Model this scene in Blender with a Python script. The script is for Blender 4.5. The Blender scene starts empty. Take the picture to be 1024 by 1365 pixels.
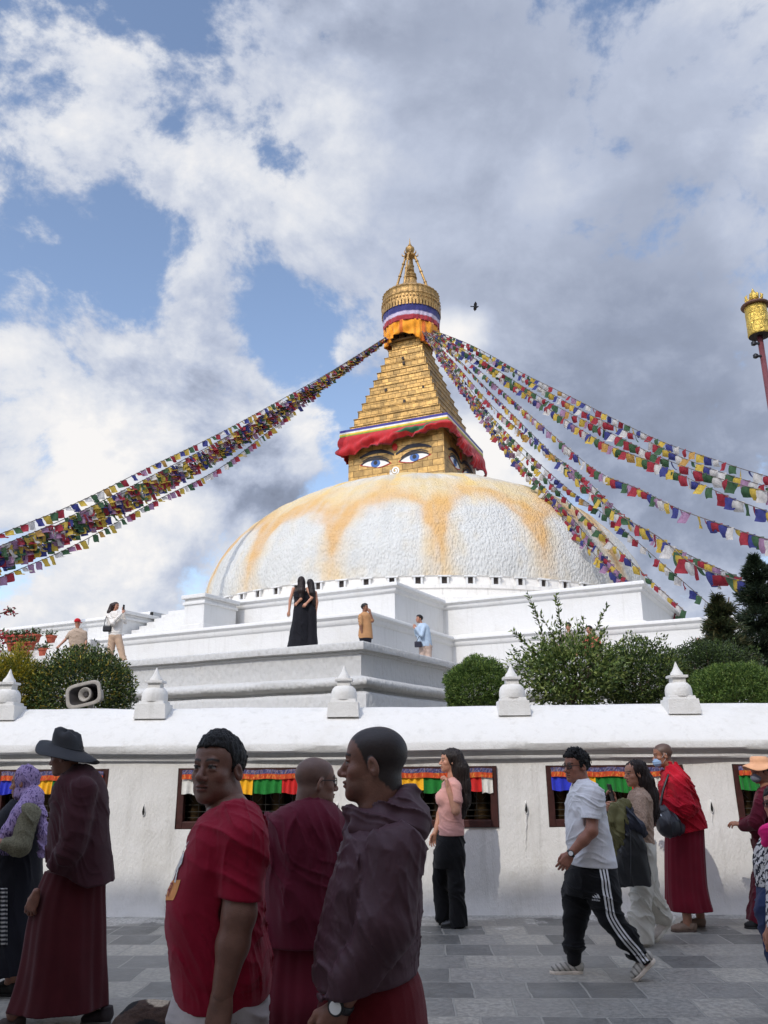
import bpy, bmesh, math, random
import numpy as np
from mathutils import Vector, Matrix

random.seed(7); rng = np.random.default_rng(7)
SC = bpy.context.scene
COL = SC.collection
PI = math.pi

# ------------------------------------------------------------------ camera
F_PX, PITCH, ROLL, CAM_H = 1100.0, math.radians(16.7), math.radians(0.45), 1.55
_f = np.array([0, math.cos(PITCH), math.sin(PITCH)])
_r0 = np.array([1.0, 0, 0]); _u0 = np.array([0, -math.sin(PITCH), math.cos(PITCH)])
_r = _r0 * math.cos(ROLL) - _u0 * math.sin(ROLL)
_u = _u0 * math.cos(ROLL) + _r0 * math.sin(ROLL)
CAM = np.array([0, 0, CAM_H])

def ray(u, v):
    return _f + _r * ((u - 512) / F_PX) + _u * ((682.5 - v) / F_PX)

def P(u, v, D):
    """world point seen at photo pixel (u, v) at forward distance D"""
    d = ray(u, v)
    return CAM + d * (D / d[1])

def project(p):
    q = np.asarray(p) - CAM
    w = q @ _f
    return 512 + F_PX * (q @ _r) / w, 682.5 - F_PX * (q @ _u) / w

cam_d = bpy.data.cameras.new('camera'); cam = bpy.data.objects.new('camera', cam_d); COL.objects.link(cam)
cam_d.sensor_fit = 'HORIZONTAL'; cam_d.sensor_width = 36; cam_d.lens = F_PX / 1024 * 36
cam_d.clip_start = 0.05; cam_d.clip_end = 5000
M = Matrix(((_r[0], _u[0], -_f[0], 0), (_r[1], _u[1], -_f[1], 0), (_r[2], _u[2], -_f[2], 0), (0, 0, 0, 1)))
M.translation = Vector(CAM)
cam.matrix_world = M
SC.camera = cam

# ------------------------------------------------------------------ colours and materials
def s2l(c):
    return tuple(((x / 255) / 12.92 if x <= 10 else (((x / 255) + .055) / 1.055) ** 2.4) for x in c)

class NT:
    def __init__(self, tree): self.t = tree; self.n = tree.nodes; self.l = tree.links
    def new(self, typ, **kw):
        nd = self.n.new(typ)
        for k, v in kw.items():
            if k.startswith('i_'):
                nd.inputs[k[2:].replace('_', ' ')].default_value = v
            else: setattr(nd, k, v)
        return nd
    def link(self, a, b): self.l.new(a, b)
    def val(self, sock, x):
        if hasattr(x, 'is_output') or isinstance(x, bpy.types.NodeSocket): self.l.new(x, sock)
        else: sock.default_value = x
    def math(self, op, a, b=None, c=None, clamp=False):
        nd = self.n.new('ShaderNodeMath'); nd.operation = op; nd.use_clamp = clamp
        self.val(nd.inputs[0], a)
        if b is not None: self.val(nd.inputs[1], b)
        if c is not None: self.val(nd.inputs[2], c)
        return nd.outputs[0]
    def ramp(self, x, lo, hi, a=0.0, b=1.0, smooth=True):
        nd = self.n.new('ShaderNodeMapRange'); nd.interpolation_type = 'SMOOTHSTEP' if smooth else 'LINEAR'
        self.val(nd.inputs['Value'], x)
        for k, v in (('From Min', lo), ('From Max', hi), ('To Min', a), ('To Max', b)): self.val(nd.inputs[k], v)
        return nd.outputs[0]
    def noise(self, vec, scale, detail=4, rough=.55, dist=0.0):
        nd = self.n.new('ShaderNodeTexNoise'); nd.inputs['Scale'].default_value = scale
        nd.inputs['Detail'].default_value = detail; nd.inputs['Roughness'].default_value = rough
        nd.inputs['Distortion'].default_value = dist
        if vec is not None: self.l.new(vec, nd.inputs['Vector'])
        return nd.outputs['Fac']
    def mix(self, fac, a, b, blend='MIX'):
        nd = self.n.new('ShaderNodeMix'); nd.data_type = 'RGBA'; nd.blend_type = blend
        self.val(nd.inputs['Factor'], fac)
        for s, x in ((nd.inputs[6], a), (nd.inputs[7], b)):
            if isinstance(x, (tuple, list)): s.default_value = (*x[:3], 1)
            else: self.l.new(x, s)
        return nd.outputs[2]
    def mapping(self, vec, scale=(1, 1, 1), loc=(0, 0, 0), rot=(0, 0, 0)):
        nd = self.n.new('ShaderNodeMapping'); nd.inputs['Scale'].default_value = scale
        nd.inputs['Location'].default_value = loc; nd.inputs['Rotation'].default_value = rot
        self.l.new(vec, nd.inputs['Vector']); return nd.outputs[0]

_mats = {}
def mat(name, color=(.5, .5, .5), rough=.8, metal=0.0, var=.12, vscale=6.0, bump=0.0, bscale=40.0, attr=None,
        weave=0.0, wscale=600.0, spec=.4, sheen=0.0, stretch=(1, 1, 1), sub=0.0, trans=0.0):
    """general procedural surface: noise-varied colour, noise bump, optional colour attribute and weave"""
    if name in _mats: return _mats[name]
    m = bpy.data.materials.new(name); m.use_nodes = True; t = NT(m.node_tree)
    b = m.node_tree.nodes['Principled BSDF']
    co = t.new('ShaderNodeTexCoord').outputs['Object']
    mp = t.mapping(co, stretch)
    if attr:
        a = t.new('ShaderNodeAttribute', attribute_name=attr); base = a.outputs['Color']
    else: base = tuple(color)
    n = t.noise(mp, vscale, 5, .6)
    f = t.ramp(n, .3, .7, 1 - var, 1 + var, smooth=False)
    mul = t.new('ShaderNodeVectorMath', operation='SCALE')
    if isinstance(base, tuple): mul.inputs[0].default_value = base
    else: t.link(base, mul.inputs[0])
    t.link(f, mul.inputs['Scale'])
    t.link(mul.outputs[0], b.inputs['Base Color'])
    b.inputs['Roughness'].default_value = rough; b.inputs['Metallic'].default_value = metal
    b.inputs['Specular IOR Level'].default_value = spec
    if sheen: b.inputs['Sheen Weight'].default_value = sheen
    if sub:
        b.inputs['Subsurface Weight'].default_value = sub; b.inputs['Subsurface Radius'].default_value = (.012, .004, .002)
        b.inputs['Subsurface Scale'].default_value = .6
    if bump or weave:
        h = None
        if bump: h = t.math('MULTIPLY', t.noise(mp, bscale, 6, .6), bump)
        if weave:
            w = t.math('MULTIPLY', t.noise(co, wscale, 2, .5), weave)
            h = w if h is None else t.math('ADD', h, w)
        bp = t.new('ShaderNodeBump'); bp.inputs['Strength'].default_value = 1.0; bp.inputs['Distance'].default_value = 1.0
        t.link(h, bp.inputs['Height']); t.link(bp.outputs[0], b.inputs['Normal'])
    if trans:
        tr = t.new('ShaderNodeBsdfTranslucent'); t.link(mul.outputs[0], tr.inputs['Color'])
        mx = t.new('ShaderNodeMixShader'); mx.inputs[0].default_value = trans
        t.link(b.outputs[0], mx.inputs[1]); t.link(tr.outputs[0], mx.inputs[2])
        t.link(mx.outputs[0], m.node_tree.nodes['Material Output'].inputs['Surface'])
    _mats[name] = m
    return m

# ------------------------------------------------------------------ objects
LOC = {}
def tag(o, label=None, cat=None, group=None, kind=None):
    if label: o['label'] = label
    if cat: o['category'] = cat
    if group: o['group'] = group
    if kind: o['kind'] = kind
    return o
def thing(name, loc, label, cat, group=None):
    o = bpy.data.objects.new(name, None); COL.objects.link(o)
    o.location = tuple(float(x) for x in loc); o.empty_display_size = .2
    LOC[o.name] = np.array(loc, float)
    return tag(o, label, cat, group)
def link_mesh(name, me, parent=None, loc=None):
    o = bpy.data.objects.new(name, me); COL.objects.link(o)
    if parent is not None:
        o.parent = parent; LOC[o.name] = LOC[parent.name]
    elif loc is not None:
        o.location = tuple(float(x) for x in loc); LOC[o.name] = np.array(loc, float)
    else: LOC[o.name] = np.zeros(3)
    return o
def mesh_obj(name, V, faces, material, parent=None, loc=None, smooth=False, colors=None, mat_idx=None):
    """V are world coordinates; they are stored relative to the thing's base"""
    V = np.asarray(V, float)
    off = LOC[parent.name] if parent is not None else (np.array(loc, float) if loc is not None else np.zeros(3))
    me = bpy.data.meshes.new(name)
    me.from_pydata([tuple(x) for x in (V - off)], [], faces if isinstance(faces, list) else [tuple(f) for f in faces])
    mats = material if isinstance(material, (list, tuple)) else [material]
    for m in mats: me.materials.append(m)
    if mat_idx is not None: me.polygons.foreach_set('material_index', np.asarray(mat_idx, np.int32))
    if smooth: me.polygons.foreach_set('use_smooth', np.ones(len(me.polygons), bool))
    if colors is not None:
        ca = me.color_attributes.new('Col', 'FLOAT_COLOR', 'POINT')
        c4 = np.ones((len(V), 4), np.float32); c4[:, :3] = colors
        ca.data.foreach_set('color', c4.ravel())
    me.update()
    return link_mesh(name, me, parent, loc)

class MB:
    def __init__(self): self.v = []; self.f = []; self.m = []
    def add(self, V, faces, mi=0):
        o = len(self.v); self.v += [tuple(map(float, x)) for x in V]
        self.f += [tuple(int(i) + o for i in f) for f in faces]; self.m += [mi] * len(faces)
    def box(self, c, size, ax=None, mi=0, taper=1.0):
        c = np.array(c, float); s = np.array(size, float) / 2
        ax = np.eye(3) if ax is None else np.array(ax, float)
        V = []
        for z in (-1, 1):
            k = taper if z > 0 else 1
            for x, y in ((-1, -1), (1, -1), (1, 1), (-1, 1)):
                V.append(c + ax[0] * x * s[0] * k + ax[1] * y * s[1] * k + ax[2] * z * s[2])
        self.add(V, [(3, 2, 1, 0), (4, 5, 6, 7), (0, 1, 5, 4), (1, 2, 6, 5), (2, 3, 7, 6), (3, 0, 4, 7)], mi)
    def tube(self, pts, r, n=8, mi=0, cap=True):
        pts = [np.array(p, float) for p in pts]; k = len(pts)
        rr = r if isinstance(r, (list, tuple, np.ndarray)) else [r] * k
        V = []; prev = None
        for i, p in enumerate(pts):
            t = pts[min(i + 1, k - 1)] - pts[max(i - 1, 0)]; t = t / (np.linalg.norm(t) + 1e-9)
            a = prev if prev is not None else (np.array([0, 0, 1.]) if abs(t[2]) < .9 else np.array([1., 0, 0]))
            a = a - t * (a @ t); a /= np.linalg.norm(a) + 1e-9; b = np.cross(t, a); prev = a
            for j in range(n):
                th = 2 * PI * j / n; V.append(p + rr[i] * (a * math.cos(th) + b * math.sin(th)))
        F = [(i * n + j, i * n + (j + 1) % n, (i + 1) * n + (j + 1) % n, (i + 1) * n + j) for i in range(k - 1) for j in range(n)]
        if cap: F += [tuple(range(n - 1, -1, -1)), tuple(range((k - 1) * n, k * n))]
        self.add(V, F, mi)
    def lathe(self, c, prof, n=24, mi=0, ax=None, cap=True, rmul=None):
        """prof: list of (radius, height)"""
        c = np.array(c, float); ax = np.eye(3) if ax is None else np.array(ax, float); V = []
        for (r, z) in prof:
            for j in range(n):
                th = 2 * PI * j / n; k = 1 if rmul is None else rmul(th, z)
                V.append(c + ax[0] * r * k * math.cos(th) + ax[1] * r * k * math.sin(th) + ax[2] * z)
        k = len(prof)
        F = [(i * n + j, i * n + (j + 1) % n, (i + 1) * n + (j + 1) % n, (i + 1) * n + j) for i in range(k - 1) for j in range(n)]
        if cap: F += [tuple(range(n - 1, -1, -1)), tuple(range((k - 1) * n, k * n))]
        self.add(V, F, mi)
    def grid(self, fn, nu, nv, mi=0, wrap=False):
        V = [fn(i / nu, j / nv) for j in range(nv + 1) for i in range(nu + (0 if wrap else 1))]
        w = nu if wrap else nu + 1
        F = [(j * w + i, j * w + (i + 1) % w, (j + 1) * w + (i + 1) % w, (j + 1) * w + i) for j in range(nv) for i in range(nu)]
        self.add(V, F, mi)
    def build(self, name, material, parent=None, loc=None, smooth=False, colors=None, auto=None):
        o = mesh_obj(name, self.v, self.f, material, parent, loc, smooth, colors, self.m)
        if auto is not None:
            o.data.polygons.foreach_set('use_smooth', np.ones(len(o.data.polygons), bool))
            try: o.data.set_sharp_from_angle(angle=math.radians(auto))
            except Exception: pass
        return o

def bevel(o, w=.01, seg=2):
    m = o.modifiers.new('bevel', 'BEVEL'); m.width = w; m.segments = seg; m.limit_method = 'ANGLE'; m.angle_limit = math.radians(40)
    return o

def copy_tree(o, loc=None, parent=None):
    c = o.copy(); COL.objects.link(c)
    LOC[c.name] = LOC[o.name] if loc is None else np.array(loc, float)
    if parent is not None: c.parent = parent
    if loc is not None: c.location = tuple(map(float, loc))
    for ch in [x for x in COL.objects if x.parent == o]: copy_tree(ch, None, c)
    return c

# ------------------------------------------------------------------ numeric noise
def _hash(ix, iy, iz):
    h = (ix * 374761393 + iy * 668265263 + iz * 2147483647 * 3 + 1274126177) & 0xFFFFFFFF
    h = ((h ^ (h >> 13)) * 1274126177) & 0xFFFFFFFF
    return ((h ^ (h >> 16)) & 0xFFFF) / 65535.0 * 2 - 1
def vnoise(p):
    p = np.asarray(p, float); i = np.floor(p).astype(np.int64); f = p - i; f = f * f * (3 - 2 * f)
    out = 0
    for dx in (0, 1):
        wx = f[:, 0] if dx else 1 - f[:, 0]
        for dy in (0, 1):
            wy = f[:, 1] if dy else 1 - f[:, 1]
            for dz in (0, 1):
                wz = f[:, 2] if dz else 1 - f[:, 2]
                out = out + _hash(i[:, 0] + dx, i[:, 1] + dy, i[:, 2] + dz) * wx * wy * wz
    return out
def fbm(p, oct=3):
    p = np.asarray(p, float); s = 0; a = 1
    for k in range(oct): s = s + a * vnoise(p * 2 ** k + 17.3 * k); a *= .5
    return s

# ------------------------------------------------------------------ implicit surfaces
def sm(a, b, k):
    if k <= 0: return np.minimum(a, b)
    h = np.clip(.5 + .5 * (b - a) / k, 0, 1)
    return b * (1 - h) + a * h - k * h * (1 - h)
def smax(a, b, k): return -sm(-a, -b, k)
def cone(a, b, ra, rb):
    a = np.array(a, float); b = np.array(b, float); ba = b - a; L = ba @ ba + 1e-12
    def f(p):
        q = p - a; h = np.clip(q @ ba / L, 0, 1)
        return np.sqrt(((q - h[:, None] * ba) ** 2).sum(1)) - (ra + (rb - ra) * h)
    f.box = (np.minimum(a - ra, b - rb), np.maximum(a + ra, b + rb)); return f
def ell(c, r, R=None):
    c = np.array(c, float); r = np.array(r, float); R = np.eye(3) if R is None else np.array(R, float)
    def f(p):
        q = (p - c) @ R.T
        k0 = np.sqrt(((q / r) ** 2).sum(1)); k1 = np.sqrt(((q / r ** 2) ** 2).sum(1)) + 1e-9
        return k0 * (k0 - 1) / k1
    m = r.max(); f.box = (c - m, c + m); return f
def rbox(c, h, rad, R=None):
    c = np.array(c, float); h = np.array(h, float); R = np.eye(3) if R is None else np.array(R, float)
    def f(p):
        q = np.abs((p - c) @ R.T) - (h - rad)
        return np.sqrt((np.maximum(q, 0) ** 2).sum(1)) + np.minimum(q.max(1), 0) - rad
    m = np.linalg.norm(h); f.box = (c - m, c + m); return f
def loft(rows, ex=2.0, rot=0.0, fold=None):
    """rows: (z, cx, cy, a, b) top to bottom or reverse; elliptical sections turned by rot about z"""
    R = np.array(sorted(rows), float); z = R[:, 0]; cr, srn = math.cos(rot), math.sin(rot)
    def f(p):
        zz = np.clip(p[:, 2], z[0], z[-1])
        # smooth (catmull-like) interpolation through a dense resample
        cx = np.interp(zz, ZD, D[0]); cy = np.interp(zz, ZD, D[1]); a = np.interp(zz, ZD, D[2]); b = np.interp(zz, ZD, D[3])
        x = p[:, 0] - cx; y = p[:, 1] - cy
        X = x * cr + y * srn; Y = -x * srn + y * cr
        if fold is not None:
            s = 1 + fold(np.arctan2(Y / b, X / a), zz); a = a * s; b = b * s
        q = (np.abs(X / a) ** ex + np.abs(Y / b) ** ex) ** (1 / ex)
        g = np.sqrt((X / a ** 2) ** 2 + (Y / b ** 2) ** 2) / np.maximum(np.sqrt((X / a) ** 2 + (Y / b) ** 2), 1e-6) + 1e-6
        d = (q - 1) / np.maximum(g, 1e-3) * 1.0
        d = np.where(q < .2, -np.minimum(a, b) * .8, d)
        return np.maximum(d, np.maximum(p[:, 2] - z[-1], z[0] - p[:, 2]))
    ZD = np.linspace(z[0], z[-1], 160)
    D = []
    for k in (1, 2, 3, 4):
        y = R[:, k]
        if len(z) > 2:
            m = np.gradient(y, z)
            for i in range(len(z)):            # limit slopes so outlines do not overshoot
                if 0 < i < len(z) - 1 and (y[i + 1] - y[i]) * (y[i] - y[i - 1]) <= 0: m[i] *= .5
            j = np.clip(np.searchsorted(z, ZD, side='right') - 1, 0, len(z) - 2); h = z[j + 1] - z[j]; t = (ZD - z[j]) / h
            D.append((2 * t ** 3 - 3 * t ** 2 + 1) * y[j] + (t ** 3 - 2 * t ** 2 + t) * h * m[j] + (-2 * t ** 3 + 3 * t ** 2) * y[j + 1] + (t ** 3 - t ** 2) * h * m[j + 1])
        else: D.append(np.interp(ZD, z, y))
    D = np.array(D); D[2:] = np.maximum(D[2:], .004)
    mx = max(R[:, 3].max(), R[:, 4].max()) * 1.1
    f.box = (np.array([R[:, 1].min() - mx, R[:, 2].min() - mx, z[0]]), np.array([R[:, 1].max() + mx, R[:, 2].max() + mx, z[-1]]))
    return f
def union(prims, k=.02):
    """prims: functions or (function, k)"""
    ps = [(x if isinstance(x, tuple) else (x, k)) for x in prims]
    def f(p):
        d = None
        for g, kk in ps:
            e = g(p); d = e if d is None else sm(d, e, kk)
        return d
    bs = [g.box for g, _ in ps]
    f.box = (np.min([b[0] for b in bs], 0), np.max([b[1] for b in bs], 0)); return f
def cut(f, g, k=.004):
    h = lambda p: smax(f(p), -g(p), k)
    h.box = f.box; return h
def half(pt, n):
    """half space: negative on the side n points away from"""
    pt = np.array(pt, float); n = np.array(n, float); n = n / np.linalg.norm(n)
    return lambda p: (p - pt) @ n
def clip(f, pt, n, k=.004):
    g = half(pt, n); h = lambda p: smax(f(p), g(p), k); h.box = f.box; return h
def disp(f, fn):
    h = lambda p: f(p) + fn(p); h.box = f.box; return h

def surf(f, h, box=None, pad=None, project_it=True):
    """surface nets on a regular grid"""
    lo, hi = box if box is not None else f.box
    pad = 2.5 * h if pad is None else pad
    lo = np.array(lo, float) - pad; hi = np.array(hi, float) + pad
    n = np.ceil((hi - lo) / h).astype(int) + 1
    xs = [lo[i] + h * np.arange(n[i]) for i in range(3)]
    B = 6; nb = (n + B - 1) // B; n = nb * B                     # blocks far from the surface are filled, not evaluated
    xs = [lo[i] + h * np.arange(n[i]) for i in range(3)]
    cen = [lo[i] + h * (np.arange(nb[i]) * B + (B - 1) / 2) for i in range(3)]
    cg = np.stack(np.meshgrid(*cen, indexing='ij'), -1).reshape(-1, 3)
    dc = f(cg).astype(np.float32); near = np.abs(dc) < B * h * 2.6
    vb = np.repeat(dc[:, None], B ** 3, 1)
    of = np.stack(np.meshgrid(*[(np.arange(B) - (B - 1) / 2) * h] * 3, indexing='ij'), -1).reshape(-1, 3)
    ids = np.nonzero(near)[0]
    for i in range(0, len(ids), 1500):
        k = ids[i:i + 1500]; vb[k] = f((cg[k][:, None] + of[None]).reshape(-1, 3)).reshape(len(k), -1)
    val = vb.reshape(nb[0], nb[1], nb[2], B, B, B).transpose(0, 3, 1, 4, 2, 5).reshape(n)
    inside = val < 0
    c = inside[:-1, :-1, :-1].astype(np.int8)
    cnt = np.zeros(c.shape, np.int8)
    for a in (0, 1):
        for b in (0, 1):
            for d in (0, 1): cnt += inside[a:n[0] - 1 + a, b:n[1] - 1 + b, d:n[2] - 1 + d]
    act = (cnt > 0) & (cnt < 8)
    idx = -np.ones(act.shape, np.int64); cells = np.argwhere(act); idx[act] = np.arange(len(cells))
    acc = np.zeros((len(cells), 3)); num = np.zeros(len(cells))
    co = [(a, b, d) for a in (0, 1) for b in (0, 1) for d in (0, 1)]
    for A in co:
        for ax in range(3):
            if A[ax]: continue
            B = list(A); B[ax] = 1
            va = val[cells[:, 0] + A[0], cells[:, 1] + A[1], cells[:, 2] + A[2]]
            vb = val[cells[:, 0] + B[0], cells[:, 1] + B[1], cells[:, 2] + B[2]]
            cr = (va < 0) != (vb < 0)
            t = np.where(cr, va / np.where(cr, va - vb, 1), 0)
            pt = np.tile(np.array(A, float), (len(cells), 1)); pt[:, ax] += t
            acc += pt * cr[:, None]; num += cr
    V = lo + h * (cells + acc / num[:, None])
    faces = []
    for ax in range(3):
        o1, o2 = (ax + 1) % 3, (ax + 2) % 3
        sl0 = [slice(None)] * 3; sl1 = [slice(None)] * 3; sl0[ax] = slice(0, -1); sl1[ax] = slice(1, None)
        s0 = inside[tuple(sl0)]; s1 = inside[tuple(sl1)]
        e = np.argwhere(s0 != s1)
        ok = (e[:, o1] > 0) & (e[:, o2] > 0) & (e[:, o1] < n[o1] - 1) & (e[:, o2] < n[o2] - 1)
        e = e[ok]
        flip = s0[e[:, 0], e[:, 1], e[:, 2]]
        q = []
        for (d1, d2) in ((-1, -1), (0, -1), (0, 0), (-1, 0)):
            g = e.copy(); g[:, o1] += d1; g[:, o2] += d2
            q.append(idx[g[:, 0], g[:, 1], g[:, 2]])
        q = np.stack(q, 1)
        q[~flip] = q[~flip][:, ::-1]
        faces.append(q)
    Fq = np.concatenate(faces); Fq = Fq[(Fq >= 0).all(1)]
    if project_it and len(V):
        for _ in range(2):
            d = f(V); e = h * .25
            g = np.stack([f(V + np.eye(3)[i] * e) - f(V - np.eye(3)[i] * e) for i in range(3)], 1) / (2 * e)
            L = np.maximum((g ** 2).sum(1), .2)
            V = V - np.clip(d / L, -h * .6, h * .6)[:, None] * g
    return V, Fq

class IM:
    """collects implicit pieces into ONE mesh"""
    def __init__(self): self.V = []; self.F = []; self.C = []; self.n = 0
    def add(self, f, h, color=None, box=None):
        V, Fq = surf(f, h, box)
        c = color(V) if callable(color) else np.tile(np.array(color if color is not None else (1, 1, 1), float), (len(V), 1))
        self.V.append(V); self.F.append(Fq + self.n); self.C.append(c); self.n += len(V); return self
    def build(self, name, material, parent=None, loc=None):
        V = np.concatenate(self.V); Fq = np.concatenate(self.F); C = np.concatenate(self.C)
        off = LOC[parent.name] if parent is not None else (np.array(loc, float) if loc is not None else np.zeros(3))
        me = bpy.data.meshes.new(name); k = len(Fq)
        me.vertices.add(len(V)); me.vertices.foreach_set('co', (V - off).astype(np.float32).ravel())
        me.loops.add(4 * k); me.loops.foreach_set('vertex_index', Fq.astype(np.int32).ravel())
        me.polygons.add(k); me.polygons.foreach_set('loop_start', np.arange(0, 4 * k, 4, dtype=np.int32))
        me.polygons.foreach_set('use_smooth', np.ones(k, bool))
        me.materials.append(material)
        ca = me.color_attributes.new('Col', 'FLOAT_COLOR', 'POINT')
        c4 = np.ones((len(V), 4), np.float32); c4[:, :3] = C; ca.data.foreach_set('color', c4.ravel())
        me.update(calc_edges=True); me.validate()
        return link_mesh(name, me, parent, loc)
def imesh(name, f, h, material, parent=None, loc=None, color=None):
    return IM().add(f, h, color).build(name, material, parent, loc)
# ------------------------------------------------------------------ light, sky
SUN_AZ, SUN_EL = math.radians(28), math.radians(43)
to_sun = Vector((-math.sin(SUN_AZ) * math.cos(SUN_EL), -math.cos(SUN_AZ) * math.cos(SUN_EL), math.sin(SUN_EL)))
ld = bpy.data.lights.new('sun', 'SUN'); ld.energy = 2.0; ld.angle = math.radians(.6); ld.color = (1, .95, .86)
lo = bpy.data.objects.new('sun', ld); COL.objects.link(lo); lo.rotation_mode = 'QUATERNION'
lo.rotation_quaternion = to_sun.to_track_quat('Z', 'Y'); lo.location = (-20, -30, 60)

SC.view_settings.view_transform = 'Standard'; SC.view_settings.look = 'None'
SC.view_settings.exposure = 0.0; SC.view_settings.gamma = 1.0
w = bpy.data.worlds.new('World'); SC.world = w; w.use_nodes = True
t = NT(w.node_tree); bg = w.node_tree.nodes['Background']; bg.inputs['Strength'].default_value = .1
dirv = t.new('ShaderNodeTexCoord').outputs['Generated']
sky = t.new('ShaderNodeTexSky', sky_type='NISHITA'); sky.sun_disc = False
sky.sun_elevation = SUN_EL; sky.sun_rotation = math.radians(180) + SUN_AZ; sky.air_density = 1.0; sky.dust_density = .6; sky.ozone_density = 2.0
t.link(dirv, sky.inputs['Vector'])
def blob(u, v, rad):
    """smooth patch of sky round one compass direction"""
    d = ray(u, v); d = d / np.linalg.norm(d)
    nd = t.new('ShaderNodeVectorMath', operation='DISTANCE'); t.link(warp, nd.inputs[0]); nd.inputs[1].default_value = tuple(d)
    return t.ramp(nd.outputs['Value'], 0, rad / F_PX, 1, 0)
# warp the direction a little so that no patch keeps a round edge
wn = t.new('ShaderNodeTexNoise'); wn.inputs['Scale'].default_value = 5.0; wn.inputs['Detail'].default_value = 5; t.link(dirv, wn.inputs['Vector'])
w1 = t.new('ShaderNodeVectorMath', operation='SUBTRACT'); t.link(wn.outputs['Color'], w1.inputs[0]); w1.inputs[1].default_value = (.5, .5, .5)
w2 = t.new('ShaderNodeVectorMath', operation='MULTIPLY_ADD'); t.link(w1.outputs[0], w2.inputs[0]); w2.inputs[1].default_value = (.22, .22, .22); t.link(dirv, w2.inputs[2])
warp = w2.outputs[0]
def total(base, items):
    s = base
    for (u, v, r, a) in items: s = t.math('MULTIPLY_ADD', blob(u, v, r), a, s)
    return s
puff = t.noise(t.mapping(dirv, (1, 1, 1.25)), 6.0, 10, .62, .15)
big = t.noise(dirv, 2.2, 3, .5)
off = t.mapping(dirv, (1, 1, 1.25), (-.010, -.012, .022))
puff2 = t.noise(off, 6.0, 5, .55, .15)
relief = t.math('SUBTRACT', puff, puff2)
cov = total(t.math('MULTIPLY_ADD', puff, 3.0, -1.0), [
    (80, 250, 120, -.13), (10, 330, 120, -.08), (150, 360, 80, -.10), (275, 310, 90, -.13), (40, 190, 80, -.06), (230, 350, 60, -.1), (200, 260, 70, .10), (60, 330, 60, .12), (150, 170, 80, .08), (75, 95, 130, -.16), (400, 470, 120, -.34), (330, 470, 110, -.10),
    (720, 590, 60, -.3), (650, 650, 60, .1), (170, 420, 110, -.22), (610, 540, 60, -.32), (440, 520, 60, -.2), (200, 25, 110, -.22), (250, 130, 90, .1),
    (60, 80, 100, .12), (330, 200, 170, .30), (120, 640, 220, .35), (420, 570, 70, .40), (650, 590, 80, .35), (640, 450, 60, .32), (60, 480, 130, .16),
    (240, 440, 120, .20), (760, 300, 420, .35), (900, 600, 420, .45), (560, 150, 300, .25), (150, 750, 250, .2)])
alpha = t.ramp(cov, .30, .66)
lum = total(t.math('MULTIPLY_ADD', big, .22, .45), [
    (350, 210, 170, .20), (150, 150, 150, .12), (120, 640, 170, .26), (60, 600, 140, .14), (250, 720, 180, .22), (60, 760, 200, .20), (420, 565, 80, .50), (650, 590, 90, .50), (645, 455, 65, .50), (690, 640, 70, .40), (470, 540, 60, .3),
    (30, 490, 110, .16), (330, 640, 110, -.34), (260, 590, 90, -.10), (390, 660, 70, -.22), (230, 490, 150, -.08),
    (800, 480, 300, -.13), (930, 330, 220, -.10), (960, 620, 300, -.16), (860, 720, 170, -.12), (720, 270, 90, .16), (960, 130, 200, .04), (520, 40, 420, -.13), (860, 60, 300, -.06), (1000, 250, 90, .12),
    (600, 100, 260, .02), (480, 330, 170, .07), (800, 180, 160, .02), (270, 740, 60, -.2)])
calm = t.math('SUBTRACT', 1, t.math('MULTIPLY', t.math('ADD', blob(900, 420, 560), blob(620, 120, 380), clamp=True), .72))
rough_ = t.math('MULTIPLY_ADD', relief, 1.2, t.math('MULTIPLY', t.math('SUBTRACT', puff, .5), .75))
lum = t.math('MULTIPLY_ADD', rough_, calm, lum)
edge = t.ramp(cov, .36, .85, .06, 0)
lum = t.math('ADD', lum, edge)
cr = t.new('ShaderNodeValToRGB'); t.link(lum, cr.inputs['Fac'])
el = cr.color_ramp.elements
el[0].position = .12; el[0].color = (*s2l((122, 130, 148)), 1)
el[1].position = .98; el[1].color = (*s2l((249, 247, 246)), 1)
for ps, c in ((.36, (150, 160, 182)), (.55, (188, 197, 217)), (.74, (222, 226, 235))):
    e = el.new(ps); e.color = (*s2l(c), 1)
c10 = t.new('ShaderNodeVectorMath', operation='SCALE'); t.link(cr.outputs['Color'], c10.inputs[0]); c10.inputs['Scale'].default_value = 10.0
skb = t.new('ShaderNodeVectorMath', operation='MULTIPLY'); t.link(sky.outputs[0], skb.inputs[0]); skb.inputs[1].default_value = (2.5, 2.25, 2.1)
sky_all = t.mix(alpha, skb.outputs[0], c10.outputs[0])
# added glow in the unseen sky, overhead and round the sun, lifts the shade
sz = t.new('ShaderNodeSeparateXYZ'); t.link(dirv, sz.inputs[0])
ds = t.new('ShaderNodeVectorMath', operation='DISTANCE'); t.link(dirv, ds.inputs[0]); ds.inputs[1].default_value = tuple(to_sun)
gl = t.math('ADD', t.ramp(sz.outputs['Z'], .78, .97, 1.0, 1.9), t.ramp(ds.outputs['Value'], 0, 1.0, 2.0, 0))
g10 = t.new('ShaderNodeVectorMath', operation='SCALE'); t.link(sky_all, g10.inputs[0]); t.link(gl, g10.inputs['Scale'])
t.link(g10.outputs[0], bg.inputs['Color'])

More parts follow.
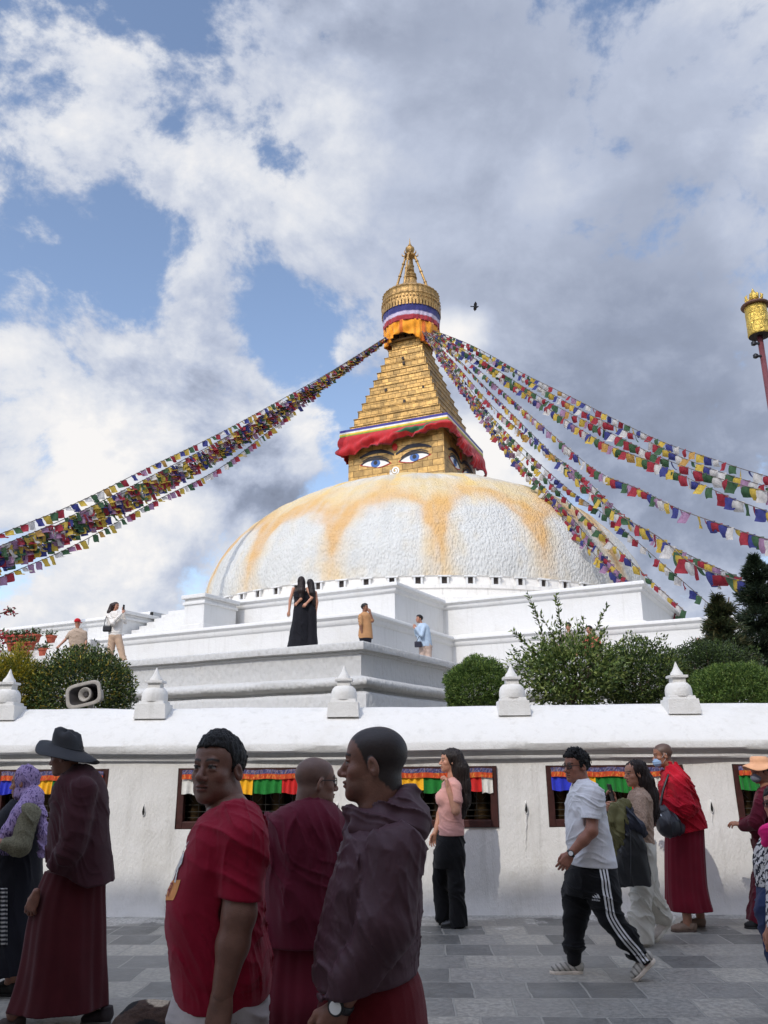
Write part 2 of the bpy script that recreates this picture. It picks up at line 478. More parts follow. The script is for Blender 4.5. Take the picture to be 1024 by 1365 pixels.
# ------------------------------------------------------------------ plaster
def plaster(name, base=(.78, .775, .76), fine=.004, coarse=.012, fs=60, cs=9, streak=.10, attr=None, grime=.08, stretch=(1, 1, 1), vor=0.0, vs=30):
    m = bpy.data.materials.new(name); m.use_nodes = True; t = NT(m.node_tree); b = m.node_tree.nodes['Principled BSDF']
    co = t.new('ShaderNodeTexCoord').outputs['Object']
    st = t.noise(t.mapping(co, (5, 5, .35)), 1.6, 6, .65)
    gr = t.noise(co, 1.1, 8, .65)
    col = t.new('ShaderNodeAttribute', attribute_name=attr).outputs['Color'] if attr else tuple(base)
    g1 = t.mix(t.math('MULTIPLY', t.ramp(st, .5, .75), streak * 4, clamp=True), col, (.42, .40, .36))
    g2 = t.mix(t.math('MULTIPLY', t.ramp(gr, .52, .72), grime * 4, clamp=True), g1, (.55, .52, .46))
    t.link(g2, b.inputs['Base Color']); b.inputs['Roughness'].default_value = .85; b.inputs['Specular IOR Level'].default_value = .25
    mp = t.mapping(co, stretch)
    h = t.math('MULTIPLY', t.noise(mp, fs, 5, .6), fine)
    h = t.math('MULTIPLY_ADD', t.noise(mp, cs, 5, .55), coarse, h)
    if vor:
        vn = t.new('ShaderNodeTexVoronoi'); vn.feature = 'SMOOTH_F1'; vn.inputs['Scale'].default_value = vs; vn.inputs['Smoothness'].default_value = .6
        t.link(t.mapping(mp, (1, 1, .55)), vn.inputs['Vector'])
        h = t.math('MULTIPLY_ADD', vn.outputs['Distance'], -vor, h)
    bp = t.new('ShaderNodeBump'); bp.inputs['Distance'].default_value = 1.0; bp.inputs['Strength'].default_value = 1.0
    t.link(h, bp.inputs['Height']); t.link(bp.outputs[0], b.inputs['Normal'])
    _mats[name] = m
    return m
M_WALL = plaster('wall_whitewash', (.80, .78, .745), .006, .014, 55, 7, .08, grime=.09, stretch=(1, 1, .55))
M_ROOF = plaster('roof_whitewash', (.72, .71, .69), .006, .014, 45, 7, .07, grime=.08)
M_TERR = plaster('terrace_whitewash', (.68, .67, .645), .006, .014, 22, 5, .07, grime=.07)
M_ROUGH = plaster('rough_whitewash', (.52, .515, .50), .010, .014, 18, 5, .05, grime=.05, vor=.025, vs=11)
M_DOME = plaster('dome_limewash', fine=.02, coarse=.03, fs=13, cs=3.5, streak=.02, attr='Col', grime=.02, vor=.055, vs=11)

# ------------------------------------------------------------------ ground and pavement
def sheet(name, x0, x1, y0, y1, z, m):
    return tag(mesh_obj(name, [(x0, y0, z), (x1, y0, z), (x1, y1, z), (x0, y1, z)], [(0, 1, 2, 3)], m), kind='structure')
M_EARTH = mat('bare_earth', (.16, .14, .11), .95, var=.3, vscale=1.5, bump=.02, bscale=20)
sheet('ground', -2500, 2500, -2500, 2500, 0, M_EARTH)
m = bpy.data.materials.new('slate_paving'); m.use_nodes = True; t = NT(m.node_tree); b = m.node_tree.nodes['Principled BSDF']
co = t.new('ShaderNodeTexCoord').outputs['Object']
wob = t.new('ShaderNodeTexNoise'); wob.inputs['Scale'].default_value = 2.5; wob.inputs['Detail'].default_value = 3; t.link(co, wob.inputs['Vector'])
wv = t.new('ShaderNodeVectorMath', operation='MULTIPLY_ADD'); t.link(wob.outputs['Color'], wv.inputs[0]); wv.inputs[1].default_value = (.05, .04, 0); t.link(co, wv.inputs[2])
br = t.new('ShaderNodeTexBrick'); t.link(t.mapping(wv.outputs[0], rot=(0, 0, math.radians(2))), br.inputs['Vector'])
br.inputs['Scale'].default_value = 1.0; br.inputs['Brick Width'].default_value = .39; br.inputs['Row Height'].default_value = .42
br.inputs['Mortar Size'].default_value = .009; br.inputs['Mortar Smooth'].default_value = .3; br.offset = .37; br.offset_frequency = 2; br.squash = 1.0
br.inputs['Color1'].default_value = (0, 0, 0, 1); br.inputs['Color2'].default_value = (1, 1, 1, 1); br.inputs['Mortar'].default_value = (.5, .5, .5, 1)
cr = t.new('ShaderNodeValToRGB'); t.link(br.outputs['Color'], cr.inputs['Fac'])
el = cr.color_ramp.elements; el[0].color = (.135, .130, .118, 1); el[1].color = (.48, .44, .37, 1)
for ps, c in ((.3, (.225, .215, .195)), (.5, (.31, .29, .255)), (.7, (.36, .335, .295))): el.new(ps).color = (*c, 1)
n1 = t.noise(co, 3.0, 8, .68); n2 = t.noise(co, 26, 7, .65)
c1 = t.mix(t.ramp(n1, .40, .72, 0, .42), cr.outputs['Color'], (.36, .35, .32))
c2 = t.mix(t.ramp(n2, .35, .66, .5, 0), c1, (.06, .065, .065))
# splashes of whitewash, more of them near the foot of the wall
sx = t.new('ShaderNodeSeparateXYZ'); t.link(co, sx.inputs[0])
near = t.math('ADD', t.ramp(sx.outputs['Y'], 7.4, 9.25, 0, .13), t.ramp(sx.outputs['Y'], 8.85, 9.3, 0, .16))
sp = t.math('ADD', t.noise(t.mapping(co, (1, 1.6, 1)), 2.3, 9, .72), near)
spf = t.math('MULTIPLY', t.ramp(sp, .655, .76, 0, .85), t.ramp(t.noise(co, 40, 5, .7), .4, .6, .2, 1))
c3 = t.mix(spf, c2, (.62, .60, .56))
c4 = t.mix(t.math('MULTIPLY', br.outputs['Fac'], .75), c3, (.33, .315, .28))
t.link(c4, b.inputs['Base Color'])
t.link(t.ramp(n2, .3, .7, .38, .62), b.inputs['Roughness']); b.inputs['Specular IOR Level'].default_value = .45
h = t.math('MULTIPLY_ADD', br.outputs['Fac'], -.006, t.math('MULTIPLY', n2, .005)); h = t.math('MULTIPLY_ADD', n1, .012, h)
h = t.math('MULTIPLY_ADD', br.outputs['Color'], .004, h)
bp = t.new('ShaderNodeBump'); bp.inputs['Distance'].default_value = 1.0; t.link(h, bp.inputs['Height']); t.link(bp.outputs[0], b.inputs['Normal'])
sheet('pavement', -45, 45, -8, 9.9, .006, m)

# ------------------------------------------------------------------ perimeter wall with prayer wheel windows
WY = math.radians(1.6); W0 = P(512, 1220, 9.36); W0[2] = 0
ws = np.array([math.cos(WY), -math.sin(WY), 0]); wn = np.array([math.sin(WY), math.cos(WY), 0])
def W(s, n, z): return W0 + ws * s + wn * n + np.array([0, 0, z])
def s_at(u, v, n=0.0):
    """distance along the wall of the pixel column u on plane n"""
    d = ray(u, v); p0 = W(0, n, 0); k = ((p0 - CAM) @ wn) / (d @ wn); return (CAM + d * k - p0) @ ws
wall = thing('perimeter_wall', W(0, 0, 0), 'long low whitewashed wall with prayer wheel windows and small stupa finials', 'wall')
Z_SILL, Z_HEAD, Z_TOP = .85, 1.475, 1.63
SPW = 2.0; sC1 = s_at(664, 1060); WW = 1.47
wins = [(sC1 - WW + SPW * k, sC1 + SPW * k) for k in range(-7, 8)]
wins[5] = (wins[5][0], wins[5][1] - .24)
SL, SR = -16.0, 17.0
xs = {SL, SR}
for a, b_ in wins: xs |= {a, b_}
x = SL
while x < SR: xs.add(round(x, 3)); x += .13
xs = sorted(xs); xs = [x for i, x in enumerate(xs) if i == 0 or x - xs[i - 1] > .02 or any(abs(x - a) < 1e-6 or abs(x - b_) < 1e-6 for a, b_ in wins)]
zs = [0, .12, .24, .36, .48, .6, .72, Z_SILL, .97, 1.1, 1.23, 1.36, Z_HEAD, 1.54, Z_TOP]
def inwin(x0, x1, z0, z1):
    return z0 >= Z_SILL - 1e-6 and z1 <= Z_HEAD + 1e-6 and any(x0 >= a - 1e-6 and x1 <= b_ + 1e-6 for a, b_ in wins)
G = np.array([[(x, z) for x in xs] for z in zs]); flat = G.reshape(-1, 2)
dn = fbm(np.stack([flat[:, 0] * .9, flat[:, 1] * 1.3, flat[:, 0] * 0], 1), 3) * .022 + .055 * flat[:, 1] / 1.6 - .03 * np.maximum(0, .12 - flat[:, 1]) / .12
Vw = [W(a, n, z) for (a, z), n in zip(flat, dn)]
nx = len(xs); Fw = []
for j in range(len(zs) - 1):
    for i in range(nx - 1):
        if not inwin(xs[i], xs[i + 1], zs[j], zs[j + 1]): Fw.append((j * nx + i, j * nx + i + 1, (j + 1) * nx + i + 1, (j + 1) * nx + i))
mesh_obj('wall_face', Vw, Fw, M_WALL, wall, smooth=True)
rr = MB()                       # sloping coping, lip and rear of the wall, one continuous section
NS = 260
prof = [(.02, 1.545), (.005, 1.56), (.005, 1.585), (.03, 1.59), (.03, 1.628), (-.045, 1.632), (-.06, 1.65), (-.06, 1.71), (-.04, 1.735), (.12, 1.87), (.40, 2.03), (.62, 2.135), (.70, 2.15), (.80, 2.13), (.84, 2.05), (.84, 0)]
pv = []
for i in range(NS + 1):
    s = SL + (SR - SL) * i / NS
    for k, (n, z) in enumerate(prof):
        j = .012 * float(vnoise(np.array([[s * 1.7, k * 3.1, 0]]))[0]) + .012 * float(vnoise(np.array([[s * .5, k * .2, 5]]))[0])
        pv.append(W(s, n + j * .6, z + (j if k < 14 and z > 1.63 else j * .3)))
kp = len(prof)
rr.add(pv, [(i * kp + k, (i + 1) * kp + k, (i + 1) * kp + k + 1, i * kp + k + 1) for i in range(NS) for k in range(kp - 1)])
rr.build('coping', M_ROOF, wall, auto=40)

M_WOOD = mat('dark_red_wood', (.055, .016, .013), .55, var=.35, vscale=14, bump=.002, bscale=90)
M_DARK = mat('recess_shade', (.012, .011, .010), .9)  # near-black colour stands for the shade inside window niches and drain holes
M_IRON = mat('grille_iron', (.10, .095, .085), .5, metal=.6)
M_BRONZE = mat('dull_bronze', (.06, .037, .016), .45, metal=.8, bump=.004, bscale=60)
CL = dict(blue=(38, 52, 190), white=(225, 222, 215), yellow=(245, 180, 20), green=(16, 120, 38), red=(205, 28, 24))
M_CLOTH = mat('window_cloth', attr='Col', rough=.75, var=.10, vscale=30, bump=.0012, bscale=140, sheen=.2)
def window(a, b_, seq, tilt=0.0):
    """dark niche with frame, wheels, grille and a strip curtain"""
    d = .34
    wb = MB()
    A = lambda s, n, z: W(s, n, z)
    fr = .03
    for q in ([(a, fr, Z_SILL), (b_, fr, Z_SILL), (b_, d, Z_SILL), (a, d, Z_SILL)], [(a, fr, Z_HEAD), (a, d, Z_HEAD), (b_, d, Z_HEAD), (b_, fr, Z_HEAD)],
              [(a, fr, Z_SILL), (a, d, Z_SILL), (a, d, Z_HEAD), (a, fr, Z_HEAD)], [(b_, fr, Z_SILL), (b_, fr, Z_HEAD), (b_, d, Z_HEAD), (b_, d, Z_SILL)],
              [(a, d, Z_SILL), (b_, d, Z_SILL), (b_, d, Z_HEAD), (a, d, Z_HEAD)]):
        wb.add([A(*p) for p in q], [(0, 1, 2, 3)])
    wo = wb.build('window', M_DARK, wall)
    ax = np.stack([ws, wn, np.array([0, 0, 1.])])
    f = MB(); mid = (a + b_) / 2; hz = (Z_SILL + Z_HEAD) / 2; wd = .075
    f.box(A(a + wd / 2, .085, hz), (wd, .10, Z_HEAD - Z_SILL), ax); f.box(A(b_ - wd / 2, .085, hz), (wd, .10, Z_HEAD - Z_SILL), ax)
    f.box(A(mid, .083, Z_SILL + wd / 2), (b_ - a - 2 * wd, .105, wd), ax); f.box(A(mid, .083, Z_HEAD - .02), (b_ - a - 2 * wd, .105, .04), ax)
    bevel(f.build('frame', M_WOOD, wo), .006)
    g = MB()
    for z in (Z_SILL + .17, Z_SILL + .24, Z_SILL + .11): g.tube([A(a + wd, .125, z), A(b_ - wd, .125, z)], .0045, 6)
    n = 9
    for k in range(1, n):
        s = a + wd + (b_ - a - 2 * wd) * k / n
        g.tube([A(s, .132, Z_SILL + wd), A(s, .132, Z_HEAD - .04)], .004, 6)
    for k in range(6):
        s = a + .18 + k * (b_ - a - .36) / 5
        for sg in (-1, 1): g.tube([A(s + sg * (.02 + .045 * math.sin(q * .5)) , .128, Z_SILL + .27 + .022 * q * (1 - .04 * q)) for q in range(6)], .0035, 5)
    g.build('grille', M_IRON, wo, smooth=True)
    for k in range(6):
        s = a + .16 + k * (b_ - a - .32) / 5
        pw = MB(); pw.lathe(A(s, .235, Z_SILL + .02), [(.02, 0), (.085, .02), (.09, .04), (.088, .06), (.084, .2), (.084, .3), (.088, .42), (.09, .45), (.07, .48), (.015, .52)], 18)
        pw.build('prayer_wheel', M_BRONZE, wo, auto=40)
    # curtain: coloured panels, each with its own gathers, under a brocade strip and an orange band
    cb = MB(); cols = []
    def patch(fn, nu, nv, colf):
        o = len(cb.v); cb.grid(fn, nu, nv)
        for q in cb.v[o:]: cols.append(colf(q))
    s0 = a + .05; ln = b_ - a - .10; acc = 0; tot = sum(x[1] for x in seq)
    for ci, (cn, wdt) in enumerate(seq):
        p0 = s0 + ln * acc / tot; p1 = s0 + ln * (acc + wdt) / tot; acc += wdt
        ph = random.uniform(0, 6); fr_ = random.uniform(70, 95); hb = Z_SILL + .36 + random.uniform(-.012, .012); skew = random.uniform(-.02, .02)
        def fn(x, y, p0=p0, p1=p1, ph=ph, fr_=fr_, hb=hb, skew=skew):
            s = p0 + (p1 - p0) * x
            zt = Z_HEAD - .115; z = zt + (hb + skew * x + .006 * math.sin(9 * x + ph) - zt) * y
            nn = .02 + (.004 + .014 * y) * math.sin(fr_ * s + ph + 1.5 * math.sin(13 * s + ph)) - .014 * y
            return W(s, nn + .005, z)
        c = np.array(s2l(CL[cn])); patch(fn, 40, 10, lambda q, c=c: c)
    def band(z0, z1, nn, amp, colf):
        patch(lambda x, y: W(s0 + ln * x, nn + .005 + amp * math.sin(95 * ln * x + 2 * math.sin(20 * x)), z0 + (z1 - z0) * y + .004 * math.sin(30 * x)), 180, 3, colf)
    def brocade(q):
        r = random.random()
        return np.array(s2l((74, 72, 118) if r < .5 else (128, 124, 158) if r < .8 else (150, 124, 116) if r < .9 else (62, 48, 84)))
    band(Z_HEAD - .065, Z_HEAD - .022, .006, .003, brocade)
    band(Z_HEAD - .118, Z_HEAD - .066, .0, .006, lambda q: np.array(s2l((208, 78, 34) if random.random() < .85 else (226, 150, 60))))
    cb.build('curtain', M_CLOTH, wo, smooth=True, colors=np.array(cols))
Bl, Wh, Ye, Gr, Re = 'blue', 'white', 'yellow', 'green', 'red'
seqs = {-2: [(Bl, .38), (Wh, .1), (Ye, .2), (Gr, .24), (Re, .22), (Wh, .2)], -1: [(Wh, .22), (Bl, .26), (Ye, .36), (Gr, .34), (Re, .3)],
        0: [(Bl, .3), (Ye, .34), (Gr, .3), (Re, .34), (Wh, .12)], 1: [(Bl, .28), (Ye, .22), (Gr, .4), (Re, .25), (Wh, .3)], 2: [(Gr, .3), (Re, .25), (Wh, .2), (Bl, .3), (Ye, .3)]}
for k, (a, b_) in enumerate(wins):
    if -3 <= k - 7 <= 3: window(a, b_, seqs.get(k - 7, [(Bl, .3), (Wh, .3), (Re, .3), (Gr, .3), (Ye, .3)]))
for a, b_ in (wins[0], wins[1], wins[2], wins[3], wins[11], wins[12], wins[13], wins[14]):
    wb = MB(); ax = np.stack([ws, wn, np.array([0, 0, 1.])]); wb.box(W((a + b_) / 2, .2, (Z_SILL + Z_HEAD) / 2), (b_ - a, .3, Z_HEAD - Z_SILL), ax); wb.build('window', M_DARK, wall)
# drain holes with the lime drip under them
M_DRIP = plaster('drip_limewash', (.79, .775, .745), .006, .02, 70, 12, .02)
for u in (191, 450, 702, 950, 1204, -66):
    s = s_at(u, 1080); h = MB()
    V = []; nseg = 14
    for rr_, n in ((1.5, .036), (1.25, .008), (1.0, .010), (.9, .013)):
        for j in range(nseg):
            th = 2 * PI * j / nseg; wdt = .014 * (1 - .55 * max(0, math.sin(th))); 
            V.append(W(s + math.cos(th) * wdt * rr_, n, 1.03 + math.sin(th) * (.062 if math.sin(th) > 0 else .038) * rr_))
    F = [(r * nseg + j, r * nseg + (j + 1) % nseg, (r + 1) * nseg + (j + 1) % nseg, (r + 1) * nseg + j) for r in range(3) for j in range(nseg)] + [tuple(range(3 * nseg, 4 * nseg))]
    o = mesh_obj('drain_hole', V, F, [M_DRIP, M_DARK], wall, smooth=True, mat_idx=[0] * nseg * 2 + [1] * (nseg + 1))  # dark centre painted flat for the shade inside the hole
    dr = MB(); zz = np.linspace(.99, .30 + random.random() * .25, 26)
    pts = [W(s - .005 * k * .4 + .004 * math.sin(k * 1.7), .030, z) for k, z in enumerate(zz)]
    dr.tube(pts, [.010 * (1 - k / 30) + .003 * random.random() for k in range(26)], 7); dr.build('lime_drip', M_DRIP, o, smooth=True)
# small stupa finials along the ridge
def finial_mesh(par, base):
    f = MB(); ax = np.stack([ws, wn, np.array([0, 0, 1.])])
    f.box(base + [0, 0, .045], (.37, .34, .17), ax, taper=.93); f.box(base + [0, 0, .148], (.30, .28, .035), ax, taper=.95)
    f.lathe(base, [(.148, .16), (.152, .19), (.15, .24), (.135, .285), (.105, .315), (.06, .325)], 20, ax=ax)
    f.box(base + [0, 0, .345], (.15, .15, .06), ax); f.box(base + [0, 0, .388], (.20, .20, .028), ax)
    f.lathe(base, [(.075, .40), (.07, .43), (.045, .46), (.026, .50), (.012, .54), (.002, .56)], 14, ax=ax)
    o = f.build('finial', M_ROOF, par); bevel(o, .014, 2); o.data.polygons.foreach_set('use_smooth', np.ones(len(o.data.polygons), bool)); o.data.set_sharp_from_angle(angle=math.radians(35)); return o
for u in (4, 203, 458, 685, 910, -240, 1140): finial_mesh(wall, W(s_at(u, 955, .45), .50, 2.06))

bed = MB(); bed.box((0, 0, 0), (1, 1, 1))
b0 = W(0, .86, 0); bd = mesh_obj('planting_bed', [W(-18, .845, .02), W(18, .845, .02), W(18, 6, .02), W(-18, 6, .02), W(-18, .845, 1.95), W(18, .845, 1.95), W(18, 6, 1.95), W(-18, 6, 1.95)],
    [(4, 5, 6, 7), (0, 1, 5, 4), (1, 2, 6, 5), (2, 3, 7, 6), (3, 0, 4, 7)], M_EARTH); tag(bd, kind='structure')
# row of houses behind the viewer: it shades the lane
bh = thing('house_row', (0, -9, 0), 'tall pale houses along the lane opposite the stupa', 'building')
M_BRICK = mat('house_paint', (.62, .56, .48), .9, var=.25, vscale=8)
HB, YB = 15.4, -6.0
q = MB(); q.box((17.4, -11, HB / 2), (55.2, 10, HB)); q.box((-27.6, -11, HB / 2 + .1), (34.8, 10, HB + .2)); q.build('wall', M_BRICK, bh)
q = MB(); q.box((17.5, -10.8, HB + .152), (55.2, 11, .3)); q.box((-27.8, -10.8, HB + .352), (35.2, 11, .3)); q.build('roof', M_WALL, bh)
for i in range(-9, 10):
    for k in range(5):
        q = MB(); q.box((i * 3.2, YB + .02, 2.4 + 3.3 * k), (1.3, .12, 1.7)); q.build('window', M_WOOD, bh)
# ------------------------------------------------------------------ the stupa
RT = math.radians(28)
A0 = np.array([-.56, 19.4]); ex = np.array([math.cos(RT), -math.sin(RT)]); ey = np.array([math.sin(RT), math.cos(RT)])
def T(x, y, z=None):
    q = A0 + ex * x + ey * y
    return q if z is None else np.array([q[0], q[1], z])
SCX, SCY = 2.2, 46.0
stupa = thing('stupa', (SCX, SCY, 0), 'huge white domed stupa with golden stepped tower and painted eyes', 'stupa')
def sweep(mb, pts, prof):
    """profile (outward offset, z) swept along an open polyline of local terrace points; outside is on the right-hand side"""
    pts = [np.array(p, float) for p in pts]; n = len(pts); offs = []
    for i in range(n):
        d0 = pts[i] - pts[i - 1] if i > 0 else pts[1] - pts[0]; d1 = pts[i + 1] - pts[i] if i < n - 1 else d0
        d0 = d0 / np.linalg.norm(d0); d1 = d1 / np.linalg.norm(d1)
        n0 = np.array([d0[1], -d0[0]]); n1 = np.array([d1[1], -d1[0]]); m = n0 + n1; m = m / (m @ n0); offs.append(m)
    V = [T(*(p + o * a), z) for p, o in zip(pts, offs) for (a, z) in prof]; k = len(prof)
    mb.add(V, [(i * k + j, (i + 1) * k + j, (i + 1) * k + j + 1, i * k + j + 1) for i in range(n - 1) for j in range(k - 1)])
def subdiv(pts, st=.5):
    out = []
    for p, q in zip(pts[:-1], pts[1:]):
        p, q = np.array(p, float), np.array(q, float); L = np.linalg.norm(q - p); m = max(1, int(L / st))
        out += [p + (q - p) * i / m for i in range(m)]
    return out + [np.array(pts[-1], float)]
def cornice(z0, z1, c=.16, h=.30, base=.12):
    """wall from z0 to z1 with a foot moulding and a projecting top moulding"""
    return [(base, z0), (base, z0 + .22), (base * .6, z0 + .27), (0, z0 + .30), (0, z1 - h - .16), (c * .35, z1 - h - .12), (c * .45, z1 - h - .05), (c * .45, z1 - h), (c, z1 - h + .06), (c, z1 - .05), (c - .03, z1 - .005), (c - .10, z1)]
def floor_poly(mb, pts, z, back):
    """flat top between the edge polyline and the line y = back"""
    for p, q in zip(pts[:-1], pts[1:]):
        a, b_ = np.array(p, float), np.array(q, float)
        if abs(a[0] - b_[0]) < 1e-6: continue
        mb.add([T(a[0], a[1], z), T(b_[0], b_[1], z), T(b_[0], back, z), T(a[0], back, z)], [(0, 1, 2, 3)])
ZA, ZB, ZC = 4.2, 5.45, 6.98
PA = [(-24, 0), (0, 0), (0, 5.85), (9.3, 5.85), (9.3, 30)]
PB = [(-16.5, 2.8), (-1.4, 2.8), (-1.4, 8.6), (7.6, 8.6), (7.6, 30)]
PC1 = [(-9.0, 6.2), (-2.3, 6.2), (-2.3, 10.0), (4.6, 10.0), (4.6, 30)]
PC2 = [(-24, 6.4), (-12.7, 6.4)]
tA = MB()
profA = [(.30, 0), (.30, 2.95), (.26, 3.02), (.10, 3.06), (.10, 3.10), (.30, 3.16), (.34, 3.24), (.30, 3.34), (.12, 3.40), (.0, 3.42), (.0, 3.92), (.05, 3.95), (.05, 4.0), (.14, 4.02), (.15, 4.16), (.12, 4.2), (.0, 4.2)]
sweep(tA, subdiv(PA), profA); floor_poly(tA, PA, ZA, 12)
for i, p in enumerate(tA.v):                         # hand-laid render is never quite straight
    q = np.array([p]) ; k = .018 if p[2] > 1 else 0
    tA.v[i] = (p[0], p[1], p[2] + k * float(vnoise(q * 1.3)[0]) * (p[2] < 4.195))
tA.build('terrace', M_ROUGH, stupa, auto=50)
tB = MB(); sweep(tB, subdiv(PB, 1.0), cornice(ZA - .02, ZB, .14, .16)); floor_poly(tB, PB, ZB, 16); tB.build('terrace', M_TERR, stupa, auto=50)
tC = MB(); sweep(tC, subdiv(PC1, 1.0), cornice(ZB - .02, ZC, .17, .18)); floor_poly(tC, PC1, ZC, 40)
sweep(tC, subdiv(PC2, 1.0), cornice(ZB - .9, ZC, .17, .18)); floor_poly(tC, PC2, ZC, 40)
tC.add([T(-12.7, 6.4, ZB - .9), T(-12.7, 12, ZB - .9), T(-12.7, 12, ZC), T(-12.7, 6.4, ZC)], [(0, 1, 2, 3)])
tC.add([T(-9.0, 6.2, ZB), T(-9.0, 12, ZB), T(-9.0, 12, ZC), T(-9.0, 6.2, ZC)], [(3, 2, 1, 0)])
tC.build('terrace', M_TERR, stupa, auto=50)
# flight of steps with its piers
axT = np.stack([np.array([*ex, 0]), np.array([*ey, 0]), np.array([0, 0, 1.])])
sp_ = MB(); ns = 8
for i in range(ns):
    z1 = ZB + (ZC - ZB) * (i + 1) / ns; y0 = 4.1 + .36 * i
    sp_.box(T(-10.6, (y0 + 8.4) / 2, (z1 + ZB - .3) / 2 ), (3.1, 8.4 - y0, z1 - ZB + .3), axT)
sp_.build('staircase', M_TERR, stupa)
for x, y, z1, wd in ((-8.75, 5.0, 6.75, .85), (-12.6, 5.3, 6.6, .6)):
    p = MB(); p.box(T(x, y, (z1 + ZB - .3) / 2), (wd, 1.7, z1 - ZB + .3), axT); p.box(T(x, y, z1 + .06), (wd + .18, 1.88, .13), axT); p.box(T(x, y, z1 - .16), (wd + .10, 1.8, .10), axT)
    p.box(T(x, y, ZB + .2), (wd + .14, 1.84, .45), axT)
    bevel(p.build('stair_pier', M_TERR, stupa), .02)
p = MB(); p.box(T(-13.6, 3.4, 4.7), (2.2, 1.2, 1.5), axT); p.box(T(-13.6, 3.4, 5.49), (2.36, 1.36, .1), axT); bevel(p.build('stair_pier', M_TERR, stupa), .02)

# ring with niches, dome
R0, ZR, HD = 12.25, 8.80, 7.72
CEN = np.array([SCX, SCY, 0])
DZ = np.array([0, 0, ZR - 9.04]); rg = MB(); rg.lathe(CEN + DZ, [(R0 + 1.25, 6.5), (R0 + 1.25, 8.0), (R0 + 1.15, 8.08), (R0 + .75, 8.1), (R0 + .72, 8.42), (R0 + .78, 8.46), (R0 + .78, 8.60), (R0 + .45, 8.64), (R0 + .40, 9.0), (R0 + .46, 9.05), (R0 + .1, 9.09), (R0 - .5, 9.09)], 180, cap=False)
ring = rg.build('niche_ring', plaster('ring_limewash', (.74, .71, .66), .01, .03, 20, 4, .14, grime=.12), stupa, auto=40)
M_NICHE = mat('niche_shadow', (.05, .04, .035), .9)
na = MB(); na_dark = MB()
def niche_at(phi):
    a = phi; o = np.array([math.sin(a), -math.cos(a), 0]); s = np.array([math.cos(a), math.sin(a), 0]); ax = np.stack([s, o, np.array([0, 0, 1.])])
    c = CEN + DZ + o * (R0 + .47)
    q = MB()
    q.box(c + s * -.15 + [0, 0, 8.80], (.08, .14, .36), ax); q.box(c + s * .15 + [0, 0, 8.80], (.08, .14, .36), ax)
    q.box(c + [0, 0, 9.0], (.52, .22, .055), ax); q.box(c + o * .02 + [0, 0, 8.645], (.44, .2, .05), ax)
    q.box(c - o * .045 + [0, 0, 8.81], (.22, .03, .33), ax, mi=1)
    return q
proto = None
for k in range(-17, 18):
    phi = math.radians(4.85) * k + .02
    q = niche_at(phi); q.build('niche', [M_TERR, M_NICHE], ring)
th = np.linspace(0, 2 * PI, 721)[:-1]; ph = np.linspace(0, PI / 2, 150)
TH, PH = np.meshgrid(th, ph, indexing='xy')
rad = R0 * np.cos(PH) ** .92; hh = ZR + HD * np.sin(PH)
Vd = np.stack([SCX + rad * np.sin(TH), SCY - rad * np.cos(TH), hh], -1).reshape(-1, 3)
nz = fbm(Vd * .9, 3); nd = Vd - np.array([SCX, SCY, ZR - 3]); nd /= np.linalg.norm(nd, axis=1)[:, None]
Vd += nd * (nz * .05)[:, None]
# saffron poured in lotus-petal arcs: a true stain of the surface
per = math.radians(22.5); pp = ((TH - .012) / per); s = np.abs(2 * (pp - np.floor(pp)) - 1)          # 1 on the petal edge
flatP = np.stack([TH.ravel() * 9, PH.ravel() * 9, 0 * TH.ravel()], 1)
wob = (fbm(flatP * .9, 3) * .05).reshape(TH.shape); wob2 = (.6 * fbm(flatP * np.array([4.5, .8, 1]), 3) + .5 * fbm(flatP * 2.2, 3)).reshape(TH.shape)
e = PH / (PI / 2)                                                                                     # 0 foot .. 1 crown
arch = .35 * np.sqrt(np.clip(1 - s ** 2.6, 0, 1)) + .03 + wob
d1 = e - arch
edge = np.exp(-((1 - s) / .20) ** 2) * (e < .42) * np.clip((.42 - e) / .1, 0, 1) * np.clip(.25 + e * 3, 0, 1) * (1 + .3 * wob2)
line = np.where(d1 > 0, np.exp(-(d1 / .075) ** 2), np.exp(-(d1 / .05) ** 2)) * np.clip((e - .05) / .2, 0, 1) * np.clip(1 - (e - .50) / .15, 0, 1)
pp2 = pp + .5; s2 = np.abs(2 * (pp2 - np.floor(pp2)) - 1)
arch2 = .50 + .20 * np.sqrt(np.clip(1 - s2 ** 2.4, 0, 1)) + wob
d2 = e - arch2; line2 = np.where(d2 > 0, np.exp(-(d2 / .07) ** 2), np.exp(-(d2 / .03) ** 2)) * .95
edge2 = np.exp(-((1 - s2) / .12) ** 2) * ((e > .45) & (e < .7)) * .6
wash = np.clip(.80 * np.exp(-((e - .45) / .11) ** 2) + .40 * np.exp(-((e - .72) / .12) ** 2) + .40 * np.exp(-((1 - s) / .42) ** 2) * (e < .45) + .14 * wob2 - .05, 0, .62)
orange = np.clip(edge * 1.0 + line * .85, 0, 1) * np.clip(.95 + .22 * wob2, .5, 1.15); yellow = np.clip(wash + line2 + edge2, 0, .85) * np.clip(.95 + .3 * wob2, 0, 1.1)
white = np.array((.56, .553, .52)); oc = np.array(s2l((200, 146, 68))); yc = np.array(s2l((212, 182, 116)))
gray = np.clip(.22 + .5 * fbm(flatP * np.array([5.0, .5, 1]), 3).reshape(TH.shape), 0, .8) * np.clip(.35 + 1.3 * (e - .2), .3, 1)
Cd = white * (1 - gray[..., None] * .35)
Cd = Cd * (1 - yellow[..., None]) + yc * yellow[..., None]; o3 = np.clip(orange * .66, 0, .68)[..., None]; Cd = Cd * (1 - o3) + oc * o3
n = 720
